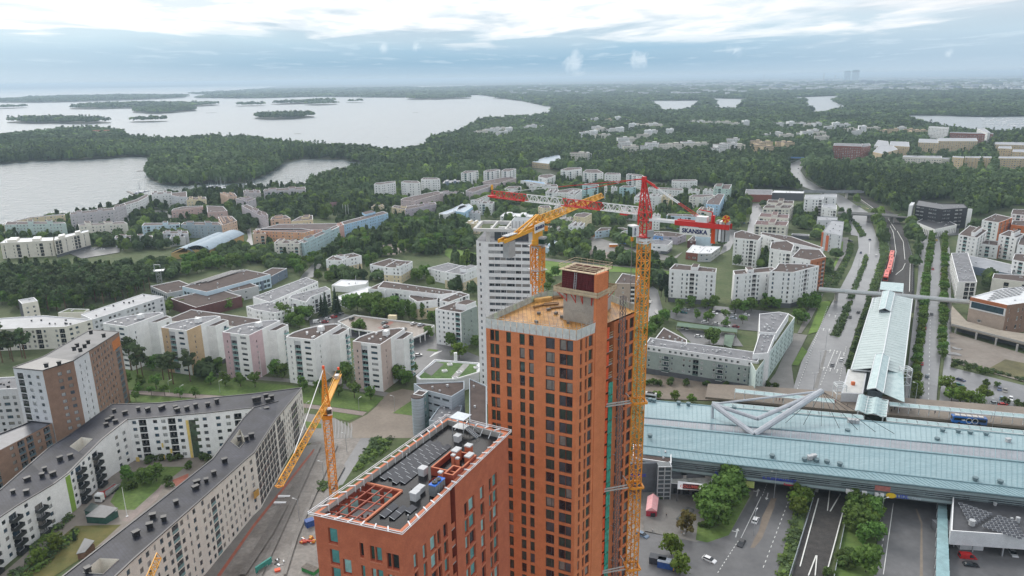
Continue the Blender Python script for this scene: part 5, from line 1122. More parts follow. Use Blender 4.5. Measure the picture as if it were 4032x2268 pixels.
def bowed_row():
 zt=24.4;A5,B5=P('f',750,857,zt),P('f',962,882,zt);C5=P('f',1122,757,zt);u=(B5-A5).normalized();v=Ve((-u.y,u.x,0))
 def loc(p):d=p-A5;return(d.dot(u),d.dot(v))
 W=(B5-A5).length;cd=loc(C5)
 back=cd[1]
 outline=[(0,0),(W,0),(W+.3,back),(W-3.0,back+.3),(W*.45,back*.86),(W*.12,back*.55),(-.3,back*.28)]
 low=[(W,back*.55),(W+4.2,back*.62),(W+4.4,back*1.02),(W+.2,back*1.06)]
 rows=[('e',(780,720),(962,745),Qa,'leftmost bowed-roof white tower, partly hidden by the brown brick tower',Qa),('e',(1225,752),(1420,776),'ochre2','bowed-roof white tower with tan wall panels, second in its row','tan'),
   ('e',(1690,787),(1895,812),'dustypink','bowed-roof white tower with dusty pink wall panels','pink'),('f',(240,822),(455,846),Qa,'bowed-roof all-white tower between the pink one and the beige one',Qa),('f',(750,857),(962,882),'blush','bowed-roof white tower with pinkish beige panels, rightmost in its row','beige')]
 wall('ochre2',(.50,.36,.22));wall('blush',(.50,.40,.36))
 gl=[GL[1],GL[2],GL[3],GL[0]]
 for i,(t,a,bb,col,lab,_)in enumerate(rows):
  A,B=P(t,*a,zt),P(t,*bb,zt);uu=(B-A).normalized();vv=Ve((-uu.y,uu.x,0));sc=(B-A).length/W
  pts=[A+uu*x*sc+vv*y for x,y in outline];cen=sum(pts,Ve())/len(pts);b=Bld(Qn,lab,Q4,(cen.x,cen.y,0),'white towers with bowed roofs');r=b.root
  FP.append(ist([(p.x,p.y)for p in pts],-2));n=len(pts)
  for k in range(n):
   p,q=pts[k],pts[(k+1)%n];wl=Qa;sp=None
   if k==0:
    m1=p.lerp(q,.30);m2=p.lerp(q,.52)
    b.fc(p,m1,0,zt,zt,Wa[col],dict(fh=2.9,pat='n',sp=2.2,g=.6,topm=1.5));b.fc(m1,m2,0,zt-1.6,zt-1.6,Wa[Q1],dict(fh=2.9,pat='b',sp=2.6,g=.6,mg=.05,bw=3,rail=Gb,topm=.1));b.fc(m1,m2,zt-1.6,zt,zt,Wa[Qa])
    b.fc(m2,q,0,zt,zt,Wa[Qa],dict(fh=2.9,pat='W',sp=4,g=.6,mg=.3,w2=3.4,h=1.25,sill=1.1,frame=Mf,glass=gl));continue
   if k==1:
    m1=p.lerp(q,.40);b.fc(p,m1,0,zt,zt,Wa[col],dict(fh=2.9,pat='.n.w',sp=2.4,g=.6,topm=3.));b.fc(m1,q,0,zt,zt,Wa[Qa]);continue
   if k==n-1:sp=dict(fh=2.9,pat='B',sp=4.,g=.6,bw=2.2,topm=2.5,deep=1.6)
   b.fc(p,q,0,zt,zt,Wa[Qa],sp)
  b.roof([(p.x,p.y)for p in pts],zt,Rg if i in(1,2,0)else Rb,.5,.4)
  p2=[A+uu*x*sc+vv*y for x,y in low]
  for k in range(4):
   b.fc(p2[k],p2[(k+1)%4],2.8,22.4,22.4,Wa[Qa],dict(fh=2.9,pat='.w.',sp=2.6,w=1.6,g=-2.2,frame=Mf,glass=gl,h=1.3)if k==0 else(dict(fh=2.9,pat='.B',sp=3.2,bw=2.,deep=1.2,g=-2.2)if k==1 else None))
  b.roof([(p.x,p.y)for p in p2],22.4,Rb,.4,.3);g=MB();g.prs(ist([(p.x,p.y)for p in p2],1.0),0,2.8);g.bd('base_wall',Wa[Qg],r)
  g=MB();q=A+uu*W*.72*sc+vv*back*.55;g.box((q.x,q.y,zt+.9),(2.4,3.,2.4),atan2(uu.y,uu.x));g.bd(Kb,Wa[Qa],r)
  for k in range(7):q=A+uu*W*ru(.3,.9)*sc+vv*back*ru(.1,.8);vent(r,(q.x,q.y,zt-.5),(1.1,1.,.9),.4,mat(Kg,(.62,.62,.62),.5,.1,1.))
  g=MB()
  for k in range(2):q=A+uu*(W*.3+.3)-vv*.0;g.bar((q.x,q.y,.2),(q.x,q.y,zt-1),.12)
  g.bd('downpipe',Ms,r)
  b.finish(cap=100)
bowed_row()
D1=dict(fh=2.95,pat='w.w',sp=3.0,w=1.4,g=.3,skip=.1)
def bk(t,A,B,C,z,wl,rf,label,name=Qc,cat=Qb,f0=None,f1=None,f3=None,**k):
 pts=rect(t,A,B,C,z)if isinstance(C,tuple)else rectd(t,A,B,C,z)
 fac={}
 for i,f in((0,f0),(1,f1),(3,f3)):
  if f is not None:fac[i]=f
 return bK(name,label,cat,pts,z,wl,rf,dflt=k.pop('dflt',D1),fac=fac,**k)
gz=dict(fh=3.6,pat='W',sp=3.2,w2=2.8,h=2.2,sill=.8,g=.2,frame=Mf,glass=[GL[3],GL[1]])
SCH=bk('e',(1385,440),(1570,482),(1925,322),10,Q5,Rb,'grey-blue school wing with long rows of rooftop solar panels on a brown roof',Z6,Qy,f0=gz,f1=gz,vn=8).root
bk('e',(1298,532),(1490,600),(1735,480),7.6,Kk,Rb,'dark red brick school hall with a long rooflight strip','school_hall',Qy,f0={**gz,'pat':'.'},f1={**gz,'pat':'.'},vn=2)
bk('e',(1690,445),(1770,478),(1905,412),8,Q1,Rb,'plain grey box wing at the right end of the school',Z6,Qy,f0={**gz,'pat':'.'},f1=dict(fh=4,pat='.w',sp=5,w=1.6),vn=1)
bk('e',(1143,436),(1270,492),(1480,440),5.5,Q1,Rb,'low grey annex below the lookout mast beside the pine wood','school_annex',Qy,f0=gz,vn=3)
bk('f',(-60,395),(60,400),(215,300),7,Zx,Rb,'blue-grey school annex beside the street, half hidden by trees','school_annex',Qy,f1=dict(fh=3.2,pat='w.',sp=5,w=1.4),vn=1)
for k in range(4):
 a_,e_=P('e',1440+45*k,425-6*k,10),P('e',1770+30*k,322-3*k,10);g=MB();g.bar(a_+Ve((0,0,.3)),e_+Ve((0,0,.3)),1.3,.3);o=g.bd('solar_row',mat(Kc,(.03,.032,.042)));o.parent=SCH;o.location=-SCH.location
def lookout():
 p=P('e',1215,410,0);h=zat('e',(1200,290),(1215,410));r=tg('lookout_mast','grey steel lookout mast with a platform rising at the edge of the pine wood',Q4,(p.x,p.y,0));g=MB();lt(g,(p.x,p.y,0),(p.x,p.y,h-3),3.2,3.2,3,.5,.25,.4);g.bd(Zv,Ms,r)
 g=MB();g.box((p.x,p.y,h-3),(8.5,6,.5),.3);
 for dx,dy in((-4,-2.8),(4,-2.8),(4,2.8),(-4,2.8)):g.bar((p.x+dx,p.y+dy,h-3),(p.x+dx,p.y+dy,h-1.3),.2)
 g.bd('platform',Ms,r);g=MB()
 for a,e in(((-2.5,0,0),(-2.5,0,4.5)),((-2.5,0,4.5),(2,0,4.5)),((2,0,4.5),(2,0,2.5))):g.bar(Ve((p.x,p.y,h-3))+Ve(a),Ve((p.x,p.y,h-3))+Ve(e),.5)
 g.bd('gantry',Ms,r)
lookout()
bK(Zy,'wide low parking hall with brown gravel roof behind the bowed white towers','parking hall',G('e',[(1245,700),(1455,614),(1985,688),(1960,760)],6),6,Qq,Rb,vn=12)
gl=dict(fh=2.9,pat='ww.w',sp=3.0,w=1.7,g=.4,frame=Mf)
bK(Qc,'long pale block with a low grey seamed roof running along the pine wood',Qb,G('e',[(700,692),(1245,516),(1085,496),(615,652)],13),13,Qf,Rm,fac={0:gl,1:dict(fh=2.9,pat='B',sp=5,bw=3,g=.4)},vn=7,ventm=Mv,par=.25)
bK(Qc,'pale stepped block with dark ribbed roofs and black glazed corner, left edge',Qb,G('e',[(-150,770),(500,745),(705,690),(330,660),(-150,690)],13),13,Qq,Rm,fac={0:dict(fh=2.9,pat='wwbw.wb',sp=3,w=1.2,g=.3,frame=Mf,rail=GL[0]),1:gl},vn=9,ventm=Mv)
bk('e',(165,572),(288,550),(150,540),14,Qq,Rm,'small white block with dark grey left wall before the pine wood',Qc,f0=dict(fh=2.9,pat='w',sp=3,w=1.3,g=.4),vn=1,wm={3:Qg})
bK('storage_hall','flat moss-roofed hall beside the pine wood',Kh,G('e',[(440,640),(640,635),(680,612),(520,608)],8),8,Qq,R_moss,vn=2)
dW=dict(fh=2.9,pat='ww.n',sp=2.8,w=1.3,g=.3)
bK(Qc,'long white block with many roof vents, leftmost of the white group behind the bowed towers',Qb,G('f',[(120,560),(487,402),(395,370),(-10,520)],10),10,Qe,Rg,fac={0:dW},vn=22,ventm=mat(Kg,(.62,.62,.62)))
bK(Qc,'low white block crowded with roof vents in front of the long white block',Qb,G('f',[(0,615),(165,640),(302,598),(125,555),(-60,590)],9.5),9.5,Qe,Rg,dflt=dW,vn=14,ventm=mat(Kg,(.62,.62,.62)))
bK(Qc,'stepped white block with grey balconies beside two dark spruces',Qb,G('f',[(265,525),(395,560),(430,520),(582,460),(545,438),(285,505)],12),12,Qe,Rg,dflt=dict(dW,pat='wb.n',rail=GL[1]),vn=8,boxes=())
dC=dict(fh=2.9,pat='w.w',sp=3.0,w=1.2,g=.3,low=(6.,Zz))
bk('f',(547,237),(672,240),(590,205),12.5,Qe,Rb,'left half of a cream and white house by the street, with two rooflights',Qo,Qp,dflt=dC,vn=3)
bk('f',(672,232),(818,205),(745,186),12.5,Qe,Rb,'cream-based white house nearest the street, with a stair head on top',Qo,Qp,dflt=dC,vn=4,boxes=((.0,.25,.2,.7,1.8),))
bk('f',(880,272),(990,290),(1085,235),10,Qe,Rb,'low white house with dark rim, left of the tallest cream house',Qo,Qp,dflt=dict(dC,low=None),vn=3)
bk('f',(985,292),(1115,300),(1255,250),12,Qe,Rb,'cream-based white house with a projecting white stair shaft in the middle',Qo,Qp,dflt=dC,f0=dict(dC),vn=4,boxes=((.75,1.,.0,.45,1.5),))
bk('f',(1320,300),(1450,330),(1550,275),9,Qe,Rg,'low white house with roof garden left of the white high-rise',Qo,Qp,dflt=dict(dC,low=None),vn=4)
bk('f',(1450,330),(1590,350),(1700,295),12,Qe,Rg,'cream and white house right beside the white high-rise',Qo,Qp,dflt=dC,vn=4,boxes=((.55,.95,.3,.9,2.),))
bK(Ki,'low white nursery with flat pale roofs among trees',Ki,G('f',[(590,430),(700,440),(850,420),(870,395),(660,388)],4.5),4.5,Qe,R_white,vn=2);bK(Ki,'low white hall with pale sheet roof right of the nursery yard',Ki,G('f',[(620,520),(700,560),(930,450),(870,440)],4.5),4.5,Qe,R_white,vn=3)
dR=dict(fh=2.9,pat='ww.wb',sp=3.0,w=1.3,g=.3,rail=GL[1])
bk('f',(868,455),(990,470),(960,395),13.5,Qe,Rb,'white end house of the long row, standing left of the big lime trees',Qc,dflt=dR,vn=2)
bK(Qc,'long white row with a brown roof behind the big lime trees',Qb,G('f',[(940,445),(1420,500),(1590,482),(985,398)],14.5),14.5,Qe,Rb,dflt=dR,vn=12)
bK(Qc,'cream and white stepped house joined to the front of the long row',Qb,G('f',[(1180,520),(1240,555),(1395,540),(1400,505),(1190,490)],12),12,Qe,Rb,dflt=dict(dR,low=(7,Zz)),vn=3)
bK(Qc,'white house with brown roof between the long row and the green-panelled block',Qb,G('f',[(1410,545),(1480,560),(1640,500),(1560,480)],15),15,Qe,Rb,dflt=dR,vn=4)
gb=bK(Qn,'white block with dark green wall strips standing left of the white high-rise',Q4,G('f',[(1378,610),(1575,640),(1700,588),(1530,555)],21),21,Qe,Rb,fac={0:dict(fh=2.9,pat='nwwwb',sp=2.9,w=1.2,g=.4,rail=Gb),1:dict(fh=2.9,pat='n.',sp=3,g=.4)},wm={1:'greygreen'},vn=7,boxes=((.55,.98,.35,.95,3.),))
def deck():
 z=4.2;pts=G('f',[(640,712),(762,664),(1372,742),(1300,800),(1210,838),(735,765)],z);FP.append(ist([(p.x,p.y)for p in pts],-2));c=sum(pts,Ve())/6
 r=tg('parking_deck','brown rain-wet parking deck with a white rim behind the bowed towers','parking deck',(c.x,c.y,0));g=MB();g.poly([(p.x,p.y,z)for p in pts]);g.bd('deck',mat('deck_wet',(.13,.09,.065),.3,.35,.06,col2=(.20,.16,.13)),r)
 g=MB();p2=ccw([(p.x,p.y)for p in pts])
 for i in range(6):
  a,e=p2[i],p2[(i+1)%6];g.bar(a+(z+.3,),e+(z+.3,),.35,.9)
  L=math.dist(a,e)
  for k in range(int(L/6)+1):t=min(1,k*6/L);g.bar((a[0]+(e[0]-a[0])*t,a[1]+(e[1]-a[1])*t,0),(a[0]+(e[0]-a[0])*t,a[1]+(e[1]-a[1])*t,z),.5)
 g.bd('deck_rim',Wa[Qa],r);g=MB();q=ist(p2,3);g.prs(q,0,z-.3);g.bd('deck_wall',Wa[Qg],r)
 q=G('f',[(935,757),(1040,705),(1065,712),(990,765)],z+.02);g=MB();g.poly(q);g.bd('red_lane',mat('lane_red',(.20,.055,.04),.35,.3,.1),r)
 p=P('f',1055,690,z);g=MB();g.box((p.x,p.y,z+1.3),(5,2.5,2.6),-.2);g.bd(Kb,Wa[Q2],r)
deck()
def highrise():
 Dz=314.;a=PD('f',1690,90,Dz);zt=a.z;A=Ve((a.x,a.y,0));e=PD('g',185,520,Dz-6);B0=PD('f',1770,95,Dz-3);B0=Ve((B0.x,B0.y));A2=Ve((A.x,A.y));C_=Ve((e.x,e.y));top=PD('4',380,1040,Dz-3).z
 u=(C_-B0).normalized();v=Ve((-u.y,u.x));bk_=22.
 b=Bld('high_rise','white high-rise with grey window bands and an open concrete frame around its roof terrace',Q4,(B0.x,B0.y,0));r=b.root
 poly=[A2,B0,C_,C_+v*bk_,A2+v*bk_];FP.append([(p.x,p.y)for p in poly])
 sp=dict(fh=2.95,sp=5,g=.2,w2=4.6,h=1.35,sill=.9,pat='W',mg=.3,frame=mat('window_band_grey',(.20,.20,.21),.5,.2,1.),glass=[GL[0],GL[1],GL[1],GL[2],GL[4]],cols=[(.035,.16,'W'),(.165,.29,'W'),(.295,.42,'W'),(.425,.62,'W'),(.63,.76,'W'),(.78,.95,'W')],topm=.2,kind=1)
 b.fc(A2,B0,0,zt,zt,Wa[Qa],dict(fh=2.95,cols=[(.25,.42,'w')],h=1.5,sill=.7,g=.2));b.fc(B0,C_,0,zt,zt,Wa[Qa],sp)
 for p,q in((C_,poly[3]),(poly[3],poly[4]),(poly[4],A2)):b.fc(p,q,0,zt,zt,Wa[Qa])
 g=MB();g.poly([(p.x,p.y,zt)for p in poly]);g.bd(Zp,Rg,r)
 def at(x,y):return B0+u*x+v*y
 Lx=(C_-B0).length;zs=top
 g=MB()
 for x,y in((.6,0.6),(Lx*.5,.6),(Lx-.6,.6),(.6,bk_*.5),(Lx-.6,bk_*.5)):p=at(x,y);g.box((p.x,p.y,(zt+zs)/2-.6),(1.6,1.2,zs-zt-1.2),atan2(u.y,u.x))
 o=[at(-5.,-1.2),at(Lx+1,-1.2),at(Lx+1,bk_*.75),at(-5.,bk_*.75)]
 for i in range(4):p,q=o[i],o[(i+1)%4];g.bar((p.x,p.y,zs-.6),(q.x,q.y,zs-.6),1.2,1.3)
 for t in(.28,.52):p,q=o[0].lerp(o[1],t),o[3].lerp(o[2],t);g.bar((p.x,p.y,zs-.5),(q.x,q.y,zs-.5),.7,1.)
 g.bd('roof_frame',mat('frame_concrete',(.52,.51,.48),.8,.25,.4,col2=(.62,.61,.59)),r)
 g=MB();q=[at(3,3),at(Lx-2,3),at(Lx-2,bk_*.7),at(3,bk_*.7)];g.prs([(p.x,p.y)for p in q],zt,zs-2.2,0);g.bd('terrace_storey',GL[1],r)
 g=MB();q=[at(Lx*.52,4),at(Lx-.5,4),at(Lx-.5,bk_*.6),at(Lx*.52,bk_*.6)];g.prs([(p.x,p.y)for p in q],zs-2.2,zs+2.4,0);g.prs(ist([(p.x,p.y)for p in q],.3),zs+2.4,zs+2.5,1);g.bd('plant_room',[Wa[Qa],mat('plant_roof_slate',(.16,.19,.21),.5,.2,.5)],r)
 for k in range(5):p=at(Lx*.55+k*1.6,3.2);g=MB();g.bar((p.x,p.y,zs-2),(p.x,p.y,zs+2.6),.18);g.bd(Zv,Mf,r)
 b.finish(cap=100)
highrise()
M_clad=wall(Q6,(.42,.47,.51));sps(M_clad,.25,.18,direction='Z')
oz=dict(fh=3.4,pat='W',sp=4,w2=3.6,h=1.0,sill=1.2,g=.4,frame=Mf,glass=[GL[0],GL[1]],topm=1.)
bK('office_block','grey metal-clad office with brown flat roof and round stair tower',Zq,G('f',[(1278,1222),(1502,1278),(1600,1218),(1600,1160),(1215,1178)],18),18,Q6,Rb,fac={0:oz},vn=3,trim=Wa[Q6])
bK(Z7,'lower grey office wing with rooftop fans in front of the brown-roofed office',Zq,G('b',[(1300,292),(1500,330),(1548,180),(1392,166)],12.5),12.5,Q6,Rg,fac={0:oz,3:oz},vn=5,trim=Wa[Q6])
bK(Z7,'grey metal-clad wing between the round stair tower office and the tall orange tower',Zq,G('b',[(1600,300),(1730,340),(1728,35),(1600,-20)],19.5),19.5,Q6,Rb,fac={3:oz,0:oz},vn=2,trim=Wa[Q6])
bk('b',(1180,98),(1250,110),(1200,60),18,'tealgrey',Rb,'narrow teal-grey slab behind the round stair tower','office_slab',Zq,f0={**oz,'pat':'.'},f3={**oz,'pat':'.'},vn=0)
def cyl():
 p=P('b',1215,115,17.5);r=tg('stair_tower','round grey metal stair tower with horizontal ribs at the corner of the office','stair tower',(p.x,p.y,0));g=MB();g.cyl((p.x,p.y,0),2.6,17.5,28);o=g.bd('drum',M_clad,r);
 g=MB()
 for k in range(9):g.cyl((p.x,p.y,1.5+1.8*k),2.68,.14,28)
 g.bd('rib',mat('rib_grey',(.25,.30,.32),.5,.1,1.),r);g=MB();g.cyl((p.x,p.y,17.5),2.75,.35,28);g.bd('cap',Rb,r)
cyl()
def garden_roof():
 z=7.;pts=G('f',[(1235,1128),(1375,1003),(1712,1028),(1712,1095),(1530,1150),(1260,1150)],z);FP.append([(p.x,p.y)for p in pts]);c=sum(pts,Ve())/len(pts)
 r=tg('garden_hall','flat hall with grass roof, paved path and white rim beside the white high-rise',Kh,(c.x,c.y,0));q=ccw([(p.x,p.y)for p in pts]);g=MB();g.prs(q,0,z);g.bd(Qz,Wa[Qf],r)
 g=MB();g.poly([(p[0],p[1],z+.06)for p in ist(q,1.2)]);g.bd('grass_roof',mat('roof_grass',(.07,.13,.03),.9,.3,.3),r)
 g=MB()
 for i in range(len(q)):g.bar(q[i]+(z+.2,),q[(i+1)%len(q)]+(z+.2,),.5,.6)
 g.bd(Ka,Mt,r);w=G('f',[(1290,1085),(1385,1010),(1445,1030),(1350,1120)],z+.1);g=MB();g.poly(w);g.bd('courtyard_opening',R_dark,r)
 g=MB();g.poly(G('f',[(1500,1130),(1590,1030),(1640,1033),(1545,1140)],z+.1));g.bd(Zg,mat('slab_grey',(.30,.29,.28),.7,.2,.5),r)
 for x,y in((1450,1088),(1490,1040),(1560,1100),(1692,1062),(1530,1145)):p=P('f',x,y,z);g=MB();g.box((p.x,p.y,z+.4),(2.4,2.,.8),.4);g.box((p.x,p.y,z+.83),(1.7,1.3,.08),.4,1);g.bd('rooflight',[Mt,GL[1]],r)
 p=P('f',1535,1010,z);g=MB();g.box((p.x,p.y,z+2.2),(1.6,1.2,5),.2);g.bd(Kd,Mt,r)
garden_roof()
M_teal=mat('copper_teal',(.225,.335,.365),.42,.16,.09,col2=(.285,.395,.42),stretch=(.6,3,1),fine=.12);M_tealg=mat('teal_glass',(.30,.42,.43),.22,.2,.4,col2=(.42,.54,.54));sps(M_tealg,1.6,.3,direction='X')
M_atr=mat('atrium_glass',(.20,.22,.25),.2,.15,.2);Mw=mat('white_steel',(.62,.65,.66),.45,.08,1.);M_greym=mat('mast_grey',(.40,.42,.45),.4,.1,.4);M_louv=mat('louvre',(.20,.25,.26),.5,.2,.3)
def extr(t1,a,t2,b,z,k):
 A,B=P(t1,*a,z),P(t2,*b,z);return A,A+(B-A)*k
def mall():
 L0=extr('c',(1005,545),'d',(1650,832),12.,1.7);L1=extr('c',(1005,482),'d',(1947,800),13.,1.45);L2=extr('c',(1005,325),'d',(1947,603),15.5,1.45);L3=extr('c',(1005,272),'d',(1947,520),15.,1.45);L4=extr('c',(1005,140),'d',(1947,408),13.,1.45)
 c=(L0[0]+L4[1])/2;r=tg('shopping_mall','long shopping mall with pale teal metal roof bridging over the roads and tracks','mall',(c.x,c.y,0));lines=[L0,L1,L2,L3,L4]
 FP.append([(p.x,p.y)for p in(L0[0],L0[1],L4[1],L4[0])])
 for i,m in enumerate((M_teal,M_teal,M_atr,M_teal)):
  a,b=lines[i],lines[i+1];g=MB();n=14
  for k in range(n):
   p=[a[0].lerp(a[1],k/n),a[0].lerp(a[1],(k+1)/n),b[0].lerp(b[1],(k+1)/n),b[0].lerp(b[1],k/n)];d=Ve((0,0,-.35));g.hx([q+d for q in p],p,0)
  g.bd('atrium_roof' if i==2 else Zp,m,r)
  g=MB()
  for k in range(0,8*n+1):g.bar(a[0].lerp(a[1],k/(8*n))+Ve((0,0,.06)),b[0].lerp(b[1],k/(8*n))+Ve((0,0,.06)),.16 if k%4==0 else .07,.12)
  g.bd('roof_seam',mat('seam_teal',(.20,.33,.36),.5,.1,1.),r)
 for i,w in((1,.5),(2,.9),(3,.6),(0,.5),(4,.5)):
  g=MB();g.bar(lines[i][0]+Ve((0,0,.12)),lines[i][1]+Ve((0,0,.12)),w,.3);g.bd('gutter',mat('gutter_teal',(.17,.27,.30),.5,.2,.5),r)
 u=(L0[1]-L0[0]).normalized();v=Ve((-u.y,u.x,0));f0=L0[0]+v*1.5;f1=L0[1]+v*1.5;f0.z=0;f1.z=0;b1=L4[1]-v*1;b0=L4[0]-v*1;g=MB();q=[f0,f1,b1,b0];g.prs([(p.x,p.y)for p in q],5.4,11.6);g.bd(Qz,mat('mall_wall',(.10,.125,.13),.6,.2,.3),r)
 for z,h,dd in((6.3,.9,.1),(7.8,.35,.14),(8.5,.35,.14),(9.2,.35,.14),(10.3,.9,.12)):
  g=MB();g.bar(f0-v*dd+Ve((0,0,z)),f1-v*dd+Ve((0,0,z)),.12,h);g.bd('louvre',M_louv if h<.5 else mat('band_tealgrey',(.30,.38,.39),.5,.1,.5),r)
 for i,(s0,s1)in enumerate(((.10,.22),(.27,.34),(.36,.43),(.50,.57),(.60,.72))):
  for z in(8.15,8.85):g=MB();g.bar(f0.lerp(f1,s0)-v*.16+Ve((0,0,z)),f0.lerp(f1,s1)-v*.16+Ve((0,0,z)),.08,.28);g.bd('window_strip',GL[0],r)
 for t,x,y in(('c',1300,800),('c',1480,800),('d',395,835),('d',895,880),('d',1235,900),('d',1600,900)):
  p=P(t,x,y,0);e=p+v*26;g=MB();g.hx([p-u*1.,p+u*1.,e+u*1.,e-u*1.],[q+Ve((0,0,5.4))for q in(p-u*1.,p+u*1.,e+u*1.,e-u*1.)]);g.bd('pier',Wa[Qi],r)
 a,e=P('c',1200,805,0),P('c',1840,770,0);g=MB();g.hx([a,e,e+v*20,a+v*20],[q+Ve((0,0,5.4))for q in(a,e,e+v*20,a+v*20)]);g.bd(Qz,Wa[Qg],r)
 def sg(t,x,y,body,size,m,z=7.0):
  p=P(t,x,y,z);s=(p-f0).dot(u);q=f0+u*s-v*.3+Ve((0,0,z));txo(body,size,q,u,(0,0,1),m,r,bold=.02)
 blue=mat('sign_blue',(.02,.04,.45),.5,.1,1.);redm=mat('sign_red',(.55,.02,.05),.5,.1,1.);yel=mat('sign_yellow',(.75,.50,.02),.5,.1,1.)
 sg('c',1590,690,'Sawa-ti',1.7,blue,7.1);sg('d',125,705,'K-SUPERMARKET',1.5,blue,7.4);sg('d',210,745,'Rosaamaa',1.2,redm,5.9);sg('d',1040,845,'LIDL',1.9,blue,6.4);sg('d',1140,862,'Tilaus',1.3,mat('sign_pale',(.5,.55,.6)),6.3)
 g=MB();p=P('d',953,838,6.4);s=(p-f0).dot(u);q=f0+u*s-v*.35+Ve((0,0,6.4));pts=[q+u*(1.6*cos(a*.3927))+Ve((0,0,.95*sin(a*.3927)))for a in range(16)];g.hx([p_+v*.1 for p_ in pts],[p_-v*.1 for p_ in pts]);g.bd('sign',yel,r)
 g=MB();p=P('d',892,780,9);s=(p-f0).dot(u);q=f0+u*s-v*.35+Ve((0,0,8.7));g.hx([q-u*2.4-Ve((0,0,.9))+v*.1,q+u*2.4-Ve((0,0,.9))+v*.1,q+u*2.4-Ve((0,0,.9))-v*.1,q-u*2.4-Ve((0,0,.9))-v*.1][::-1],[q-u*2.4+Ve((0,0,.9))+v*.1,q+u*2.4+Ve((0,0,.9))+v*.1,q+u*2.4+Ve((0,0,.9))-v*.1,q-u*2.4+Ve((0,0,.9))-v*.1][::-1]);g.bd('sign',mat('sign_brick',(.40,.14,.12),.6,.2,1.),r)
 for x,y in((635,800),(667,806),(752,818),(848,830),(876,834)):p=P('d',x,y,6.0);s=(p-f0).dot(u);q=f0+u*s-v*.7;g=MB();g.box((q.x,q.y,6.3),(1.6,1.1,1.3),atan2(u.y,u.x));g.bd('air_unit',Mt,r)
 p=P('c',1770,765,3.2);g=MB();g.box((p.x,p.y,3.2),(5.6,.3,2.6),atan2(u.y,u.x));g.bd('banner',mat('banner_lime',(.42,.52,.06),.5,.4,.8,col2=(.65,.68,.30)),r)
 for t,x,y,z in(('c',1055,150,13.3),('c',1085,155,13.3),('c',1268,175,13.4),('c',1340,182,13.4),('c',1055,420,14.6),('c',1680,210,13.4),('d',75,570,13.2),('d',315,595,13.2),('d',405,602,13.2),('d',482,612,13.2),('d',577,630,13.2),('d',635,380,14.),('d',1340,378,13.4),('d',1457,385,13.4),('d',1545,395,13.3),('d',1663,405,13.3),('d',1300,445,14.2),('d',1583,740,13.2),('d',1768,762,13.1)):
  p=P(t,x,y,z);g=MB();g.cyl((p.x,p.y,z),.75,.7,12);g.cyl((p.x,p.y,z+.7),.95,.6,12);g.bd('roof_ventilator',mat('ventilator_teal',(.12,.18,.20),.5,.2,1.),r)
 for t,x,y,z in(('d',385,575,13.8),('d',355,583,13.8),('d',650,310,13.4),('d',680,312,13.4),('d',705,315,13.4),('d',1827,455,14.)):p=P(t,x,y,z);vent(r,(p.x,p.y,z),(1.8,1.4,1.6),.1)
 base=P('c',1520,282,14.);Db=base.y;tl=PD('c',1522,172,Db);node=P('c',1828,398,15.6);tr_=P('d',445,75,24.)
 tl=Ve(tl)
 g=MB();g.bar(base,tl,1.0,n=10);g.bar(tl,tr_,.85,n=10);g.bar(tl,node,2.1,2.1,n=8);g.bar(node,tr_,2.3,2.3,n=8);mid=node.lerp(tl.lerp(tr_,.45),.42);g.bar(tl,mid,1.6,1.6,n=8);g.bar(mid,tr_,1.7,1.7,n=8)
 for dx in(-2.,0,2.):g.bar(node+u*dx*1.2+Ve((0,0,-2.2)),node,.35)
 g.bd('roof_mast',M_greym,r)
 for x,y in((160,325),(300,340),(440,350),(582,368),(728,382),(872,400),(1022,414)):q=P('d',x,y,13.6);g=MB();g.bar(tr_,q,.13);g.bd('stay_cable',Mv,r)
mall()
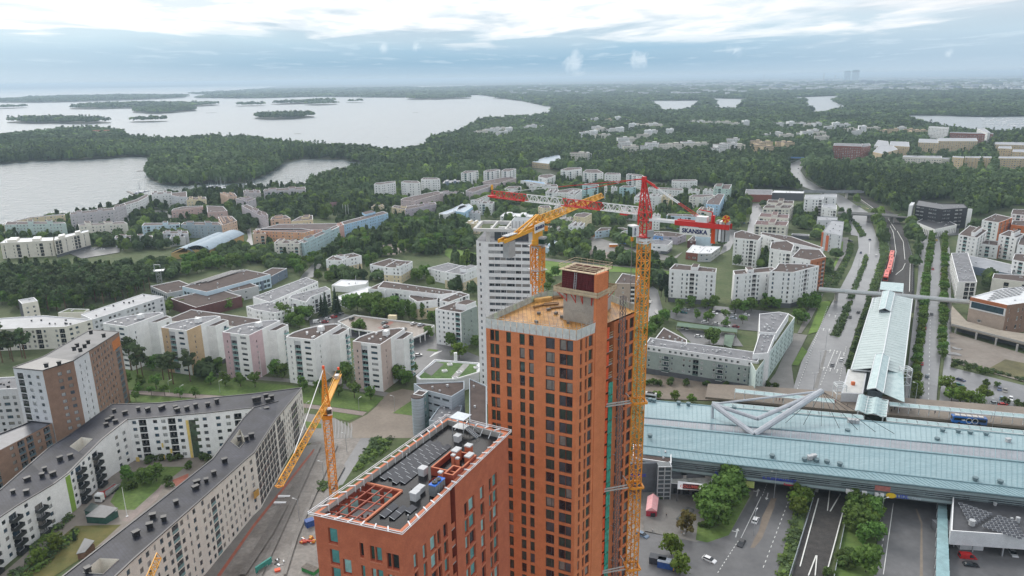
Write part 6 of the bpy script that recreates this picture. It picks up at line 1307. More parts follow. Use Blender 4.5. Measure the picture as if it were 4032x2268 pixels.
def mall_block():
 z=12.4;q=G('c',[(930,570),(1050,585),(1215,610),(1215,500),(1050,480),(930,470)],z);b=bK('mall_annex','grey box building with brown gravel roof at the left end of the mall','mall annex',q,z,Q1,Rb,dflt=dict(fh=3,pat='W',sp=4,w2=3.6,h=.7,sill=1.2,g=.5,frame=Mf,glass=[GL[0]]),vn=4)
 p=P('c',1155,890,0);D=p.y;zt=PD('c',1155,640,D).z;r=tg('lift_tower','glass lift tower in a grey steel frame beside the plaza','lift tower',(p.x,p.y,0));g=MB();g.box((p.x,p.y+2.,zt/2),(4.4,3.6,zt-.2));g.bd('shaft',gma('lift_glass',(.06,.075,.085),.12),r);g=MB()
 for dx in(-2.3,0,2.3):g.bar((p.x+dx,p.y+.1,0),(p.x+dx,p.y+.1,zt),.35)
 for k in range(9):g.bar((p.x-2.3,p.y+.1,zt*k/8),(p.x+2.3,p.y+.1,zt*k/8),.3);g.bar((p.x+2.3,p.y+.1,zt*k/8),(p.x+2.3,p.y+3.9,zt*k/8),.25)
 g.bd('frame',Ms,r)
 q=G('c',[(985,620),(1045,628),(1045,590),(985,582)],11);p=P('c',1010,830,0);g=MB();r2=tg('sign_wall','dark louvred wall with blue shop lettering behind the crane mast','sign wall',(p.x,p.y,0));zt=PD('c',1010,615,p.y).z;g.box((p.x-2,p.y+.6,zt/2),(13,.8,zt));g.bd(Qz,mat('wall_louvre_dark',(.11,.125,.14),.5,.2,.5),r2);z1=PD('c',960,715,p.y).z;txo('S-market',2.2,(p.x-3.5,p.y+.1,z1+.8),(1,0,0),(0,0,1),mat('sign_blue',(.02,.04,.45)),r2,bold=.02)
 z=4.6;q=G('c',[(1205,760),(1520,792),(1520,690),(1420,672),(1225,660)],z);b=bK('mall_entrance','low mall entrance with rain-stained white roof behind the red lettered sign','entrance',q,z,Qg,mat('stained_white_roof',(.14,.13,.10),.7,.3,.25,col2=(.52,.52,.49)),fac={0:dict(fh=4,pat='W',sp=3,w2=2.6,h=2.2,sill=.4,g=.2,frame=Mf,glass=[GL[0]])},vn=0)
 z=5.4;q=G('c',[(1260,800),(1458,812),(1452,765),(1262,742)],z);c=sum(q,Ve())/4;r=tg('entrance_canopy','white canopy carrying a dark red lettered sign over the mall entrance',Ze,(c.x,c.y,0));g=MB();g.prs([(p.x,p.y)for p in q],z-.25,z);g.bd('canopy_roof',Mt,r);g=MB()
 for p in q[:2]:g.bar((p.x,p.y,0),(p.x,p.y,z-.2),.3)
 g.bd('post',Wa[Qg],r);a,e=P('c',1298,795,5.6),P('c',1422,805,5.6);u=(e-a).normalized();n=Ve((u.y,-u.x,0));c=(a+e)/2+n*.2+Ve((0,0,.9));g=MB();g.box(c,((e-a).length,.3,1.9),atan2(u.y,u.x));s=g.bd('sign_board',mat('sign_dark',(.10,.03,.04),.5,.1,1.),r)
 txo('COLUMBUS',1.45,c+n*.2,u,(0,0,1),mat('sign_letter_red',(.80,.16,.12),.5,.1,1.),s,bold=.02)
mall_block()
def bus_street():
 z=6.;pts=G('d',[(-420,118),(0,160),(400,200),(2300,370),(2300,220),(1000,120),(420,70),(0,40),(-400,20)],z);FP.append([(p.x,p.y)for p in pts]);g=MB();g.prs([(p.x,p.y)for p in pts],z-1.,z);o=g.bd('bus_street',M_pave);o[Q7]=Q0
 def gzd(t,a,e,z0,w,nm,label,n=14):
  A,E=P(t,*a,z0+3.4),P(t,*e,z0+3.4);u=(E-A).normalized();v=Ve((-u.y,u.x,0));c=(A+E)/2;r=tg(nm,label,Ze,(c.x,c.y,z0));g=MB()
  for k in range(n):p,q=A.lerp(E,k/n),A.lerp(E,(k+.96)/n);g.hx([p,q,q+v*w,p+v*w],[x_+Ve((0,0,.12+(.5 if i>1 else 0)))for i,x_ in enumerate((p,q,q+v*w,p+v*w))])
  g.bd('glass_roof',M_tealg,r);g=MB();g.bar(A,E,.28,.4);g.bar(A+v*w+Ve((0,0,.5)),E+v*w+Ve((0,0,.5)),.22,.3);g.bd('beam',Mw,r)
  for k in range(n+1):p=A.lerp(E,k/n)+v*w*.4;g=MB();g.bar((p.x,p.y,z0),(p.x,p.y,z0+4.6),.25);g.bd('post',Mw,r)
 gzd('d',(-370,182),(760,285),6.,2.6,Ze,'glazed canopy along the back edge of the mall roof, left of the wavy canopy',14);gzd('d',(930,300),(2200,425),6.,2.6,Ze,'glazed canopy along the back edge of the mall roof, in front of the blue bus',16)
 gzd('d',(-200,85),(540,165),6.,2.8,Ze,'glazed canopy beyond the bus street, left of the station',10);gzd('d',(950,185),(2200,300),6.,2.8,Ze,'glazed canopy beyond the bus street, right of the station',16)
 gzd('g',(1625,1225),(1990,1262),.1,3.2,Ze,'glazed bus shelter roof before the green-grey block',5)
bus_street()
def station():
 ze=11.;A=P('h',678,1072,ze);B=P('h',1076,1110,ze);C=P('h',1145,535,ze);D=P('h',845,528,ze);c=(A+B+C+D)/4;r=tg('metro_station','long metro station hall under a ridged pale teal glass roof beside the highway','station',(c.x,c.y,0));FP.append([(p.x,p.y)for p in(A,B,C,D)])
 r0=A.lerp(B,.56)+Ve((0,0,2.4));r1=D.lerp(C,.52)+Ve((0,0,2.4));n=16
 for(a,b,e,d)in((A,r0,r1,D),(r0,B,C,r1)):
  g=MB()
  for k in range(n):
   p=[a.lerp(d,k/n),b.lerp(e,k/n),b.lerp(e,(k+1)/n),a.lerp(d,(k+1)/n)];g.hx([q-Ve((0,0,.25))for q in p],p)
  m=mat('station_glass',(.34,.42,.41),.3,.15,.2,col2=(.42,.50,.49));sps(m,.75,.22,direction='Y')if 'st_done' not in MT else None;MT['st_done']=m
  g.bd('glass_roof',m,r);g=MB()
  for k in range(2*n+1):g.bar(a.lerp(d,k/(2*n))+Ve((0,0,.07)),b.lerp(e,k/(2*n))+Ve((0,0,.07)),.16,.12)
  g.bd('glazing_bar',Mw,r)
 for a,b in((A,D),(B,C),(r0,r1),(A,B)):g=MB();g.bar(a,b,.5,.5);g.bd('beam',Mw,r)
 g=MB();q=ist([(p.x,p.y)for p in(A,B,C,D)],1.);g.prs(q,0,ze-1.0);g.bd(Qz,mat('station_wall',(.16,.19,.20),.4,.3,.3),r)
 def lantern(pts,h,nm):
  p=[P('h',x,y,ze+h)for x,y in pts];m0=p[0].lerp(p[1],.5)+Ve((0,0,1.4));m1=p[3].lerp(p[2],.5)+Ve((0,0,1.4));g=MB()
  for q in([p[0],m0,m1,p[3]],[m0,p[1],p[2],m1]):g.hx([x_-Ve((0,0,.2))for x_ in q],q)
  g.bd(nm,M_tealg,r);g=MB()
  for a,b in((p[0],p[3]),(p[1],p[2]),(m0,m1),(p[0],m0),(m0,p[1]),(p[3],m1),(m1,p[2])):g.bar(a,b,.35,.35)
  g.bd('beam',Mw,r);g=MB();q=ist([(x_.x,x_.y)for x_ in p],.3);g.prs(q,ze-.5,ze+h-.2);g.bd('lantern_wall',GL[1],r)
 lantern([(800,1222),(925,1250),(970,980),(865,957)],3.0,'lantern_roof');lantern([(888,618),(978,628),(1012,490),(920,478)],3.0,'lantern_roof')
 g=MB();q=G('h',[(930,1255),(1085,1320),(1078,1100),(960,1060)],ze+.6);g.hx([p-Ve((0,0,.2))for p in q],q);g.bd('side_roof',M_tealg,r)
 q=[P('h',604,1252,10.),P('h',768,1256,10.),P('h',802,1072,10.),P('h',655,1070,10.)];g=MB();g.prs([(p.x,p.y)for p in q],0,10.);g.bd('ticket_hall',Wa[Qf],r);g=MB();g.prs(ist([(p.x,p.y)for p in q],.6),10,10.06);g.bd('hall_roof',mat('hall_roof_pale',(.50,.50,.48),.5,.15,.2),r)
 p=P('h',692,1190,10.);g=MB();g.box((p.x,p.y,10.8),(1.4,1.2,1.6));g.bd('roof_box',mat('sign_orange_red',(.60,.14,.04),.5,.1,1.),r)
 a,e=P('h',738,1262,12.5),P('h',962,1305,12.5);bq,bp=P('h',707,1385,10.5),P('h',946,1432,10.5);g=MB();n=12
 for k in range(n):
  z0,z1=.5*sin(k*1.05),.5*sin((k+1)*1.05);p=[bq.lerp(bp,k/n)+Ve((0,0,z0)),bq.lerp(bp,(k+1)/n)+Ve((0,0,z1)),a.lerp(e,(k+1)/n)+Ve((0,0,z1)),a.lerp(e,k/n)+Ve((0,0,z0))];g.hx([q-Ve((0,0,.15))for q in p],p)
 g.bd('wavy_canopy',M_tealg,r);g=MB()
 for k in range(7):t=k/6;g.bar(bq.lerp(a,t),bp.lerp(e,t),.16)
 for k in(0,.33,.66,1):g.bar(bq.lerp(bp,k),a.lerp(e,k),.22)
 for k in(.1,.9):q=bq.lerp(bp,k);g.bar((q.x,q.y,6),(q.x,q.y,10.4),.35)
 g.bd('canopy_frame',Mw,r)
 for x,y,zt in((590,1245,13.),(1088,1120,14.)):
  p=P('h',x,y,zt-4);g=MB()
  for dx,dy in((-2,-2),(2,-2),(2,2),(-2,2)):g.bar((p.x+dx,p.y+dy,0),(p.x+dx,p.y+dy,zt),.3)
  for z in(zt,zt-.8,zt-4,zt-8):
   for(d0,d1)in(((-2,-2),(2,-2)),((2,-2),(2,2)),((2,2),(-2,2)),((-2,2),(-2,-2))):g.bar((p.x+d0[0],p.y+d0[1],z),(p.x+d1[0],p.y+d1[1],z),.28)
  g.bd('lift_frame',Mw,r)
 q=G('h',[(835,612),(890,618),(905,532),(848,528)],ze+.3);g=MB()
 for k in range(6):g.bar(q[0].lerp(q[3],k/5),q[1].lerp(q[2],k/5),.3)
 for k in range(4):g.bar(q[0].lerp(q[1],k/3),q[3].lerp(q[2],k/3),.3)
 g.bd('open_frame',Mw,r)
 q=[P('h',897,462,9.),P('h',1075,482,9.),P('h',1078,425,9.),P('h',905,412,9.)];g=MB();g.hx([p-Ve((0,0,.2))for p in q],[q[0],q[1],q[2]+Ve((0,0,.8)),q[3]+Ve((0,0,.8))]);g.bd('end_canopy',M_tealg,r)
 g=MB();
 for p in q:g.bar((p.x,p.y,0),(p.x,p.y,9),.3)
 g.bd('post',Mw,r)
station()
def bridge(nm,label,t,pts,z,w,m,piers,rail=1.1,railm=None):
 p=[P(t,x,y,z)for x,y in pts];c=sum(p,Ve())/len(p);r=tg(nm,label,'bridge',(c.x,c.y,0));g=MB()
 for a,e in zip(p,p[1:]):g.bar(a,e,w,.9)
 g.bd('deck',m,r)
 for s in(-1,1):
  g=MB()
  for a,e in zip(p,p[1:]):
   u=(e-a).normalized();v=Ve((-u.y,u.x,0))*s*w/2;g.bar(a+v+Ve((0,0,.45+rail/2)),e+v+Ve((0,0,.45+rail/2)),.14,rail)
  g.bd(Ka,railm or Mw,r)
 for s in piers:
  k=s*(len(p)-1);i=min(int(k),len(p)-2);q=p[i].lerp(p[i+1],k-i);g=MB();g.box((q.x,q.y,z/2-.2),(1.2,w*.7,z-.5));g.bd('pier',Wa[Qi],r)
bridge('footbridge','white footbridge crossing highway and tracks at the far end of the station roof','h',[(432,468),(900,505),(1250,535),(1580,565)],6.5,4.,Wa[Qi],(.1,.3,.62,.85))
bridge(Z8,'concrete road bridge over highway and tracks before the black office','l',[(600,1128),(900,1140),(1212,1162)],7.,9.,M_asph2,(.18,.42,.72),1.0,Wa[Qi])
bridge('footbridge','grey covered footbridge over the far highway behind the white riverside flats','l',[(330,958),(590,962),(800,960)],7.5,6.,Rm,(.3,.7),1.6,Rm);bridge(Z8,'blue-railed bridge at the far bend of the highway','l',[(205,690),(330,692),(400,690)],8,7,M_asph2,(.5,),1.6,mat('rail_blue',(.10,.22,.42),.5,.1,1.));bridge(Z8,'grey road bridge right of the blue-railed bridge, below the red brick block','l',[(395,700),(560,712)],7,9,M_asph2,(.5,),1.2,Wa[Qi])
def rails(t,pts,nm='rail_track',w=.75):
 p=[P(t,x,y,.12)for x,y in pts];g=MB()
 for a,e in zip(p,p[1:]):
  u=(e-a).normalized();v=Ve((-u.y,u.x,0))*w
  for s in(-1,1):g.bar(a+v*s,e+v*s,.24,.16)
 o=g.bd(nm,mat('rail_steel',(.27,.25,.24),.4,.2,1.));o[Q7]=Q0
def guard(t,pts):
 p=[P(t,x,y,.5)for x,y in pts];g=MB()
 for a,e in zip(p,p[1:]):g.bar(a,e,.34,.5)
 o=g.bd('conductor_rail',mat('rail_cover_white',(.70,.70,.66),.5,.08,1.));tag(o,None);o[Q7]=Q0
for pts in([(430,850),(370,1100),(310,1449)],[(480,850),(430,1080),(440,1250),(390,1449)],[(560,880),(500,1200),(420,1449)],[(590,850),(520,1080),(350,1449)],[(450,860),(465,1200),(460,1449)]):rails('d',pts)
for pts in([(420,875),(350,1130),(283,1380)],[(613,928),(550,1170),(478,1438)],[(503,820),(487,965)],[(583,842),(507,970)],[(402,1300),(345,1449)],[(408,1300),(395,1449)]):guard('d',pts)
for pts in([(915,410),(975,200),(960,40),(935,-40)],[(945,420),(1000,200),(985,40)],[(1075,470),(1100,260),(1060,60),(1020,-30)],[(1110,480),(1128,260),(1085,60)],[(1000,420),(1060,330),(1100,240)]):rails('h',pts)
for pts in([(990,330),(1020,180),(1000,30),(975,-20)],[(1122,480),(1128,270)],[(1088,235),(1075,100),(1030,20)],[(1018,352),(1070,310),(1090,265)],[(995,330),(985,280)],[(968,190),(965,90)]):guard('h',pts)
for pts in([(1010,1250),(960,1150),(800,1040),(740,990)],[(1030,1240),(980,1140),(820,1030)],[(430,820),(395,770),(420,735),(470,710)]):rails('l',pts);
for pts in([(1060,1260),(1000,1170)],[(900,1100),(760,1000)],[(440,825),(420,780),(450,740)]):guard('l',pts)
def train():
 pts=[P('h',x,y,0)for x,y in((937,405),(962,320),(978,255),(998,200))];a,e=pts[0],P('h',990,200,0);d=(e-a);L=d.length;n=4;d.normalize();ang=atan2(d.y,d.x);r=tg('metro_train','red four-car metro train pulling into the station','train',(a.x,a.y,0));mr=mat('train_red',(.72,.10,.07),.4,.1,.5);mr2=mat('train_roof_red',(.68,.16,.13),.5,.12,.4)
 for k in range(n):
  c=a+d*(L*(k+.5)/n)+Ve((d.y,-d.x,0))*(.9*sin(k/3*3.14));g=MB();g.box((c.x,c.y,2.2),(L/n-.6,3.1,2.8),ang,0);g.box((c.x,c.y,3.75),(L/n-1.2,2.8,.35),ang,1);o=g.bd('carriage',[mr,mr2],r)
  for s in(-1,1):v=Ve((-d.y,d.x,0))*1.56*s;g=MB();g.box((c.x+v.x,c.y+v.y,2.6),(L/n-2,.05,.9),ang);g.bd('window_band',GL[0],o)
  for q in(-.25,.25):g=MB();b=c+d*(L/n*q);g.box((b.x,b.y,4.0),(2.2,1.4,.3),ang);g.bd('roof_unit',mat('train_unit_dark',(.25,.05,.05),.5,.1,1.),o)
 c=a-d*.0;g=MB();g.box((c.x,c.y,2.3),(.5,2.7,1.6),ang);g.bd('cab_window',GL[0],r)
train()
def walk():
 z=3.6;p=G('d',[(1308,890),(1372,892),(1397,1500),(1290,1500)],z);c=sum(p,Ve())/4;r=tg('covered_walkway','covered walkway with a ribbed pale teal roof running along the road to the mall','walkway',(c.x,c.y,0));FP.append([(q.x,q.y)for q in p]);n=8
 for k in range(n):
  g=MB();q=[p[3].lerp(p[0],k/n),p[2].lerp(p[1],k/n),p[2].lerp(p[1],(k+.97)/n),p[3].lerp(p[0],(k+.97)/n)];q=[q[0],q[1],q[2]+Ve((0,0,.3)),q[3]+Ve((0,0,.3))];g.hx([x-Ve((0,0,.2))for x in q],q);g.bd('roof_bay',mat('walk_teal',(.24,.38,.40),.3,.15,.4),r)
 g=MB();q=ist([(x.x,x.y)for x in p],.35);g.prs(q,0,z-.3);g.bd('glazed_side',gma('walk_glass',(.10,.14,.15),.15),r)
 for k in range(9):
  for s in(0,1):a=(p[3].lerp(p[0],k/8),p[2].lerp(p[1],k/8))[s];g=MB();g.bar((a.x,a.y,0),(a.x,a.y,z),.18);g.bd('post',Mw,r)
walk()
z=8.5;q=G('d',[(1405,1112),(2300,1172),(2300,840),(1640,850),(1420,832)],z)
bb=bK('mall_wing','flat grey-roofed wing with a chequer of solar panels at the lower right','mall wing',q,z,Qf,R_dark,z0=3.6,dflt=dict(fh=4.9,pat='.',sp=5),vn=3,par=.6)
msp=mat(Kc,(.03,.032,.042))
for j in range(6):
 for i in range(12):
  x,y=1480+i*36+j*14,920+i*12+j*26
  if x>1935 or(i+j)%9==7:continue
  p=P('d',x,y,z);g=MB();g.box((0,0,0),(1.25,1.05,.06));g.box((0,.56,-.02),(1.3,.08,.1),m=1);g.box((-.66,0,-.02),(.06,1.1,.1),m=1);o=g.bd(Z4,[msp,Ms]);o.parent=bb.root;o.location=Ve((p.x,p.y,z+.25))-bb.c;o.rotation_euler=(.2,.0,-.22)
for x,y,s in((1560,1060,1.),(1900,1040,.7),(1920,850,1.6),(1850,850,1.2)):p=P('d',x,y,z);g=MB();g.cyl((p.x,p.y,z-.5),.9*s,1.8,14);g.bd('roof_drum',M_vent,bb.root)
def frame_pillars():
 r=bb.root
 for x,y,x2,y2 in((1428,1120,1420,1240),(1578,1190,1560,1280),(1730,1140,1780,1300),(1790,1220,1780,1310)):
  p=P('d',x2,y2,0);g=MB();g.bar((p.x,p.y,0),(p.x,p.y,6),.35);q=P('d',x,1112,8.2);g.bar((p.x,p.y,6),(q.x,q.y+1,6.2),.3);g.bd('pillar',Ms,r)
 g=MB();p=G('d',[(1420,1190),(2300,1250)],3.6);a,e=p;g.hx([Ve((a.x,a.y+4,0)),Ve((e.x,e.y+4,0)),Ve((e.x,e.y+12,0)),Ve((a.x,a.y+12,0))],[Ve((a.x,a.y+4,3.5)),Ve((e.x,e.y+4,3.5)),Ve((e.x,e.y+12,3.5)),Ve((a.x,a.y+12,3.5))]);g.bd('ground_floor',Wa[Qg],r)
 p=P('d',1550,1260,0);g=MB();g.box((p.x,p.y+1,1.2),(7,3,2.4),-.1,0);g.box((p.x,p.y+1,2.5),(7.6,3.6,.15),-.1,1);g.bd('bin_store',[Wa[Qf],M_teal],r)
frame_pillars()
dR1=dict(fh=2.95,pat='w.nwb',sp=2.9,w=1.1,h=1.7,sill=.6,g=3.2,frame=Mf,rail=mat('rail_concrete',(.36,.35,.34),.6,.1,1.),low=(3.2,Qg))
dR2=dict(dR1,g=.4,low=None)
bK(Qc,'white block with dark ground floor, furthest left of the white row by the car park',Qb,G('g',[(1228,308),(1582,332),(1588,302),(1270,266)],22.6),22.6,Qa,Rb,dflt=dR1,vn=3,boxes=((.45,.6,.2,.9,1.8),))
bK(Qc,'white kinked block in the middle of the row by the car park',Qb,G('g',[(1725,350),(2060,322),(2010,290),(1712,318)],22.),22.,Qa,Rb,dflt=dR1,vn=3,boxes=((.3,.45,.2,.9,1.8),))
bK(Qc,'white block with concrete balconies nearest the highway, at the right end of the row',Qb,G('h',[(60,325),(238,332),(436,282),(330,268),(130,262),(105,300)],24.),24.,Qa,Rb,dflt=dict(dR1,g=3.),vn=6,boxes=())
bK(Qc,'white block with a rust-orange side wall facing the highway',Qb,G('h',[(225,215),(370,240),(488,215),(440,158),(290,150)],23.),23.,Qa,Rb,dflt=dR2,wm={1:Zi},vn=5)
bK(Qc,'white terraced block with a brown timber roof cabin, behind the orange-sided block',Qb,G('h',[(60,150),(225,175),(245,120),(190,90),(75,100)],23.),23.,Qa,Rb,dflt=dR2,vn=3)
bK('apartment_link','long brown-roofed white wing stepping down behind the row by the highway',Qb,G('h',[(160,90),(440,155),(470,145),(230,60),(0,25),(-10,40)],20),20,Qa,Rb,dflt=dR2,vn=5)
bK(Qc,'tall white corner block left of the cream terrace, with brown-walled roof cabin',Qb,G('5',[(2050,1190),(2440,1230),(2500,1160),(2180,1070),(2060,1110)],22),22,Qa,Rb,dflt=dR2,vn=3)
dT=dict(fh=3,pat='bwWb',sp=3.4,w=1.2,w2=1.8,g=.3,frame=Mf,rail=mat('rail_concrete',(.36,.35,.34)))
for i,(q,z,lab)in enumerate((([(285,738),(790,760),(830,690),(320,672)],14,'nearest of the stepped cream terraces with maroon roofs'),([(350,612),(830,640),(835,580),(385,552)],14,'second stepped cream terrace with maroon roof, counted from the white row'),([(415,475),(850,480),(905,430),(465,430)],14,'grey-roofed cream terrace behind the two maroon-roofed ones'),([(480,390),(905,405),(910,362),(505,342)],14,'furthest cream terrace, just before the long dark hall'))):
 bK('terrace_block',lab,Qb,G('6',q,z),z,Qq,mat('roof_maroon',(.13,.075,.07),.8,.2,.3)if i<2 else Rb,dflt=dT,vn=3,boxes=((.42,.62,.2,1.1,1.6),))
bK(Qn,'pale flats with a round porthole window standing by the road bridge',Q4,G('6',[(1350,462),(1590,500),(1590,430),(1380,405)],17),17,Qa,Rm,dflt=dR2,vn=3);bK(Qn,'pale tower of flats with a flat penthouse roof before the far covered footbridge',Q4,G('6',[(1075,325),(1372,338),(1390,300),(1585,310),(1585,260),(1090,268)],22),22,Qa,Rm,dflt=dR2,vn=4)
bK(Qc,'small grey metal-roofed flats between the porthole flats and the orange-finned block',Qb,G('6',[(1275,665),(1600,670),(1600,620),(1285,608)],14),14,Qf,Rm,dflt=dR2,vn=1,trim=Rm)
def finned():
 zt=16.;q=G('6',[(1365,855),(1670,915),(1705,690),(1500,665)],zt);b=bK(Qc,'grey metal-roofed block with two tall orange fins by the highway slip road',Qb,q,zt,Qf,Rm,dflt=dict(fh=3,pat='.wn.',sp=2.6,w=.9,h=1.8,g=.4,frame=Mf),vn=5,trim=Rm);u=(q[1]-q[0]).normalized();n=Ve((u.y,-u.x,0));L=(q[1]-q[0]).length
 for s0,s1,zz in((-.02,.06,15.6),(.22,.36,13.6)):g=MB();a,e=q[0]+u*L*s0,q[0]+u*L*s1;g.prs([(p.x,p.y)for p in(a+n*.4,e+n*.4,e-n*.1,a-n*.1)],.5,zz);g.bd('orange_fin',mat('fin_orange',(.60,.15,.06),.6,.1,1.),b.root)
finned()
bK(Zy,'long dark hall with white metal roof behind the cream terraces',Kh,G('6',[(560,235),(1060,245),(1075,215),(600,200)],9),9,Qg,R_white,vn=2);bK(Zy,'dark red metal hall joined to the long dark hall',Kh,G('6',[(135,262),(560,270),(570,190),(150,180)],9),9,Zm,Rg,vn=1)
bK('garage','low dark garage with open car bays among young trees','garage',G('6',[(870,905),(1150,925),(1155,895),(880,880)],3.4),3.4,Qg,Rg,vn=0)
dG=dict(fh=2.9,pat='w.wBn.wwb',sp=2.9,w=1.2,g=2.9,rail=mat('rail_green',(.06,.10,.09),.4,.1,1.),low=(2.9,Qg))
wall('ggwhite',(.70,.70,.70))
def ublock():
 z=15.2;a=bK(Qc,'long green-grey block with white top storey facing the mall',Qb,G('g',[(1042,885),(1898,1012),(1938,945),(1080,828)],z),z-0.,'greygreen',Rg,dflt=dict(dG,topm=3.2),vn=26);c=a
 q=G('g',[(1042,885),(1898,1012)],z);A,B=q;u=(B-A).normalized();n=Ve((u.y,-u.x,0));g=MB();g.prs([(p.x,p.y)for p in(A+n*.06,B+n*.06,B-n*.05,A-n*.05)],z-3.0,z+.02);o=g.bd('top_storey_wall',Wa['ggwhite'],a.root)
 L=(B-A).length
 for k in range(20):
  if k%7 in(3,):continue
  p=A+u*(L*(k+.5)/20)+n*.10;w=obn('window',wme(M_frame,GL[k%2],1));lnk(w);w.parent=a.root;w.location=Ve((p.x,p.y,z-2.3))-a.c;w.rotation_euler=(0,0,atan2(u.y,u.x));w.scale=(1.4,1,1.3)
 bK(Qc,'green-grey wing running away along the highway, with stepped roof',Qb,[P('h',-45,1085,14.5),P('h',250,675,14.5),P('h',205,648,14.5),P('h',-90,1010,14.5)],14.5,'mint',R_moss,fac={0:dict(fh=2.4,pat='tw.',sp=3.4,g=.4,frame=Mf,glass=GL[:1],w=1.9)},vn=5)
 bK(Qc,'white roof storey with three grey decks at the highway end of the green-grey block',Qb,[P('h',-20,785,18.5),P('h',108,795,18.5),P('h',205,645,18.5),P('h',130,632,18.5),P('h',-20,648,18.5)],18.5,Qa,Rg,dflt=dict(fh=2.9,pat='w',sp=3.,g=.4),vn=12,cut=False)
 bK(Qc,'lower white roof storey nearest the corner of the green-grey block',Qb,[P('h',-70,955,17.5),P('h',45,945,17.5),P('h',105,795,17.5),P('h',-20,800,17.5)],17.5,Qa,Rg,dflt=dict(fh=2.9,pat='w',sp=3.,g=.4),vn=8,cut=False)
 bK(Qc,'brown-roofed wedge wing at the left end of the green-grey block',Qb,G('g',[(1120,835),(1362,880),(1362,845),(1185,752)],15.),15.,Qa,Rb,dflt=dR2,vn=6)
 for q,lab in(([(1283,740),(1740,790),(1745,762),(1290,712)],'long green carport roof on the far side of the courtyard'),([(1640,880),(1700,905),(1725,810),(1650,805)],'short green carport roof on the right of the courtyard')):
  p=G('g',q,2.8);c=sum(p,Ve())/4;r=tg('carport',lab,'carport',(c.x,c.y,0));g=MB();g.prs([(x.x,x.y)for x in p],2.6,2.8);g.bd(Zp,mat('carport_green',(.09,.15,.10),.6,.15,.3),r)
  for x in p:g=MB();g.bar((x.x,x.y,0),(x.x,x.y,2.6),.2);g.bd('post',Ms,r)
ublock()
bK(Qc,'tan stucco block with white balconies between core tower and right crane mast',Qb,G('g',[(815,415),(975,418),(1000,362),(870,338)],14.2),14.2,'tanbrick',Rb,dflt=dict(fh=3,pat='.w.b',sp=3.,w=1.3,g=.3,rail=Mt),vn=4)
dL=dict(fh=4.5,pat='.',sp=4)
def library():
 z=18.;q=G('h',[(1588,520),(1868,582),(2120,548),(2120,440),(1832,452)],z);b=bK('library','beige and brown brick library with a wide ribbon window and solar panels on top','library',q,z,'tanbrick',R_white,fac={0:dict(fh=9,cols=[(.28,.38,'w'),(.40,.41,'n')],h=1.8,sill=1.,g=3.),1:dict(fh=5,pat='n.w',sp=3.,w=1.5,h=2.4,g=2.,frame=Mt)},wm={1:Qm},vn=3)
 A,B=q[0],q[1];u=(B-A).normalized();n=Ve((u.y,-u.x,0));L=(B-A).length
 g=MB();a,e=A+u*L*.02,A+u*L*.98;g.prs([(p.x,p.y)for p in(a+n*.35,e+n*.35,e-n*.1,a-n*.1)],11.2,17.6);g.bd('window_surround',Wa['ggwhite'],b.root);g=MB();a,e=A+u*L*.06,A+u*L*.94;g.prs([(p.x,p.y)for p in(a+n*.42,e+n*.42,e-n*.1,a-n*.1)],12.,15.6);g.bd('ribbon_window',gma('ribbon_glass',(.04,.07,.09),.06),b.root)
 g=MB();a,e=A+u*L*.0,A+u*L*1.;g.prs([(p.x,p.y)for p in(a+n*.38,e+n*.38,e-n*.1,a-n*.1)],15.9,18.02);g.bd('brown_band',Wa[Zi],b.root)
 for j in range(5):
  for i in range(8):p=P('h',1730+i*32+j*14,540-i*6-j*16,z);g=MB();g.box((p.x,p.y,z),(2.4,1.2,.08),.3);o=g.bd(Z4,msp,b.root)
 zz=5.;q=G('h',[(1440,735),(2150,915),(2150,820),(1800,770),(1560,705),(1445,585),(1440,640)],zz);c=sum(q,Ve())/7;r=tg('promenade_deck','raised pale concrete promenade on columns round the library','deck',(c.x,c.y,0));FP.append([(p.x,p.y)for p in q]);g=MB();g.prs([(p.x,p.y)for p in q],zz-.7,zz);g.bd('deck',mat('deck_pale',(.30,.26,.21),.8,.15,.2),r)
 for x,y in((1470,800),(1625,850),(1775,892),(1935,940),(2080,980)):p=P('h',x,y,0);g=MB();g.cyl((p.x,p.y,0),.5,zz-.6,10);g.bd(Z3,Wa[Qi],r)
 g=MB();a,e=P('h',1440,735,zz),P('h',2150,915,zz);g.bar(a+Ve((0,0,.5)),e+Ve((0,0,.5)),.12,1.);g.bd('railing',Wa[Qi],r);g=MB();a,e=P('h',1440,735,zz),P('h',2150,915,zz);w=Ve((-(e-a).y,(e-a).x,0)).normalized()*7;g.hx([Ve((p.x,p.y,0))for p in(a+w,e+w,e+w*1.3,a+w*1.3)],[Ve((p.x,p.y,zz-.7))for p in(a+w,e+w,e+w*1.3,a+w*1.3)]);g.bd('back_wall',Wa[Qg],r)
library()
dK=dict(fh=3,pat='wbw',sp=3.3,w=1.3,g=.4,rail=Gb)
bK(Qc,'long narrow white block end-on to the camera, left of the dark flat hall',Qb,G('h',[(1495,405),(1638,405),(1568,182),(1440,185)],13.),13.,Qa,Rg,fac={0:dict(fh=3,pat='.bb.',sp=3,g=.4,rail=GL[1]),3:dK},vn=16)
bK('flat_hall','flat dark hall with rain-wet roof between white blocks',Kh,G('h',[(1600,285),(1900,345),(1912,275),(1700,225),(1570,205)],6.),6.,Zx,Rm,vn=2);bK(Qc,'cream flat-roofed block with dark glass bays behind the library',Qb,G('h',[(1752,375),(2120,420),(2120,360),(1765,340)],11.),11.,Qq,Rb,dflt=dict(fh=3,pat='.b',sp=4.4,g=.3,rail=GL[0]),vn=3)
bK(Qc,'white block with a long dark ribbon at the right edge above the flat hall',Qb,G('h',[(1905,235),(2120,280),(2120,200),(1925,188)],13.),13.,Qa,Rb,dflt=dK,vn=2)
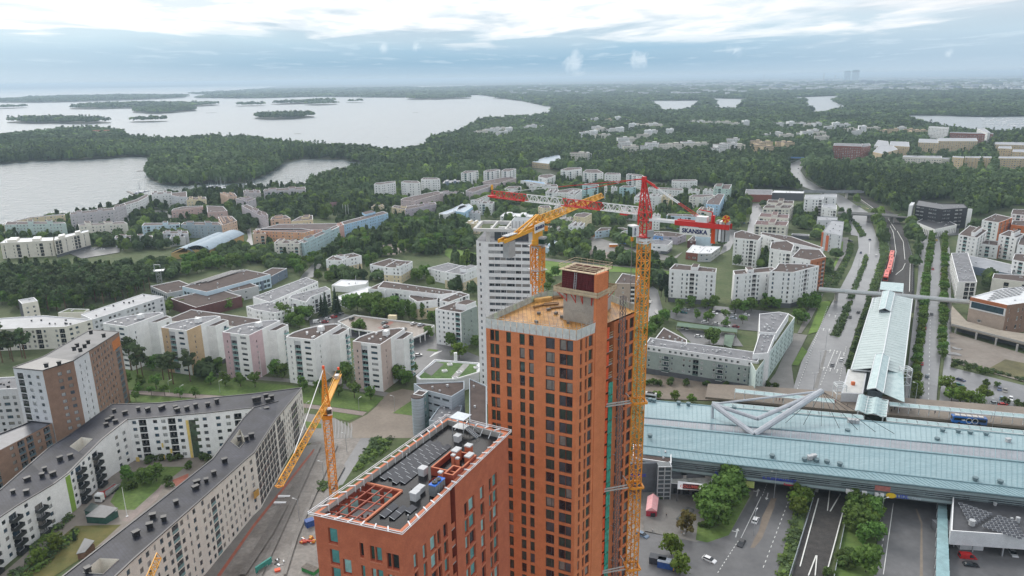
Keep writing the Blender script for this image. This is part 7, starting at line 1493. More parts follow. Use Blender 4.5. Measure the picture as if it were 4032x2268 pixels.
for i,(t,q,z,wl,wm,lab)in enumerate((('h',[(1495,45),(1640,70),(1720,10),(1580,-25)],19.,Qa,{},'white block with glazed balconies, furthest left of the white and orange group'),('h',[(1640,110),(1800,130),(1850,100),(1700,85)],11.,Qa,{1:Zi},'low white link between two taller white blocks of the white and orange group'),('h',[(1805,45),(1940,70),(2000,40),(1880,10)],19.,Qa,{},'white block with a tall stair head beside the low link'),('l',[(1745,1180),(1880,1200),(1985,1160),(1850,1130)],19.,Qa,{1:'orange'},'white block whose right wall is bright orange'),('l',[(1975,1130),(2200,1150),(2200,1100),(1990,1092)],19.,Qa,{},'white block highest up at the right edge before the wood'),('l',[(1975,1215),(2200,1240),(2200,1190),(1990,1180)],15.,'orange',{},'orange block at the right edge between white ones'),('h',[(1945,120),(2150,150),(2150,60),(1975,50)],17.,Qa,{},'white balconied block at the right frame edge beside the tree street'))):
 bK(Qc,lab,Qb,G(t,q,z),z,wl,Rb,dflt=dK,wm=wm,vn=3,boxes=((.6,.8,.1,.8,3.),)if i in(0,2,4)else())
def dark_office():
 z=20.;blk=Zx;wall(Qj,(.030,.030,.036));dd=dict(fh=3.6,pat='WW.',sp=4.,w2=3.4,h=1.1,sill=1.2,g=2.,frame=mat('window_band_white',(.62,.62,.6),.5,.1,1.),glass=[GL[2],GL[1]])
 bK('office_block','black kinked office with white window strips beside the road bridge',Zq,G('l',[(1218,1062),(1430,1095),(1632,1082),(1600,1050),(1430,1050),(1240,1020)],z),z,Qj,R_dark,dflt=dd,vn=5,trim=Wa[Qj])
 bK(Z7,'white ribbed low wing with dark roof in front of the black office',Zq,G('l',[(1220,1195),(1370,1255),(1545,1215),(1470,1180),(1290,1160)],8.),8.,Qa,R_dark,dflt=dict(fh=5,pat='t',sp=3,w=1.2,g=.3,frame=Mf,topm=.6),vn=6)
 for a,e,lab in(((1193,1065),(1212,1040),'white end wall slab at the left of the black office'),((1632,1092),(1662,1095),'white end wall slab at the right of the black office')):
  q=rectd('l',a,e,3,z+.5);bK('wall_slab',lab,Qz,q,z+.5,Qa,R_white,fac={0:None},dflt=None,vn=0)
dark_office()
dP=dict(fh=2.9,pat='ww.wn',sp=3.0,w=1.3,g=.4,rec=.12);dPb=dict(fh=2.9,pat='wb.w',sp=3.3,w=1.3,g=.4,rec=.12,rail=Gb);dN=dict(fh=2.9,pat='nwn.w',sp=2.6,w=1.2,g=.4,rec=.12)
Rf=mat('roof_far_brown',(.125,.10,.095),.9,.2,.25,spec=.2)
FARB=[
('1',[(70,745),(1045,720),(1010,700),(110,690)],15,'mint',Rf,'mint green row nearest the left edge, with two white stair heads on its roof',dP,((.38,.47,.1,.9,2.4),(.70,.79,.1,.9,2.4))),
('1',[(60,735),(480,640),(760,610),(1030,590),(1020,572),(480,620),(50,720)],12,Zz,Rf,'pale yellow row behind the mint one, at the edge of the bay',dP,()),
('1',[(1105,580),(1810,505),(1800,470),(1120,548)],20,Zu,Rf,'lilac grey row along the bay with dark entrance recesses',dP,((.15,.26,.1,.9,1.5),(.62,.73,.1,.9,1.5))),
('1',[(1810,505),(1995,425),(1960,400),(1800,465)],20,Zu,Rf,'lilac grey end house turning away from the bay row',dP,((.1,.5,.1,.8,1.5),)),
('1',[(1995,430),(2200,370),(2350,290),(2330,255),(2160,340),(1960,400)],18,Qa,Rf,'white stepped row climbing to the boats at the shore',dP,()),
('1',[(2400,265),(2720,245),(2720,215),(2395,232)],17,Qa,Rf,'white row with slot windows beside the jetty',dP,()),
('2',[(300,275),(420,300),(545,300),(540,215),(300,240)],17,Qf,Rf,'pale grey block with stepped roof at the shore',dP,()),
('2',[(540,350),(855,335),(845,300),(560,310)],14,Q2,Rf,'block half white half yellow by the shore trees',dP,()),
('1',[(1250,760),(2020,720),(1960,690),(1240,735)],16,Qq,Rf,'pale cream row with a folded white roof, right of the mint row',dP,((.14,.26,.1,1.2,2.),(.55,.7,.1,.9,1.5))),
('2',[(-170,760),(435,735),(430,712),(-130,715)],13,Q5,Rf,'pale blue row with white balconies between cream row and slate-blue row',dPb,((.55,.68,.1,.9,2.),)),
('2',[(450,740),(1110,750),(1040,700),(500,700)],13,'slateblue',Rf,'slate blue row with a wet brown roof behind the vaulted hall',dP,()),
('2',[(1110,750),(1340,680),(1260,605),(1040,620)],15,Z0,Rf,'peach-walled end block right of the slate blue row',dP,()),
('1',[(0,1035),(835,992),(845,940),(100,962)],14,'warm2',R_white,'long ivory block with dark slot windows at the left edge, behind the pines',dict(fh=2.9,pat='t.nb.',sp=3.6,w=.8,g=.5,rec=.15,frame=Mf,rail=GL[0]),()),
('1',[(855,990),(1405,848),(1395,825),(870,935)],15.5,'warm2',R_white,'ivory block with dark slots, turned towards the car park',dict(fh=2.9,pat='bb.t.n',sp=3.4,w=.8,g=2.8,rec=.15,frame=Mf,rail=GL[0],low=(2.6,Qg)),()),
('2',[(300,520),(800,455),(800,440),(480,455),(330,490)],14,'dustyrose',Rf,'pale pink row above the courtyard car park',dP,((.35,.6,.0,1.,1.5),)),
('2',[(870,545),(1000,540),(1190,525),(1120,450),(860,440)],14,'dustyrose',Rf,'pale pink stepped block at the end of the pink row',dP,((.1,.5,.5,.9,1.5),)),
('2',[(160,880),(570,880),(560,840),(170,850)],10,Qf,Rf,'pale grey stepped flats left of the vaulted hall',dPb,()),
('2',[(270,960),(520,930),(480,905),(290,930)],8,Qf,Rf,'lower pale grey flats in front of the stepped flats left of the vaulted hall',dPb,()),
('2',[(-600,950),(0,940),(0,910),(-580,915)],9,Qf,Rf,'low grey curved school block among trees behind the pine wood',dP,()),
('2',[(1200,295),(1340,290),(1300,240),(1070,235)],14,Z0,Rf,'peach and cream block at the head of the stepped white row by the marina',dP,()),
('2',[(1450,230),(1715,235),(1700,192),(1440,200)],14,Zu,Rf,'lilac grey block with dark blue roof edge by the marina',dP,()),
('2',[(1760,210),(2430,180),(2420,140),(1770,180)],14,Zu,Rf,'long lilac grey block before the marina pontoon',dPb,()),
('2',[(1320,330),(1520,370),(1640,330),(1500,290)],15,'lilac',Rf,'upper part of the stepped lilac row left of the garden allotments',dP,((.3,.7,.2,.8,1.5),)),
('2',[(1410,440),(1830,660),(1830,580),(1500,420)],15,'lilac',Rf,'long stepped lilac row running towards the peach quarter',dP,((.4,.6,.2,.9,1.5),(.75,.95,.2,.9,1.5))),
('2',[(1870,660),(2190,640),(2110,590),(1900,620)],12,Z0,Rf,'cream corner house at the lower end of the stepped lilac row',dPb,((.2,.7,.4,.9,1.5),)),
('2',[(2200,690),(2540,660),(2540,590),(2340,610)],11,Zz,Rf,'cream house left of the red-roofed villa',dP,((.4,.8,.3,.9,1.5),)),
('2',[(1590,890),(1800,880),(1740,830),(1600,850)],14,Z0,Rf,'peach front house at the left end of the salmon row',dPb,()),
('2',[(1630,835),(2400,870),(2560,830),(2360,800),(1640,805)],15,'salmon',Rf,'salmon orange row with stair towers behind the white corner block',dP,()),
('3',[(-820,1080),(440,1060),(600,985),(500,960),(-420,975)],15,'pink',Rf,'long pink row meeting the turquoise wall, with stair heads',dP,((.35,.45,.2,.9,1.5),)),
('2',[(1925,1035),(2320,1040),(2400,1000),(1990,975)],15,Qq,Rf,'white end house with dark balconies at the near end of the turquoise row',dPb,()),
('3',[(-10,1275),(545,1015),(500,995),(-110,1245)],15.2,'aquapale',Rf,'long turquoise row with narrow windows beside the street',dN,()),
('3',[(545,1010),(620,985),(580,955),(500,985)],15.2,'pink',Rf,'narrow pink gable piece between turquoise and blue rows',dict(fh=2.9,pat='.',sp=3),()),
('3',[(620,985),(1320,800),(1240,770),(580,940)],15.2,'sky',Rf,'long sky blue row with scattered dark windows beside the park',dN,((.55,.8,.9,1.8,1.5),)),
('3',[(1375,705),(1590,745),(1620,700),(1420,675)],13,Zz,Rf,'cream end house with a balcony stack, left end of the mauve row',dPb,((.6,1.,.5,.9,1.5),)),
('3',[(1590,745),(2085,650),(2060,625),(1620,690)],13,'mauve',Rf,'mauve grey row with a cream far end',dP,((.6,.75,.2,.9,1.5),)),
('3',[(1520,590),(1730,610),(2190,480),(2100,450),(1560,560)],15,'dustylilac',Rf,'long dusty lilac row with raised roof storeys behind the mauve row',dP,((.25,.6,.4,.8,1.8),)),
('3',[(1050,700),(1295,700),(1290,675),(1100,675)],9,Q2,Rf,'small yellowish flats behind the sky blue row',dP,()),
('3',[(1095,345),(1210,345),(1440,310),(1430,290),(1130,320)],22,Qa,Rf,'left white tower at the wood edge with a stair shaft above its roof',dP,((.5,.75,.1,.9,2.5),)),
('3',[(1525,310),(1640,320),(1835,320),(1790,290),(1580,285)],22,Qa,Rf,'middle white tower at the wood edge',dP,((.5,.7,.1,.9,2.5),)),
('3',[(1840,265),(1900,265),(2145,260),(2100,240),(1880,240)],22,Qa,Rf,'right white tower at the wood edge with balconies',dP,((.5,.7,.1,.9,2.5),)),
('3',[(2180,330),(2480,300),(2450,280),(2220,285)],8,Zx,Rm,'dark grey low hall at the wood edge',dP,()),
('3',[(2130,470),(2525,495),(2520,475),(2200,455)],9,'lilac',Rf,'low lilac hall with an arched opening',dP,()),
('4',[(140,165),(240,165),(415,135),(400,125),(210,130)],21,Qa,Rf,'first white point block before the wood, left of the crane jib tip',dPb,()),
('4',[(495,140),(600,145),(765,115),(700,100),(560,115)],21,Qa,Rf,'second white point block before the wood, above the crane jib tip',dPb,()),
('4',[(780,130),(900,140),(1015,100),(980,92),(840,98)],21,Qa,Rf,'third white point block before the wood, right of the jib tip',dPb,()),
('4',[(470,310),(720,335),(1015,245),(910,215),(560,280)],13,'dustylilac',Rf,'pinkish stepped row below the white point blocks',dP,()),
('4',[(215,445),(330,470),(650,360),(560,345),(300,400)],13,'lilac',Rf,'pale lilac row left of the jib tip',dP,()),
('4',[(290,595),(410,600),(590,520),(570,510),(400,575)],15,Qa,Rf,'white block with a tall chimney behind the white high-rise',dP,()),
('4',[(410,645),(640,650),(670,620),(430,610)],13,Qa,Rf,'white block with grey balcony stack behind the white high-rise',dPb,()),
('3',[(2125,805),(2240,820),(2576,690),(2500,650),(2330,735)],14,Qa,R_blue,'white and blue row with blue roof cabins left of the white high-rise',dP,((.5,.8,.3,.9,1.8),)),
('4',[(60,770),(190,790),(330,700),(270,650),(110,690)],14,'sky',R_blue,'bright blue topped block just left of the white high-rise',dPb,()),
('4',[(260,795),(440,800),(450,775),(300,770)],10,Qf,Rf,'small pale grey block beside the white high-rise',dP,()),
('4',[(210,955),(420,975),(470,930),(280,925)],10,Zz,R_white,'low cream block at the foot of the white high-rise frame',dP,()),
('4',[(830,415),(1000,410),(1100,385),(1060,370),(900,375)],12,Qa,Rf,'white block with a white gabled cabin under the crane tie',dP,()),
('4',[(1085,285),(1225,300),(1480,340),(1460,310),(1200,275)],14,Qa,mat('roof_blue_far',(.16,.30,.45),.6,.15,.3),'white block with blue stepped roof under the crane tie',dP,((.4,.6,.1,.9,2.),)),
('4',[(1220,360),(1680,380),(1660,345),(1240,335)],11,Qa,Rf,'white row with a blue gable below the blue-roofed block',dP,()),
('4',[(1365,225),(1500,250),(1640,205),(1560,180),(1400,195)],17,Qa,Rf,'white block with stepped top at the wood edge, left of centre',dPb,()),
('4',[(1480,470),(1640,480),(1690,430),(1530,420)],13,Qa,Rf,'white block with balconies between jib and tie, left one',dPb,()),
('4',[(1640,470),(1840,475),(2060,420),(1900,405),(1690,440)],13,Qa,Rf,'white row between jib and tie, middle one',dP,()),
('4',[(1810,490),(1960,510),(2060,440),(1900,440)],15,Qe,Rf,'bright white cube-like block just above the jib crossing',dP,()),
('4',[(2065,360),(2200,370),(2320,380),(2320,345),(2110,330)],16,'aqua',Rf,'aqua-fronted block above the yellow jib tip',dPb,()),
('4',[(1720,115),(1830,125),(2060,95),(2040,75),(1830,80)],20,Qa,Rf,'tall pale block with blue corner at the wood edge',dPb,()),
('4',[(2070,150),(2200,165),(2400,160),(2300,105),(2130,110)],19,Qa,Rf,'white block with stepped top right of the blue-cornered block',dPb,()),
('5',[(0,185),(120,190),(260,185),(240,165),(40,160)],19,Qa,Rf,'white block with a tilted white roof at the wood edge',dP,()),
('5',[(345,190),(440,195),(640,230),(600,195),(380,170)],21,Qa,Rf,'tall white block with pitched top left of the red crane head',dPb,()),
('5',[(0,400),(45,400),(45,380),(0,380)],15,Qa,Rf,'narrow white block seen between trees below the red tie',dP,()),
('5',[(105,400),(205,400),(200,388),(110,385)],15,Qa,Rf,'small white block right of the narrow one below the red tie',dP,()),
('5',[(235,395),(420,395),(495,380),(470,365),(300,365)],16,'aqua',Rf,'turquoise-fronted block left of the red crane head',dPb,()),
('5',[(1065,290),(1240,295),(1475,285),(1440,265),(1080,272)],17,Qa,Rf,'large white stepped block at the wood edge, right of the red crane head',dP,((.4,.6,.2,.9,1.5),)),
('5',[(690,405),(900,420),(1250,440),(1240,410),(720,385)],13,Qa,Rf,'long white row behind the red crane head',dP,()),
('5',[(470,550),(620,560),(700,480),(560,470)],14,Qe,Rf,'bright white block left of the red crane head',dP,()),
('5',[(700,530),(870,530),(920,505),(720,505)],17,Qa,Rf,'white block with dark green end right of the crane head',dP,()),
('5',[(905,540),(1090,545),(1090,520),(930,515)],15,Q2,Rf,'pale yellow block beside the dark green end',dP,()),
('5',[(1330,440),(1500,450),(1510,425),(1340,420)],14,Qa,Rf,'short white block between dark cypresses',dP,()),
('5',[(1340,540),(1560,545),(1750,520),(1700,500),(1400,510)],18,Qq,Rf,'warm white row with a rounded corner right of the crane ties',dP,()),
('5',[(1560,440),(1730,450),(1720,420),(1600,420)],14,Qa,Rf,'white stepped end before the mint block',dP,()),
('5',[(1730,410),(1980,420),(2020,345),(1750,350)],18,'mintpale',Rf,'mint and white block at the wood edge with stepped penthouse',dPb,((.1,.5,.1,.9,2.),)),
('5',[(1610,655),(1820,670),(1905,500),(1800,490),(1640,600)],16,'sky',Rf,'pale blue wall running away along the tree avenue',dP,((.1,.5,.2,.6,1.),)),
('5',[(1460,770),(1720,780),(1730,720),(1520,710)],13,Qq,Rf,'warm white block at the near end of the pale blue wall',dPb,()),
('5',[(985,840),(1250,850),(1500,870),(1500,830),(1010,810)],13,Q5,Rf,'pale blue and cream row above the red counter jib',dPb,()),
('5',[(760,840),(880,850),(890,825),(780,815)],14,Qa,Rf,'white block with dark tree in front, right of the crane mast',dP,()),
('5',[(260,740),(510,760),(520,730),(280,710)],11,Qa,Rf,'low white block behind the white jib section',dP,()),
('4',[(1365,700),(1440,720),(1575,715),(1540,680),(1400,680)],15,Q2,Rf,'cream block with green-grey end above the yellow jib',dP,()),
('4',[(1610,715),(1810,725),(1800,690),(1640,690)],13,Qa,Rf,'white block glimpsed through the yellow jib',dP,()),
('4',[(1640,905),(1940,910),(1930,875),(1780,870)],9,Qa,Rf,'low white row in front of the cream block with roof shaft',dP,()),
('4',[(1925,850),(2100,870),(2215,805),(2090,790),(1960,810)],15,Q2,Rf,'cream block with a white roof shaft under the yellow jib',dP,((.4,.7,.3,.8,2.),)),
('4',[(1840,1000),(2060,1005),(2105,955),(1920,940)],13,Qe,Rf,'white block in front of the cream one with a brown roof',dP,()),
('4',[(1470,1070),(1720,1080),(1780,1030),(1500,1020)],7,Qa,Rf,'low white terrace by the trees right of the yellow crane cab',dP,()),
('4',[(1480,1340),(1580,1360),(1710,1280),(1640,1225)],5,Q5,R_white,'small hall with a white sheet roof beside the yellow crane mast',dict(fh=4,pat='.w',sp=3,g=.3),()),
('4',[(760,850),(1290,860),(1300,815),(830,795)],9,Qe,R_white,'low bright block behind the roof frame of the white high-rise',dP,()),
]
for n,c in dict(slateblue=(.30,.37,.42),warm2=(.66,.62,.54),dustyrose=(.55,.40,.37),aquapale=(.42,.55,.57),dustylilac=(.50,.42,.42),mintpale=(.46,.58,.53)).items():wall(n,c)
for t,q,z,wl,rf,lab,d,bx in FARB:
 pts=G(t,q,z);bK(Qc,lab,Qb,pts,z,wl,rf,dflt=d,vn=2,boxes=(bx or((.12,.3,.15,.85,1.6),(.6,.76,.15,.85,1.6)))if len(q)==4 else(),cap=60)
def vault():
 z=8.;r=None;A,B,C,D=P('2',550,1140,z),P('2',905,1135,z),P('2',1440,895,z),P('2',1120,890,z);c=(A+B+C+D)/4;r=tg('sports_hall','ochre sports hall under two pale blue-grey vaulted roofs',Kh,(c.x,c.y,0));
 u=(B-A).normalized();v=(C-B);L=v.length;v.normalize();w=(B-A).length;A=B-u*w;FP.append([(p.x,p.y)for p in(A-u*18,B,B+v*L,A+v*L-u*18)])
 g=MB();g.prs([(p.x,p.y)for p in(A,B,B+v*L,A+v*L)],0,z);g.bd(Qz,Wa['ochre'],r)
 g=MB();q=A-u*14;g.prs([(p.x,p.y)for p in(q,A+u*.01,A+v*L,q+v*L)],0,z-2.5);g.bd(Qz,Wa['ochre'],r)
 for o,ww,h,zz in((A,w,4.2,z-.3),(A-u*w*.62,w*.9,4.0,z-2.2)):
  g=MB();n=12;pr=[o-u*.8+u*((ww+1.6)*k/n)+Ve((0,0,-z+zz+h*sin(math.pi*k/n)**.8))for k in range(n+1)]
  for k in range(n):
   a,b=pr[k],pr[k+1];a2,b2=a-v*2,b-v*2;e=v*(L+3);up=Ve((0,0,.35));g.hx([a2,b2,b2+e,a2+e],[a2+up,b2+up,b2+e+up,a2+e+up])
  g.bd('vault_roof',mat('vault_metal',(.25,.325,.385),.5,.12,.2,spec=.3),r)
 g=MB();a,b=A+u*1,B-u*1;g.hx([a-v*.1,b-v*.1,b,a],[a-v*.1+Ve((0,0,2.6)),b-v*.1+Ve((0,0,2.6)),b+Ve((0,0,2.6)),a+Ve((0,0,2.6))]);g.bd('gable_glazing',GL[0],r)
vault()
dS=dict(fh=3.3,pat='wW.',sp=3.2,w=1.6,w2=2.6,g=.4,rec=.15)
for t,q,z,wl,rf,lab,d in(('5',[(-150,1100),(80,1065),(250,1090),(420,1060),(300,1030),(-60,1030)],6.5,Q5,Rb,'curved school wing with a red corner and blue recess',dS),('5',[(245,1130),(330,1140),(410,1110),(280,1090)],9,'blue',Rb,'blue and yellow school stair block left of the right crane mast',dS),
 ('5',[(740,1150),(1160,1180),(1300,1130),(1000,1090),(760,1090)],7,'mauve',Rb,'brown-roofed school hall right of the crane mast',dS),('5',[(735,1290),(1000,1310),(1080,1240),(940,1210),(745,1225)],8,Qe,Rg,'white school wing with a black base under the crane cab',dict(dS,low=(2.6,Qg))),
 ('5',[(770,1150),(930,1170),(930,1130),(820,1125)],11,'blue',Rb,'blue box on the roof of the white school wing',dS),('5',[(1440,1170),(1680,1185),(1740,1120),(1480,1115)],9,Q5,Rb,'pale blue school hall below the crane sign',dict(dS,pat='.')),
 ('5',[(1315,1235),(1440,1245),(1470,1165),(1400,1160)],6.5,Kk,Rb,'dark red low school link beside the pale blue hall',dS),('5',[(1290,1420),(1480,1440),(1600,1330),(1400,1300)],6,Zm,R_white,'white-roofed hall with red-brown front by the sports field',dS),('5',[(1480,1440),(1690,1440),(1840,1330),(1600,1320)],7,Q1,R_white,'grey hall with a curved brown end wall by the sports field',dS)):
 bK(Z6,lab,Qy,G(t,q,z),z,wl,rf,dflt=d,vn=3,cap=40)
for x,y,lab in((155,1345,'bright orange hut nearest the school yard'),(2265,1160,None)):
 if lab:
  p=P('5',140,1340,0);g=MB();g.box((p.x,p.y,1.3),(7,3,2.6),0,0);g.box((p.x,p.y,2.66),(7.4,3.4,.12),0,1);o=g.bd('hut',[mat('hut_orange',(.62,.20,.02),.6,.1,1.),Mt]);tag(o,lab,'hut')
p=P('4',2260,1170,0);g=MB();g.box((p.x,p.y,1.5),(6,3,3),0,0);g.box((p.x,p.y,3.06),(6.4,3.4,.12),0,1);o=g.bd('hut',[mat('hut_orange',(.62,.20,.02)),Mt]);tag(o,'orange hut with a white roof at the far left of the school yard','hut')
dF=dict(fh=3,pat='Ww',sp=3.6,w=1.5,w2=2.4,g=.5,rec=.1)
FAR2=[('l',[(565,590),(790,598),(800,575),(575,570)],24,Zm,Rg,'large red brick block beside the far bend of the highway'),('l',[(790,605),(862,590),(855,572),(800,575)],22,Zm,Rg,'red brick side wing right of the large brick block'),
('l',[(880,640),(950,655),(1078,620),(1040,590),(930,590)],17,Qh,Rm,'yellow brick block with dark glass roof storey'),('l',[(1010,590),(1170,600),(1165,560),(1020,555)],17,Qh,Rm,'first block of the long yellow brick row'),('l',[(1240,565),(1400,570),(1395,540),(1245,535)],19,Qh,Rm,'second block of the long yellow brick row'),
('l',[(1400,555),(1710,555),(1700,530),(1400,530)],19,Qh,Rm,'far long block of the yellow brick row'),('l',[(890,590),(1010,600),(1000,555),(920,545)],16,Qa,Rm,'pale block at the left end of the yellow brick row'),
('l',[(1115,680),(1430,690),(1425,672),(1125,668)],12,Qq,Rm,'long low sand-coloured block before the wood'),('l',[(1430,697),(1510,697),(1505,685),(1435,685)],9,Qq,Rm,'short low block joining the sand-coloured blocks'),('l',[(1510,682),(1600,690),(1600,676),(1515,672)],17,Qh,Rm,'first cream block with ribbon windows at the wood'),('l',[(1608,685),(1740,690),(1735,675),(1610,675)],16,Qh,Rm,'second cream block with ribbon windows at the wood'),('l',[(1745,685),(1820,690),(1820,676),(1750,675)],16,Qh,Rm,'third cream block with ribbon windows and blue end'),('l',[(1870,690),(2200,695),(2200,676),(1880,676)],16,Qh,Rm,'cream block with ribbon windows at the right frame edge'),
('l',[(1870,612),(1980,615),(1975,595),(1880,595)],19,Qh,Rm,'yellow block with pitched top, left of the right edge group'),('l',[(1985,640),(2200,645),(2200,620),(1990,620)],17,Qh,Rm,'yellow block lowest in the right edge group'),('l',[(1840,580),(2200,590),(2200,565),(1850,562)],16,Qh,Rm,'furthest yellow block at the right edge'),
('l',[(1322,440),(1475,450),(1485,445),(1340,436)],30,Qa,Rm,'tall white block with dark vertical windows near the inlet'),('l',[(1490,490),(1830,500),(1835,490),(1495,482)],21,Zm,Rg,'long red brick block by the inlet'),('l',[(1705,455),(1790,490),(1810,485),(1760,450)],25,Qa,Rm,'white wedge-shaped block by the inlet'),
('k',[(190,720),(330,735),(450,700),(400,662),(300,680)],9,Km,R_blue,'ochre school with pale blue roofs in a clearing of the wood')]
wall(Km,(.58,.46,.30));farpale=[]
for t,q,z,wl,rf,lab in FAR2:
 bK(Qc if Qy not in lab else Qy,lab,Qb if Qy not in lab else Qy,G(t,q,z),z,wl,rf,dflt=dF,vn=1,cap=40)
 FP.append([(v.x*k,v.y*k)for v in G(t,[q[0],q[1]],z)for k in(1,.96)][:0]or[(v[0]*k,v[1]*k)for v,k in zip(G(t,[q[0],q[1],q[1],q[0]],z),(1,1,.915,.915))])
def far_house(x,y,w,d,h,rz,wl,rf):
 h+=6;g=MB();g.box((0,0,h/2),(w,d,h),0,0);g.box((0,0,h+.1),(w-.6,d-.6,.2),0,1);g.box((w*.18,0,h+.9),(w*.3,d*.6,1.8),0,0)
 for k in range(int(w/3)):
  for f in range(int(h/3)):g.box((-w/2+1.5+3*k,-d/2,f*3+1.8),(1.4,.12,1.3),0,2)
 return g
hk=0
protos=[]
for(w,d,h,wl,rf)in((26,14,11,Qa,Rf),(18,14,14,Qe,R_white),(30,12,8,Qq,Rf),(16,12,6,Qa,Rf),(22,14,9,Km,Rf)):protos.append((far_house(0,0,w,d,h,0,wl,rf),w,d,h,Wa[wl],rf))
PM={}
def place_house(k,x,y,rz):
 g,w,d,h,wm_,rf=protos[k]
 if k not in PM:
  o=g.bd('house',[wm_,rf,GL[1]]);PM[k]=o.data
 else:o=obn('house',PM[k]);lnk(o)
 o.location=(x,y,0);o.rotation_euler=(0,0,rz)
 ca,sa=cos(rz),sin(rz);q=[(x+ca*a-sa*b,y+sa*a+ca*b)for a,b in((-w/2-3,-d/2-3),(w/2+3,-d/2-3),(w/2+3,d/2+3),(-w/2-3,d/2+3))];FP.append(q)
 s=1-95/max(700,hypot(x,y));c=[(a*s,b*s)for a,b in q[:2]];FP.append([q[0],q[1],c[1],c[0]]);return o
HS=[('k',[(595,400,3),(690,395,0),(795,398,4),(870,392,1),(955,392,3),(985,455,1),(1010,440,2),(1090,440,2),(1150,440,0),(1190,445,2),(700,470,0),(740,475,2),(800,478,3),(850,485,0),(890,490,1),(610,520,0),(640,515,0),(680,520,1),(740,530,2),(790,525,3),(1070,530,2),(1110,515,1),(1140,505,0),(1280,505,1),(910,570,0),(960,560,2),(880,610,3),(930,610,0),(970,630,2),(1080,620,3),(1140,615,0),(1260,615,2),(1310,610,2),(1370,610,2),(1420,608,0),(1480,608,2),(1530,605,2),(1460,412,2),(1520,420,0),(1580,420,2),(1650,420,2),(1720,418,2),(1790,430,2),(1880,430,1),(1640,640,3),(1680,630,0),(1760,620,0),(1810,620,2),(1780,580,0),(1960,590,4),(1990,610,4),(1960,630,4),(140,455,3),(190,455,0),(270,450,3),(70,400,3),(130,380,3),(230,390,3),(10,490,1),(560,690,2),(620,685,3)]),
 ('j',[(1760,495,3),(1810,495,2),(1870,490,0),(1920,480,0),(1960,470,2),(1985,510,0),(1920,515,3)]),
 ('l',[(130,440,0),(220,440,1),(300,440,0),(360,440,2),(430,440,0),(530,470,0),(580,450,1),(650,450,0),(690,480,2),(740,510,0),(790,480,1),(880,470,2),(960,500,4),(1040,490,4),(1090,480,0),(1160,490,4),(1210,500,4),(1260,500,4),(300,510,3),(350,515,0),(400,500,0),(450,510,2),(20,525,3),(110,525,0),(190,530,2),(30,600,4),(150,600,4),(200,605,4),(40,640,4),(470,545,2)])]
for t,L in HS:
 for x,y,k in L:
  p=P(t,x,y+18,0);o=place_house(k,p.x,p.y,ru(-.5,.5));tag(o,'small pale flat-roofed house showing between the treetops of the far wood','house','houses scattered through the far wood')
p=P('3',480,760,0);g=MB();g.box((p.x,p.y,2.2),(22,16,4.4),.5,0);ca,sa=cos(.5),sin(.5)
b4=[(p.x+ca*a-sa*b,p.y+sa*a+ca*b,4.4)for a,b in((-12.5,-9.5),(12.5,-9.5),(12.5,9.5),(-12.5,9.5))];t2=[(p.x+ca*a,p.y+sa*a,10.)for a in(-4,4)];g.face([b4[0],b4[1],t2[1],t2[0]],1);g.face([b4[1],b4[2],t2[1]],1);g.face([b4[2],b4[3],t2[0],t2[1]],1);g.face([b4[3],b4[0],t2[0]],1);FP.append([(q[0],q[1])for q in b4])
o=g.bd('villa',[Wa[Z0],mat('tile_maroon',(.085,.04,.045),.8,.2,.4)]);tag(o,'villa with a big hipped maroon roof and three flagpoles before it','villa')
for i,(x,y)in enumerate(((612,840),(655,840),(697,840))):q=P('3',x,y+15,0);g=MB();g.cyl((q.x,q.y,0),.16,13,6);g.cyl((q.x,q.y,13),.25,.3,6);o=g.bd(Zc,Mt);tag(o,'bare white flagpole standing before the maroon-roofed villa',Zc,'three flagpoles before the villa')
for k,(x,y)in enumerate(((1057,192),(1110,192),(1090,206))):
 q=P('j',x,y,0);g=MB();w=(190,190,400)[k];g.box((q.x,q.y,(9,9,5)[k]),(w*.8,40,(18,18,10)[k]),0,0)
 for f in range(3):g.box((q.x,q.y-20.5,4+6*f),(w*.78,1.5,2.2),0,1)
 o=g.bd('shore_building',[Wa[Qe],GL[1]]);tag(o,('left of two white bar-shaped buildings across the bay','right of two white bar-shaped buildings across the bay','low white building in front of the two white bars across the bay')[k],'building')
q=P('i',810,500,6);g=MB();g.box((q.x,q.y,4),(36,14,8),.1,0);g.prs([(q.x-22,q.y-8),(q.x+22,q.y-8),(q.x+22,q.y+8),(q.x-22,q.y+8)],16,17,1);g.box((q.x,q.y,12),(30,12,8),.1,0);o=g.bd('manor',[Wa[Z0],mat('tile_red',(.42,.12,.08),.8,.2,.2)]);tag(o,'house with an orange-red roof showing above the peninsula wood','house')
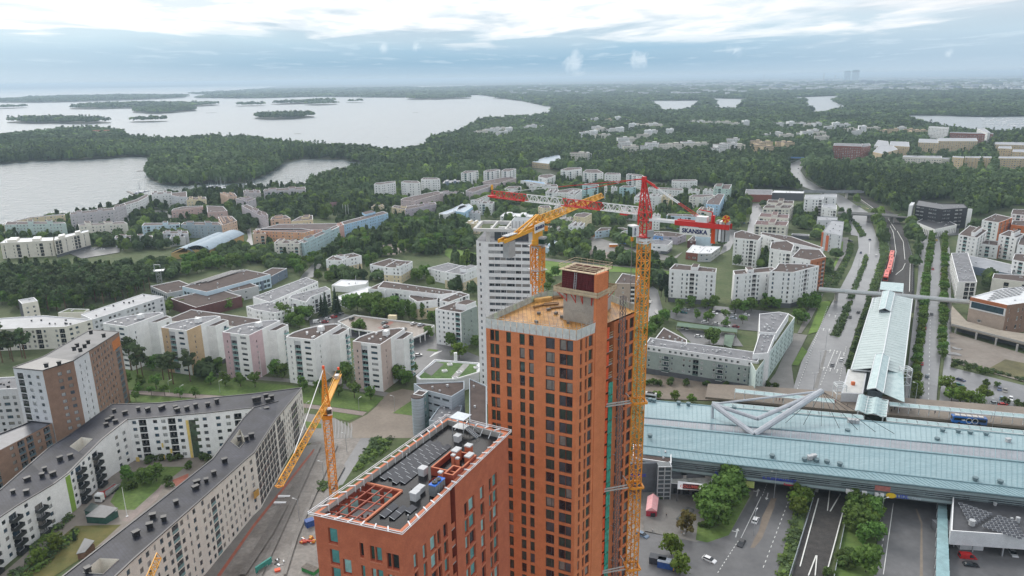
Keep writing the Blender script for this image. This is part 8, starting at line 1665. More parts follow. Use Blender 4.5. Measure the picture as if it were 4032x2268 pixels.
def city():
 for(x,y,h,w,lab)in((655,75,115,80,'left half of the twin slab towers on the skyline'),(715,75,125,80,'right half of the twin slab towers on the skyline'),(785,112,60,70,'dark office tower right of the twin towers on the skyline'),(835,115,55,90,'second dark office tower on the skyline'),(925,112,50,130,'dark wide-topped arena block on the skyline')):
  q=P('l',x+18,y,0);s=q.y/9600;g=MB();g.box((q.x,q.y,h*s/2),(w*s*1.2,60,h*s),0,0);g.box((q.x,q.y,h*s+4),(w*s*.6,40,8),0,0)
  for k in range(int(h*s/9)):g.box((q.x,q.y-30.5,6+9*k),(w*s*1.1,1.5,3.5),0,1)
  o=g.bd('skyline_tower',[Wa[Zx]if 'dark' in lab else Wa[Q5],GL[1]]);tag(o,lab,Q4)
 for x,y,h,lab in((487,60,170,'tallest chimney on the skyline, left of the twin towers'),(577,55,110,'shorter chimney on the skyline beside the twin towers'),(15,50,130,'thin chimney far left on the city skyline')):
  q=P('l',x,y+25,0);s=q.y/14000;g=MB();g.cyl((q.x,q.y,0),9*s,h*s,10,r2=6*s);o=g.bd(Kd,Wa[Q1]);tag(o,lab,Kd)
 vs=MB();n=0
 for k in range(900):
  x=ru(-700,2150);y=ru(22,165)if x>0 else ru(60,130);q=P('l',x,y,0)
  if any(isd(q.x,q.y,w)for w in WATER):continue
  s=q.y/9000;w=ru(25,120)*s;h=ru(8,24);vs.box((q.x,q.y,h/2+6),(w,30,h+12),0,rc((0,0,1,2)))
 for k in range(160):
  x=ru(0,1900);y=ru(80,200);q=P('k',x,y,0)
  if any(isd(q.x,q.y,w)for w in WATER):continue
  vs.box((q.x,q.y,14),(ru(20,70),30,28),0,rc((0,2)))
 o=vs.bd('distant_town',[Wa[Qf],Wa[Zx],Wa[Q1]]);tag(o,'pale specks of the distant city strung along the wooded horizon','town',None,'stuff')
city()
m_bark=mat('bark',(.075,.058,.045),.9,.3,2.);m_barkp=mat('bark_pine',(.13,.075,.045),.9,.3,1.5)
def leafmat(n,a,b,rnd=.22):
 m=mat(n,a,.8,.3,.55,col2=b);randtint(m,rnd);return m
L_dec=leafmat('leaves_broad',(.090,.170,.034),(.155,.25,.058));L_yel=leafmat('leaves_yellowgreen',(.11,.18,.024),(.17,.24,.045));L_pine=leafmat('needles_pine',(.075,.115,.050),(.125,.175,.074));L_spr=leafmat('needles_spruce',(.026,.050,.028),(.048,.078,.038));L_red=leafmat('leaves_rusty',(.12,.08,.028),(.14,.125,.04));L_bush=leafmat('leaves_bush',(.065,.11,.026),(.115,.16,.042))
def crown_mesh(name,m,kind,h,r,seed,nb=16,nl=34,ls=.55):
 q=random.Random(seed);mb=MB()
 def leaf(p,n,s):
  u=n.cross(Ve((q.uniform(-1,1),q.uniform(-1,1),q.uniform(-1,1))));
  if u.length<1e-3:return
  u.normalize();v=n.cross(u).normalized();mb.face([p-u*s-v*s*.7,p+u*s-v*s*.8,p+u*s*.8+v*s*.9,p-u*s*.9+v*s*.7])
 if kind==Q9:
  for i in range(nb*nl):
   t=q.random()**.75;z=h*(.12+.88*(1-t))if False else h*(.12+.88*q.random());f=1-(z/h-.12)/.88;rr=r*(f*.95+.04)*(.75+.25*sin(z*4.5))*q.uniform(.55,1);a=q.uniform(0,6.283)
   leaf(Ve((rr*cos(a),rr*sin(a),z-.25*rr)),Ve((cos(a),sin(a),.9)).normalized(),ls*(.4+.7*f))
  return mb
 blobs=[]
 for i in range(nb):
  a=q.uniform(0,6.283);
  if kind==Zh:z=h*q.uniform(.52,.97);rr=r*q.uniform(.1,.8)*(1.25-abs(z/h-.68)*1.6);br=r*q.uniform(.3,.48);sq=.55
  elif kind==Z3:z=h*q.uniform(.15,.93);rr=r*q.uniform(.0,.55)*(1.1-z/h*.6);br=r*q.uniform(.4,.6);sq=1.2
  else:z=h*q.uniform(.34,.86);zz=(z/h-.56)/.42;rr=r*q.uniform(.25,.85)*math.sqrt(max(.1,1-zz*zz));br=r*q.uniform(.32,.5);sq=.85
  blobs.append((Ve((rr*cos(a),rr*sin(a),z)),br,sq))
 for c,br,sq in blobs:
  for k in range(nl):
   d=Ve((q.gauss(0,1),q.gauss(0,1),q.gauss(0.25,1))).normalized();p=c+Ve((d.x*br,d.y*br,d.z*br*sq))*q.uniform(.7,1.08);n=(d+Ve((q.gauss(0,.5),q.gauss(0,.5),q.gauss(.3,.5)))).normalized();leaf(p,n,ls*q.uniform(.6,1.15))
 return mb
def trunk_mesh(kind,h,r,seed):
 q=random.Random(seed+99);mb=MB();t=h*(.9 if kind in(Q9,Zh,Z3)else .62);r0=h*.016+.06
 mb.cyl((0,0,0),r0,t*.5,7,r2=r0*.7);mb.cyl((0,0,t*.5),r0*.7,t*.5,7,r2=r0*.2)
 if kind!=Q9:
  for k in range(7):
   a=q.uniform(0,6.283);z0=t*q.uniform(.5,.9);L=r*q.uniform(.5,.85);mb.bar((0,0,z0),(L*cos(a),L*sin(a),z0+L*q.uniform(.25,.8)),r0*.5,n=5)
 return mb
TP={}
def proto(key,name,kind,m,h,r,seeds,nb,nl,ls,bark=None):
 TP[key]=[(crown_mesh(name,m,kind,h,r,s,nb,nl,ls),trunk_mesh(kind,h,r,s),m,bark or m_bark,name,[None,None])for s in seeds]
proto('dec',Zr,'dec',L_dec,11.,4.6,(1,2,3),18,34,.62);proto('yel',Zr,'dec',L_yel,9.,3.8,(4,5),15,32,.55);proto(Qk,'street_tree','dec',L_dec,6.,2.2,(6,7),11,26,.36);proto(Zh,'pine_tree',Zh,L_pine,17.,3.9,(8,9,10),15,34,.62,m_barkp)
proto(Q9,'spruce_tree',Q9,L_spr,13.,3.0,(11,12),16,30,.55);proto(Kj,'birch_tree',Z3,L_dec,13.,3.2,(13,14),16,34,.5);proto('rust',Zr,'dec',L_red,6.5,3.0,(15,),12,28,.45);proto(Q3,Q3,'dec',L_bush,3.4,2.3,(16,17),9,26,.40);proto('cypress','poplar_tree',Z3,L_spr,14.,1.9,(18,),14,32,.5)
NT={}
def tree(key,x,y,s=1.,label=None,group=None,z=0.):
 i=random.randrange(len(TP[key]));cb,tb,m,bk,nm,ms=TP[key][i]
 r=tg(nm,label,Q3 if nm==Q3 else 'tree',(x,y,z),group,ru(0,6.28));f=ru(.85,1.15)*s;r.scale=(f,f,f*ru(.92,1.1))
 if ms[0]is None:
  o=cb.bd('crown',m);ms[0]=o.data;bpy.data.objects.remove(o);o=tb.bd('trunk',bk);ms[1]=o.data;bpy.data.objects.remove(o)
 for n_,me in(('trunk',ms[1]),('crown',ms[0])):o=obn(n_,me);lnk(o);o.parent=r
 NT[nm]=NT.get(nm,0)+1;return r
def free(x,y,m=0):
 return not(any(isd(x,y,f)for f in FP)or any(isd(x,y,f)for f in NG)or any(isd(x,y,w)for w in WATER[:2]))
def trs(key,t,pts,label,group,s=1.):
 for x,y in pts:
  p=P(t,x,y,0);tree(rc(key)if isinstance(key,tuple)else key,p.x,p.y,s,label,group)
def along(t,pts,step):
 p=[P(t,x,y,0)for x,y in pts];out=[];acc=0
 for a,b in zip(p,p[1:]):
  L=(b-a).length;d=acc
  while d<L:out.append(a.lerp(b,d/L));d+=step
  acc=d-L
 return out
trs(Qk,'e',[(1605,1190),(1715,1196),(1832,1202),(1942,1208)]+[(932+25,1212),(932+140,1214),(932+258,1222)],'round green street tree in the row along the lawn before the bowed white towers','lawn row street trees',1.35);trs(Qk,'f',[(375,1245),(500,1252),(645,1272),(765,1290),(890,1302)],'round green street tree in the row along the lawn before the bowed white towers','lawn row street trees',1.35)
trs(Qk,'a',[(1030,95),(1127,108),(1226,112),(1340,128),(1455,128),(1012,152)],'small pale street tree beside the pinkish path behind the courtyard block','small trees by the pink path',.95)
trs(Zh,'e',[(1090,1148),(1050,1120),(960,1060),(1245,1150),(1320,1185),(1290,1150),(1450,1165),(1000,1080)],'dark pine standing on the grass before the bowed white towers','pines before the bowed towers',.95);trs('dec','e',[(1165,1085),(1600,1120),(1650,1090),(1560,1110),(1540,1130)],'dark broadleaf tree close against the foot of a bowed white tower','trees at the feet of the bowed towers',.8);trs('dec','f',[(180,1125),(215,1140),(690,1150),(700,1180),(1110,1180),(1200,1110),(1160,1190)],'dark broadleaf tree close against the foot of a bowed white tower','trees at the feet of the bowed towers',.75)
trs(Zh,'e',[(5,965),(80,990),(100,1010),(170,980),(195,990),(20,1020)],'pine on the grass before the pale stepped block at the left edge','pines at the left edge')
trs('dec','f',[(735,622),(790,640),(850,610),(905,640),(960,620),(1020,650),(1075,640),(930,690),(1000,690),(1060,690),(880,660)],'big lime green lime tree before the long white row','big lime trees',1.15);trs(Kj,'f',[(1130,690),(1180,680),(1220,700),(1280,690),(1620,880),(1650,860),(1590,880)],'tall loose birch between the parking deck and the white high-rise','birches by the parking deck')
trs(Q9,'f',[(520,672),(625,640),(645,645),(548,655)],'dark spruce beside the white stepped block with grey balconies','spruces by the stepped block',1.15);trs('dec','f',[(340,690),(390,700),(280,745),(420,690),(250,720),(185,690),(345,755)],'dark tree behind the bowed towers, beside parked cars','trees behind the bowed towers',.9)
trs('dec','f',[(790,800),(815,805),(1330,830),(1360,720),(1500,905),(1690,905)],'tree by the ramp of the brown parking deck','trees by the parking deck',.75);trs('yel','f',[(1562,990)],'slim lime green tree left of the white high-rise foot',None,1.1)
trs('yel','e',[(1292,640),(1395,615),(1740,620),(1820,590),(1310,600)],'pale green tree before the dark red school hall','pale trees by the school hall',.9);trs(Q3,'e',[(720,700-70),(690,620),(740,640),(360,650),(330,640)],'low bush at the edge of the pine wood','bushes at the pine wood edge')
trs('dec','a',[(955,745),(1115,770),(1075,760),(1165,745)],'dark tree in the courtyard of the white block','courtyard trees',.62);trs(Q3,'a',[(1150,590),(1210,590),(1270,592),(1330,585),(1250,745),(1265,790),(1410,650),(1510,590),(1540,585),(1110,610),(980,800),(950,800)],'clipped bush in the courtyard of the white block','courtyard bushes',.8);trs('yel','a',[(425,1260),(300,1360)],'yellowing young tree in the near corner of the courtyard','yellow courtyard trees',.6);trs(Q9,'a',[(557,1185)],'tiny spruce standing alone in the courtyard meadow',None,.3)
trs('dec','c',[(1500,1060),(1560,1080),(1600,1000),(1480,980),(1640,930),(1560,940),(1690,860),(1650,840),(1600,880),(1530,1010)],'full green tree on the triangular lawn before the mall entrance','lawn trees before the mall',.95);trs('rust','c',[(1325,1135)],'rust-tinged tree on the plaza beside the stone planter',None,1.);trs('yel','c',[(1215,1300),(1275,1440)],'small yellowish tree by the turning road below the plaza','small trees below the plaza',.75);trs(Q3,'c',[(1445,1090),(1120,880),(1500,1090)],'low bush at the plaza edge','plaza bushes',.6)
trs('yel','d',[(315,790),(275,830),(330,850),(285,900),(260,950),(300,930),(265,1000)],'yellow-green tree on the strip between the left road and the tracks','strip trees by the tracks',.85);trs('dec','d',[(690,980),(760,1000),(830,1030),(650,1080),(700,1140),(790,1110),(830,1190),(760,1210),(720,1060),(820,950),(690,930)],'green tree on the wedge of grass right of the tracks','wedge trees by the tracks',.72);trs('yel','d',[(835,1010),(800,1060)],'yellowing tree on the wedge of grass right of the tracks','yellow wedge trees',.7);trs(Q3,'d',[(600,1330),(640,1300),(660,1350),(610,1380),(640,1390),(500,1449)],'rounded bush on the grass wedge right of the tracks','wedge bushes',.95);trs('dec','d',[(770,1430)],'dark round tree at the bottom edge between tracks and right road',None,.75)
for p in along('h',[(1297,50),(1240,430),(1228,620),(1205,830),(1175,1000),(1165,1120),(1180,1290)],9.5):tree('dec' if p.y>450 else rc(('dec','yel')),p.x,p.y,.62,'avenue tree in the left row of the tree-lined street beside the station','avenue trees, left row')
for p in along('h',[(1388,50),(1385,300),(1378,520),(1375,700),(1368,850),(1372,990)],9.5):tree(rc(('dec','yel')),p.x,p.y,.62,'avenue tree in the right row of the tree-lined street beside the station','avenue trees, right row')
trs('dec','h',[(330,580),(380,560),(410,590),(350,620),(300,610),(290,690),(320,720),(270,720),(400,620),(60,600),(110,610),(40,580),(20,620)],'tree beside the white blocks along the highway','trees by the highway blocks',.75);trs('yel','h',[(1400,1230),(1440,1320),(1510,1330),(1580,1350),(1640,1345),(1690,1300),(1540,1300),(1480,1280)],'broad yellow-green tree at the edge of the car park above the blue bus','car park trees above the bus',.8);trs(Q3,'h',[(1460,1060),(1560,1080),(1660,1100),(1720,1110),(1790,1200),(1700,1200),(1850,1330),(1940,1350),(1980,1370),(60,1210),(30,1190),(100,1215)],'low bush at the car park edge','car park bushes',.8)
for p in along('h',[(1540,185),(1700,200),(1860,230),(1900,240)],5.):tree(Q3,p.x,p.y,.9,'rounded bush in the hedge before the white and orange blocks','bushes before the white and orange blocks')
trs(Qk,'g',[(1280,662),(1436,690),(1525,702),(1650,700),(1785,728),(1652,752),(1522,732)],'round street tree in the car park before the white blocks','car park street trees',1.25);trs('dec','g',[(1310,615),(1500,612),(1560,610),(1730,635),(1800,640),(1850,630),(1390,600),(1560,885),(1530,870)],'tree at the foot of the white blocks by the car park','trees before the white blocks',.75);trs('cypress','g',[(1165,520),(1200,560),(1190,480),(1150,470),(1210,500)],'dark narrow tree left of the white row by the car park','dark narrow trees')
trs('dec','g',[(1065,835),(1090,815),(1125,780),(1150,755),(1180,720),(1195,700),(1060,440),(330,440),(300,480),(310,400),(360,370),(1100,330)],'green tree along the wet side street behind the right crane mast','side street trees',.75);trs(Q3,'g',[(1065,1195),(1110,1190),(1150,1195),(1240,1190),(1350,1198),(1505,1200),(1660,1215)],'bush along the front of the green-grey block','bushes before the green-grey block',.9);trs('yel','g',[(1130,1300),(1270,1310),(1400,1325)],'small street tree behind the mall roof','small trees behind the mall',.62)
for p in along('g',[(560,255),(760,270),(1000,290),(1250,300)],4.2):tree(Q3,p.x,p.y,1.2,'bush in the long hedge between sports field and lawn','hedge by the sports field')
def fill(t,pts,step,keys,label,group,n,s=1.,jit=.45):
 poly=[(v.x,v.y)for v in G(t,pts)];xs=[p[0]for p in poly];ys=[p[1]for p in poly];out=[];y=min(ys)
 while y<max(ys):
  x=min(xs)
  while x<max(xs):
   a,b=x+ru(-jit,jit)*step,y+ru(-jit,jit)*step
   if isd(a,b,poly)and free(a,b):out.append((a,b))
   x+=step
  y+=step
 out.sort(key=lambda p:p[1]);rest=out[n:]
 for a,b in out[:n]:tree(rc(keys),a,b,s*ru(.8,1.15),label,group)
 return rest
REST=[]
REST+=fill('e',[(-200,340),(500,320),(900,330),(1380,270),(1330,400),(1180,400),(1140,470),(920,590),(760,575),(440,640),(300,660),(-200,540)],6.6,(Zh,Zh,Zh,Kj,'dec'),'tall tree of the dark pine wood on the left','trees of the pine wood',150)
REST+=fill('e',[(1400,260),(1640,230),(1960,190),(2100,260),(1760,320),(1560,330),(1420,370)],8.,('dec',),'leafy tree between the vaulted hall and the school','trees by the vaulted hall',26,.9)
REST+=fill('f',[(210,130),(480,60),(580,140),(430,330),(330,360),(220,330),(180,250)],9,('dec','dec','yel'),'tree beside the street left of the cream houses','trees left of the cream houses',22,.85)
REST+=fill('f',[(430,345),(550,345),(700,340),(860,330),(985,400),(860,415),(620,405),(440,410)],7.5,('dec','yel',Q9),'tree in the gardens below the cream houses','garden trees below the cream houses',26,.7)
REST+=fill('f',[(820,210),(930,270),(990,390),(1260,340),(1330,330),(1440,400),(1460,440),(1300,420),(990,400),(860,340)],8,('dec','dec',Kj),'tree among the cream houses','trees among the cream houses',30,.8)
REST+=fill('3',[(760,1240),(1000,1140),(1060,1190),(1240,1180),(1050,1290),(1130,1340),(1000,1449),(300,1449),(420,1340)],9,('dec','dec','rust','yel'),'park tree between the sky blue row and the ball field','park trees by the ball field',24,.9)
REST+=fill('3',[(1240,1130),(1500,1000),(2000,920),(2110,1000),(2000,1090),(1940,1230),(1700,1200),(1400,1190)],9.,('dec','dec','yel'),'park tree above the ball field','park trees above the ball field',30)
REST+=fill('3',[(1560,1370),(1830,1290),(2030,1290),(2240,1250),(2576,1260),(2576,1440),(2250,1449),(1250,1449),(1150,1400)],9.,('dec','dec',Kj),'park tree below the ball field','park trees below the ball field',34,.95)
def carpaint(c):return mat('paint_%d_%d_%d'%tuple(int(x*100)for x in c),c,.25,.05,1.,spec=.6)
CP={}
def car_parts(kind):
 if kind in CP:return CP[kind]
 L,Wd=(4.4,1.8)if kind=='car' else(5.0,2.0);prof=[(-L/2,.35),(-L/2,.8),(-L/2+.15,.95),(-1.35,1.0),(1.1,.95),(L/2-.25,.78),(L/2,.6),(L/2,.35)];roof=[(-L/2+.25,.95),(-1.45,1.42),(.35,1.45),(1.2,.95)]if kind=='car' else[(-L/2+.05,.95),(-L/2+.15,1.9),(1.05,1.9),(1.75,.95)]
 b=MB();n=len(prof);b.hx([(x,-Wd/2,z)for x,z in prof],[(x,Wd/2,z)for x,z in prof])
 w2=Wd/2-.16;rp=roof;top=MB()
 b.face([(rp[1][0],-w2+.08,rp[1][1]+.01),(rp[2][0],-w2+.08,rp[2][1]+.01),(rp[2][0],w2-.08,rp[2][1]+.01),(rp[1][0],w2-.08,rp[1][1]+.01)])
 g=MB();g.hx([(x,-Wd/2+.06 if z<1 else-w2+.05,z)for x,z in rp],[(x,Wd/2-.06 if z<1 else w2-.05,z)for x,z in rp])
 if kind!='car':b.hx([(x,-Wd/2+.05,z)for x,z in((-L/2+.05,.95),(-L/2+.15,1.88),(.2,1.88),(.2,.95))],[(x,Wd/2-.05,z)for x,z in((-L/2+.05,.95),(-L/2+.15,1.88),(.2,1.88),(.2,.95))])
 w=MB();pts=[(.32*cos(a*.6283),.32*sin(a*.6283))for a in range(10)];w.hx([(x,-.11,z)for x,z in pts],[(x,.11,z)for x,z in pts])
 CP[kind]=(b,g,w,L,Wd,{});return CP[kind]
M_tyre=mat('tyre',(.015,.015,.016),.7,.2,2.);M_cglass=gma('car_glass',(.012,.015,.018))
def car(t,x,y,t2,x2,y2,colr,label,kind='car',z=0.,near=False,group=None,rev=False):
 p=P(t,x,y,z+.05);q=P(t2 or t,x2,y2,z+.05);d=q-p;rz=atan2(d.y,d.x)+(math.pi if rev else 0);b,g,w,L,Wd,cache=car_parts(kind);nm='parked_car' if not near else 'car'
 key=tuple(colr);m=carpaint(colr)
 if key not in cache:o=b.bd('body',m);cache[key]=o.data;bpy.data.objects.remove(o)
 if 'g' not in cache:o=g.bd('windows',M_cglass);cache['g']=o.data;bpy.data.objects.remove(o);o=w.bd('wheel',M_tyre);cache['w']=o.data;bpy.data.objects.remove(o)
 r=tg('car' if kind=='car' else 'van',label,kind,(p.x,p.y,p.z),group,rz)
 for n_,me,loc in[('body',cache[key],(0,0,0)),('windows',cache['g'],(0,0,0))]+[('wheel',cache['w'],(a,s*(Wd/2-.08),.32))for a in(-L*.3,L*.31)for s in(-1,1)]:
  o=obn(n_,me);lnk(o);o.parent=r;o.location=loc
 return r
WHT=(.72,.72,.72);BLK=(.015,.015,.018);GRY=(.16,.165,.175);SIL=(.40,.41,.42);RED=(.45,.02,.02);NAV=(.02,.035,.09);BLU=(.05,.14,.34);TEA=(.03,.16,.14);YLW=(.60,.42,.05);BRN=(.10,.06,.05)
for a in((('c',998,1155,None,1040,1175,(.14,.20,.28),'blue-grey hatchback leaving the plaza kerb'),'car'),(('c',1838,1045,None,1862,990,WHT,'white car driving on the approach road beneath the mall'),'car'),(('c',1733,1218,None,1700,1275,BLK,'black car waiting at the lane line before the mall'),'car'),(('c',1495,1340,None,1545,1362,WHT,'white hatchback turning at the junction below the plaza'),'car'),
 (('d',1525,1320,None,1600,1325,RED,'bright red van parked before the box wing'),'van'),(('d',1550,1378,None,1620,1385,BLK,'black car parked right behind the red van'),'car'),(('d',1860,1290,None,1885,1325,SIL,'silver car parked between white lines at the lower right'),'car'),
 (('h',535,1042,None,560,960,(.20,.20,.21),'grey car in the middle lane of the highway before the station'),'car'),(('h',603,1003,None,625,930,WHT,'white car in the right lane of the highway before the station'),'car'),(('h',670,680,None,655,740,BLK,'black car on the highway just left of the station roof, nearer one'),'car'),(('h',733,642,None,755,590,BLK,'black car on the highway left of the station roof, further one'),'car'),
 (('h',752,188,None,745,215,NAV,'dark blue car beside the median hedge of the highway'),'car'),(('h',870,211,None,875,180,WHT,'white car on the highway curve beside the tracks'),'car'),(('h',820,88,None,810,70,NAV,'navy car furthest up the near highway curve'),'car'),(('h',672,98,None,700,104,BLK,'dark car turning out of the slip road by the orange-finned block'),'car'),
 (('h',1255,1130,None,1262,1080,(.13,.17,.20),'grey-blue car on the tree-lined street, nearest the bus street'),'car'),(('h',1290,657,None,1295,620,(.08,.085,.09),'dark car at the zebra on the tree-lined street'),'car'),(('h',1305,160,None,1302,185,(.55,.60,.66),'pale blue car far up the tree-lined street'),'car'),(('h',1328,92,None,1330,75,YLW,'yellow car at the far end of the tree-lined street'),'car'),(('h',1300,313,None,1298,345,RED,'red car in the middle of the tree-lined street'),'car'),
 (('h',1365,352,None,1366,330,(.22,.10,.08),'brownish red car parked along the right avenue trees'),'car'),(('h',1366,386,None,1367,365,(.10,.10,.10),'dark grey car parked behind the brownish red one'),'car'),(('h',1368,412,None,1369,392,BLK,'black car last in the kerb line by the right avenue trees'),'car'),(('h',1215,1034,None,1220,990,RED,'red car half under the left avenue trees, nearer one'),'car'),(('h',1238,768,None,1243,730,RED,'red car half under the left avenue trees, further one'),'car'),(('h',1230,862,None,1236,820,BLK,'black car parked between two red ones by the left avenue trees'),'car'),
 (('h',1510,1160,None,1550,1172,NAV,'navy car at the upper left corner of the car park'),'car'),(('h',1500,1197,None,1545,1205,(.02,.14,.11),'dark green car at the left of the car park'),'car'),(('h',1806,1228,None,1806,1260,(.06,.08,.14),'dark blue car by the hedge in the car park'),'car'),(('h',1850,1242,None,1850,1275,(.22,.21,.19),'grey-brown car by the hedge in the car park'),'car'),(('h',1892,1302,None,1890,1330,WHT,'white car in the car park above the bus'),'car'),(('h',1835,1350,None,1870,1352,RED,'dark red car in the front row of the car park'),'car'),(('h',1902,1370,None,1935,1378,BLK,'black car right of the dark red one in the car park'),'car'),(('h',1775,1338,None,1808,1340,(.28,.30,.30),'grey car left of the dark red one in the car park'),'car'),(('h',1822,1302,None,1820,1330,(.16,.24,.32),'bluish car between hedge and front row of the car park'),'car')):
 car(*a[0],kind=a[1],near=True)
far=[('g',1355,622,1390,628,SIL,'silver car under the white blocks'),('g',1338,646,1370,650,(.05,.14,.15),'teal car left in the car park of the white blocks'),('g',1570,650,1600,656,WHT,'white car in the second row of the white blocks car park'),('g',1605,636,1630,640,BLK,'black car behind the white one in the white blocks car park'),('g',1712,660,1740,664,SIL,'silver car behind the parked pair before the white blocks'),('g',1715,686,1745,690,(.45,.50,.56),'pale blue car before the white blocks'),('g',1812,662,1840,666,WHT,'white car at the right end of the white blocks car park'),('g',1500,717,1535,722,WHT,'white car nearest the green carport'),('g',1582,730,1615,735,(.60,.60,.58),'off-white car behind the green carport'),('g',1732,752,1765,757,(.22,.03,.04),'maroon car at the end of the green carport'),('g',1662,745,1690,748,WHT,'white car half hidden by a round street tree'),
  ('g',1328,760,1330,730,WHT,'white car parked left under the green carport'),('g',1362,766,1364,736,WHT,'white car parked second under the green carport'),('g',1550,786,1552,760,(.3,.32,.34),'grey car parked under the middle of the green carport'),('g',1448,826,1485,830,WHT,'white van-like car in the courtyard of the green-grey block'),('g',1520,832,1550,836,WHT,'white car beside the courtyard tree'),
  ('f',560,692,590,690,WHT,'white car by the dark spruces'),('f',608,678,635,674,RED,'red car by the dark spruces'),('f',636,662,660,658,BLK,'black car second in line by the dark spruces'),('f',660,652,680,648,GRY,'grey car furthest in line by the dark spruces'),('f',542,716,565,714,(.30,.02,.03),'dark red car nearest the bowed towers'),('f',1250,968,1285,965,WHT,'white car on the street before the garden roof'),('f',1215,985,1220,960,SIL,'silver car at the kerb right of the beige bowed tower'),
  ('5',1965,880,1990,865,WHT,'white car under trees beside the pale blue wall'),('5',2215,965,2225,930,(.16,.28,.50),'blue car on the straight avenue right of the crane sign'),('5',2280,965,2290,930,BLK,'black car beside the blue one on the straight avenue'),('5',2412,708,2420,690,WHT,'white car at the far end of the straight avenue'),('5',2018,815,2040,810,WHT,'white car furthest under trees beside the pale blue wall'),
  ('6',1950,462,1985,468,GRY,'grey car on the road joining the bridge'),('6',2070,495,2100,505,(.55,.50,.30),'yellowish car just behind the bridge railing'),('l',455,658,470,655,WHT,'white car on the far highway bend'),('l',288,775,288,765,BLK,'black car on the far left highway bend'),('l',287,812,287,800,WHT,'white car on the far left highway bend, below the black one'),('l',232,750,245,742,WHT,'white car on the left lane of the far bend'),
  ('1',1475,1140,1500,1135,WHT,'white car in the car park behind the pine wood, left'),('1',1545,1140,1570,1138,SIL,'silver car in the car park behind the pine wood, second'),('1',1620,1140,1660,1138,WHT,'white car in the car park behind the pine wood, third'),('1',1350,1160,1365,1140,GRY,'grey car in the car park behind the pine wood, apart from the row'),('2',215,550,245,552,WHT,'white car on the courtyard deck by the pink row'),('2',150,540,180,545,NAV,'navy car on the courtyard deck by the pink row'),('2',265,560,295,562,(.4,.3,.25),'beige car on the courtyard deck by the pink row'),('2',1595,1145,1640,1140,WHT,'white minibus right of the vaulted hall'),('2',1440,1045,1470,1035,(.2,.2,.35),'violet-blue car right of the vaulted hall')]
for t,x,y,x2,y2,c,lab in far:car(t,x,y,None,x2,y2,c,lab)
car('f',480,716,None,520,712,WHT,'large white van behind the bowed towers',kind='van')
for x,y,x2,y2,c,lab in((745,690,775,672,BLK,'black car parked by the rim of the brown deck'),(995,722,1025,712,(.24,.27,.26),'grey car on the red lane of the brown deck'),(1215,728,1245,716,WHT,'white car at the back rim of the brown deck'),(1270,738,1300,728,(.55,.57,.62),'pale blue car right of the white one on the brown deck'),(1140,770,1165,758,SIL,'silver car at the front rim of the brown deck'),(1002,750,1030,742,(.45,.45,.44),'light grey car behind the beige tower on the brown deck')):car('f',x,y,None,x2,y2,c,lab,z=4.2)
def bus(t,a,e,z,c1,c2,label,loops=False):
 A,E=P(t,*a,z),P(t,*e,z);d=(E-A);L=d.length;d.normalize();rz=atan2(d.y,d.x);c=(A+E)/2;r=tg('bus',label,'bus',(c.x,c.y,z),None,rz);Wd=2.6
 g=MB();g.box((-L/2+L*.28,0,1.75),(L*.56,Wd,2.7),0,0);g.box((L*.28,0,1.75),(L*.44,Wd,2.7),0,1);g.box((0,0,3.15),(L*.96,Wd-.3,.16),0,1);o=g.bd('body',[c1,c2]);o.parent=r
 g=MB()
 for s in(-1,1):g.box((0,s*(Wd/2+.01),2.1),(L*.92,.04,1.15))
 g.box((-L/2-.01,0,2.0),(.04,Wd-.3,1.5));o=g.bd('window_band',M_cglass);o.parent=r
 for k in range(5):g=MB();g.box((-L*.35+k*L*.17,0,3.4),(1.7,1.6,.35));o=g.bd('roof_unit',mat('bus_roof_unit',(.50,.47,.44),.6,.2,1.));o.parent=r
 for x in(-L*.3,L*.28):
  for s in(-1,1):g=MB();pts=[(.48*cos(a_*.5236),.48*sin(a_*.5236))for a_ in range(12)];g.hx([(x+p,s*Wd/2-.12,q+.48)for p,q in pts],[(x+p,s*Wd/2+.12,q+.48)for p,q in pts]);o=g.bd('wheel',M_tyre);o.parent=r
 if loops:
  for cx in(-.3,1.9):
   g=MB();pts=[(cx+1.0*cos(a_*.3491),1.75+1.15*sin(a_*.3491))for a_ in range(18)]
   for a_,b_ in zip(pts,pts[1:]+pts[:1]):g.bar((a_[0],-Wd/2-.06,a_[1]),(b_[0],-Wd/2-.06,b_[1]),.16)
   o=g.bd('loop_emblem',Mt);o.parent=r
  g=MB();g.box((-2.2,-Wd/2-.06,1.8),(.9,.05,.5));g.bar((-1.8,-Wd/2-.06,1.8),(-1.2,-Wd/2-.06,1.4),.12);g.bar((-2.65,-Wd/2-.06,1.95),(-3.,-Wd/2-.06,1.95),.1);g.bar((-2.65,-Wd/2-.06,1.65),(-3.,-Wd/2-.06,1.65),.1);o=g.bd('plug_emblem',Mt);o.parent=r
bus('d',(1405,303),(1662,328),6.05,mat('bus_blue',(.03,.17,.55),.3,.1,1.),mat('bus_blue_dark',(.05,.12,.30),.3,.1,1.),'blue city bus with white cable loops on its side, on the bus street',True);bus('g',(1046,1295),(1130,1308),.1,mat('bus_white',(.62,.64,.66),.3,.1,1.),mat('bus_white',(.62,.64,.66)),'white bus half hidden behind the right crane mast')
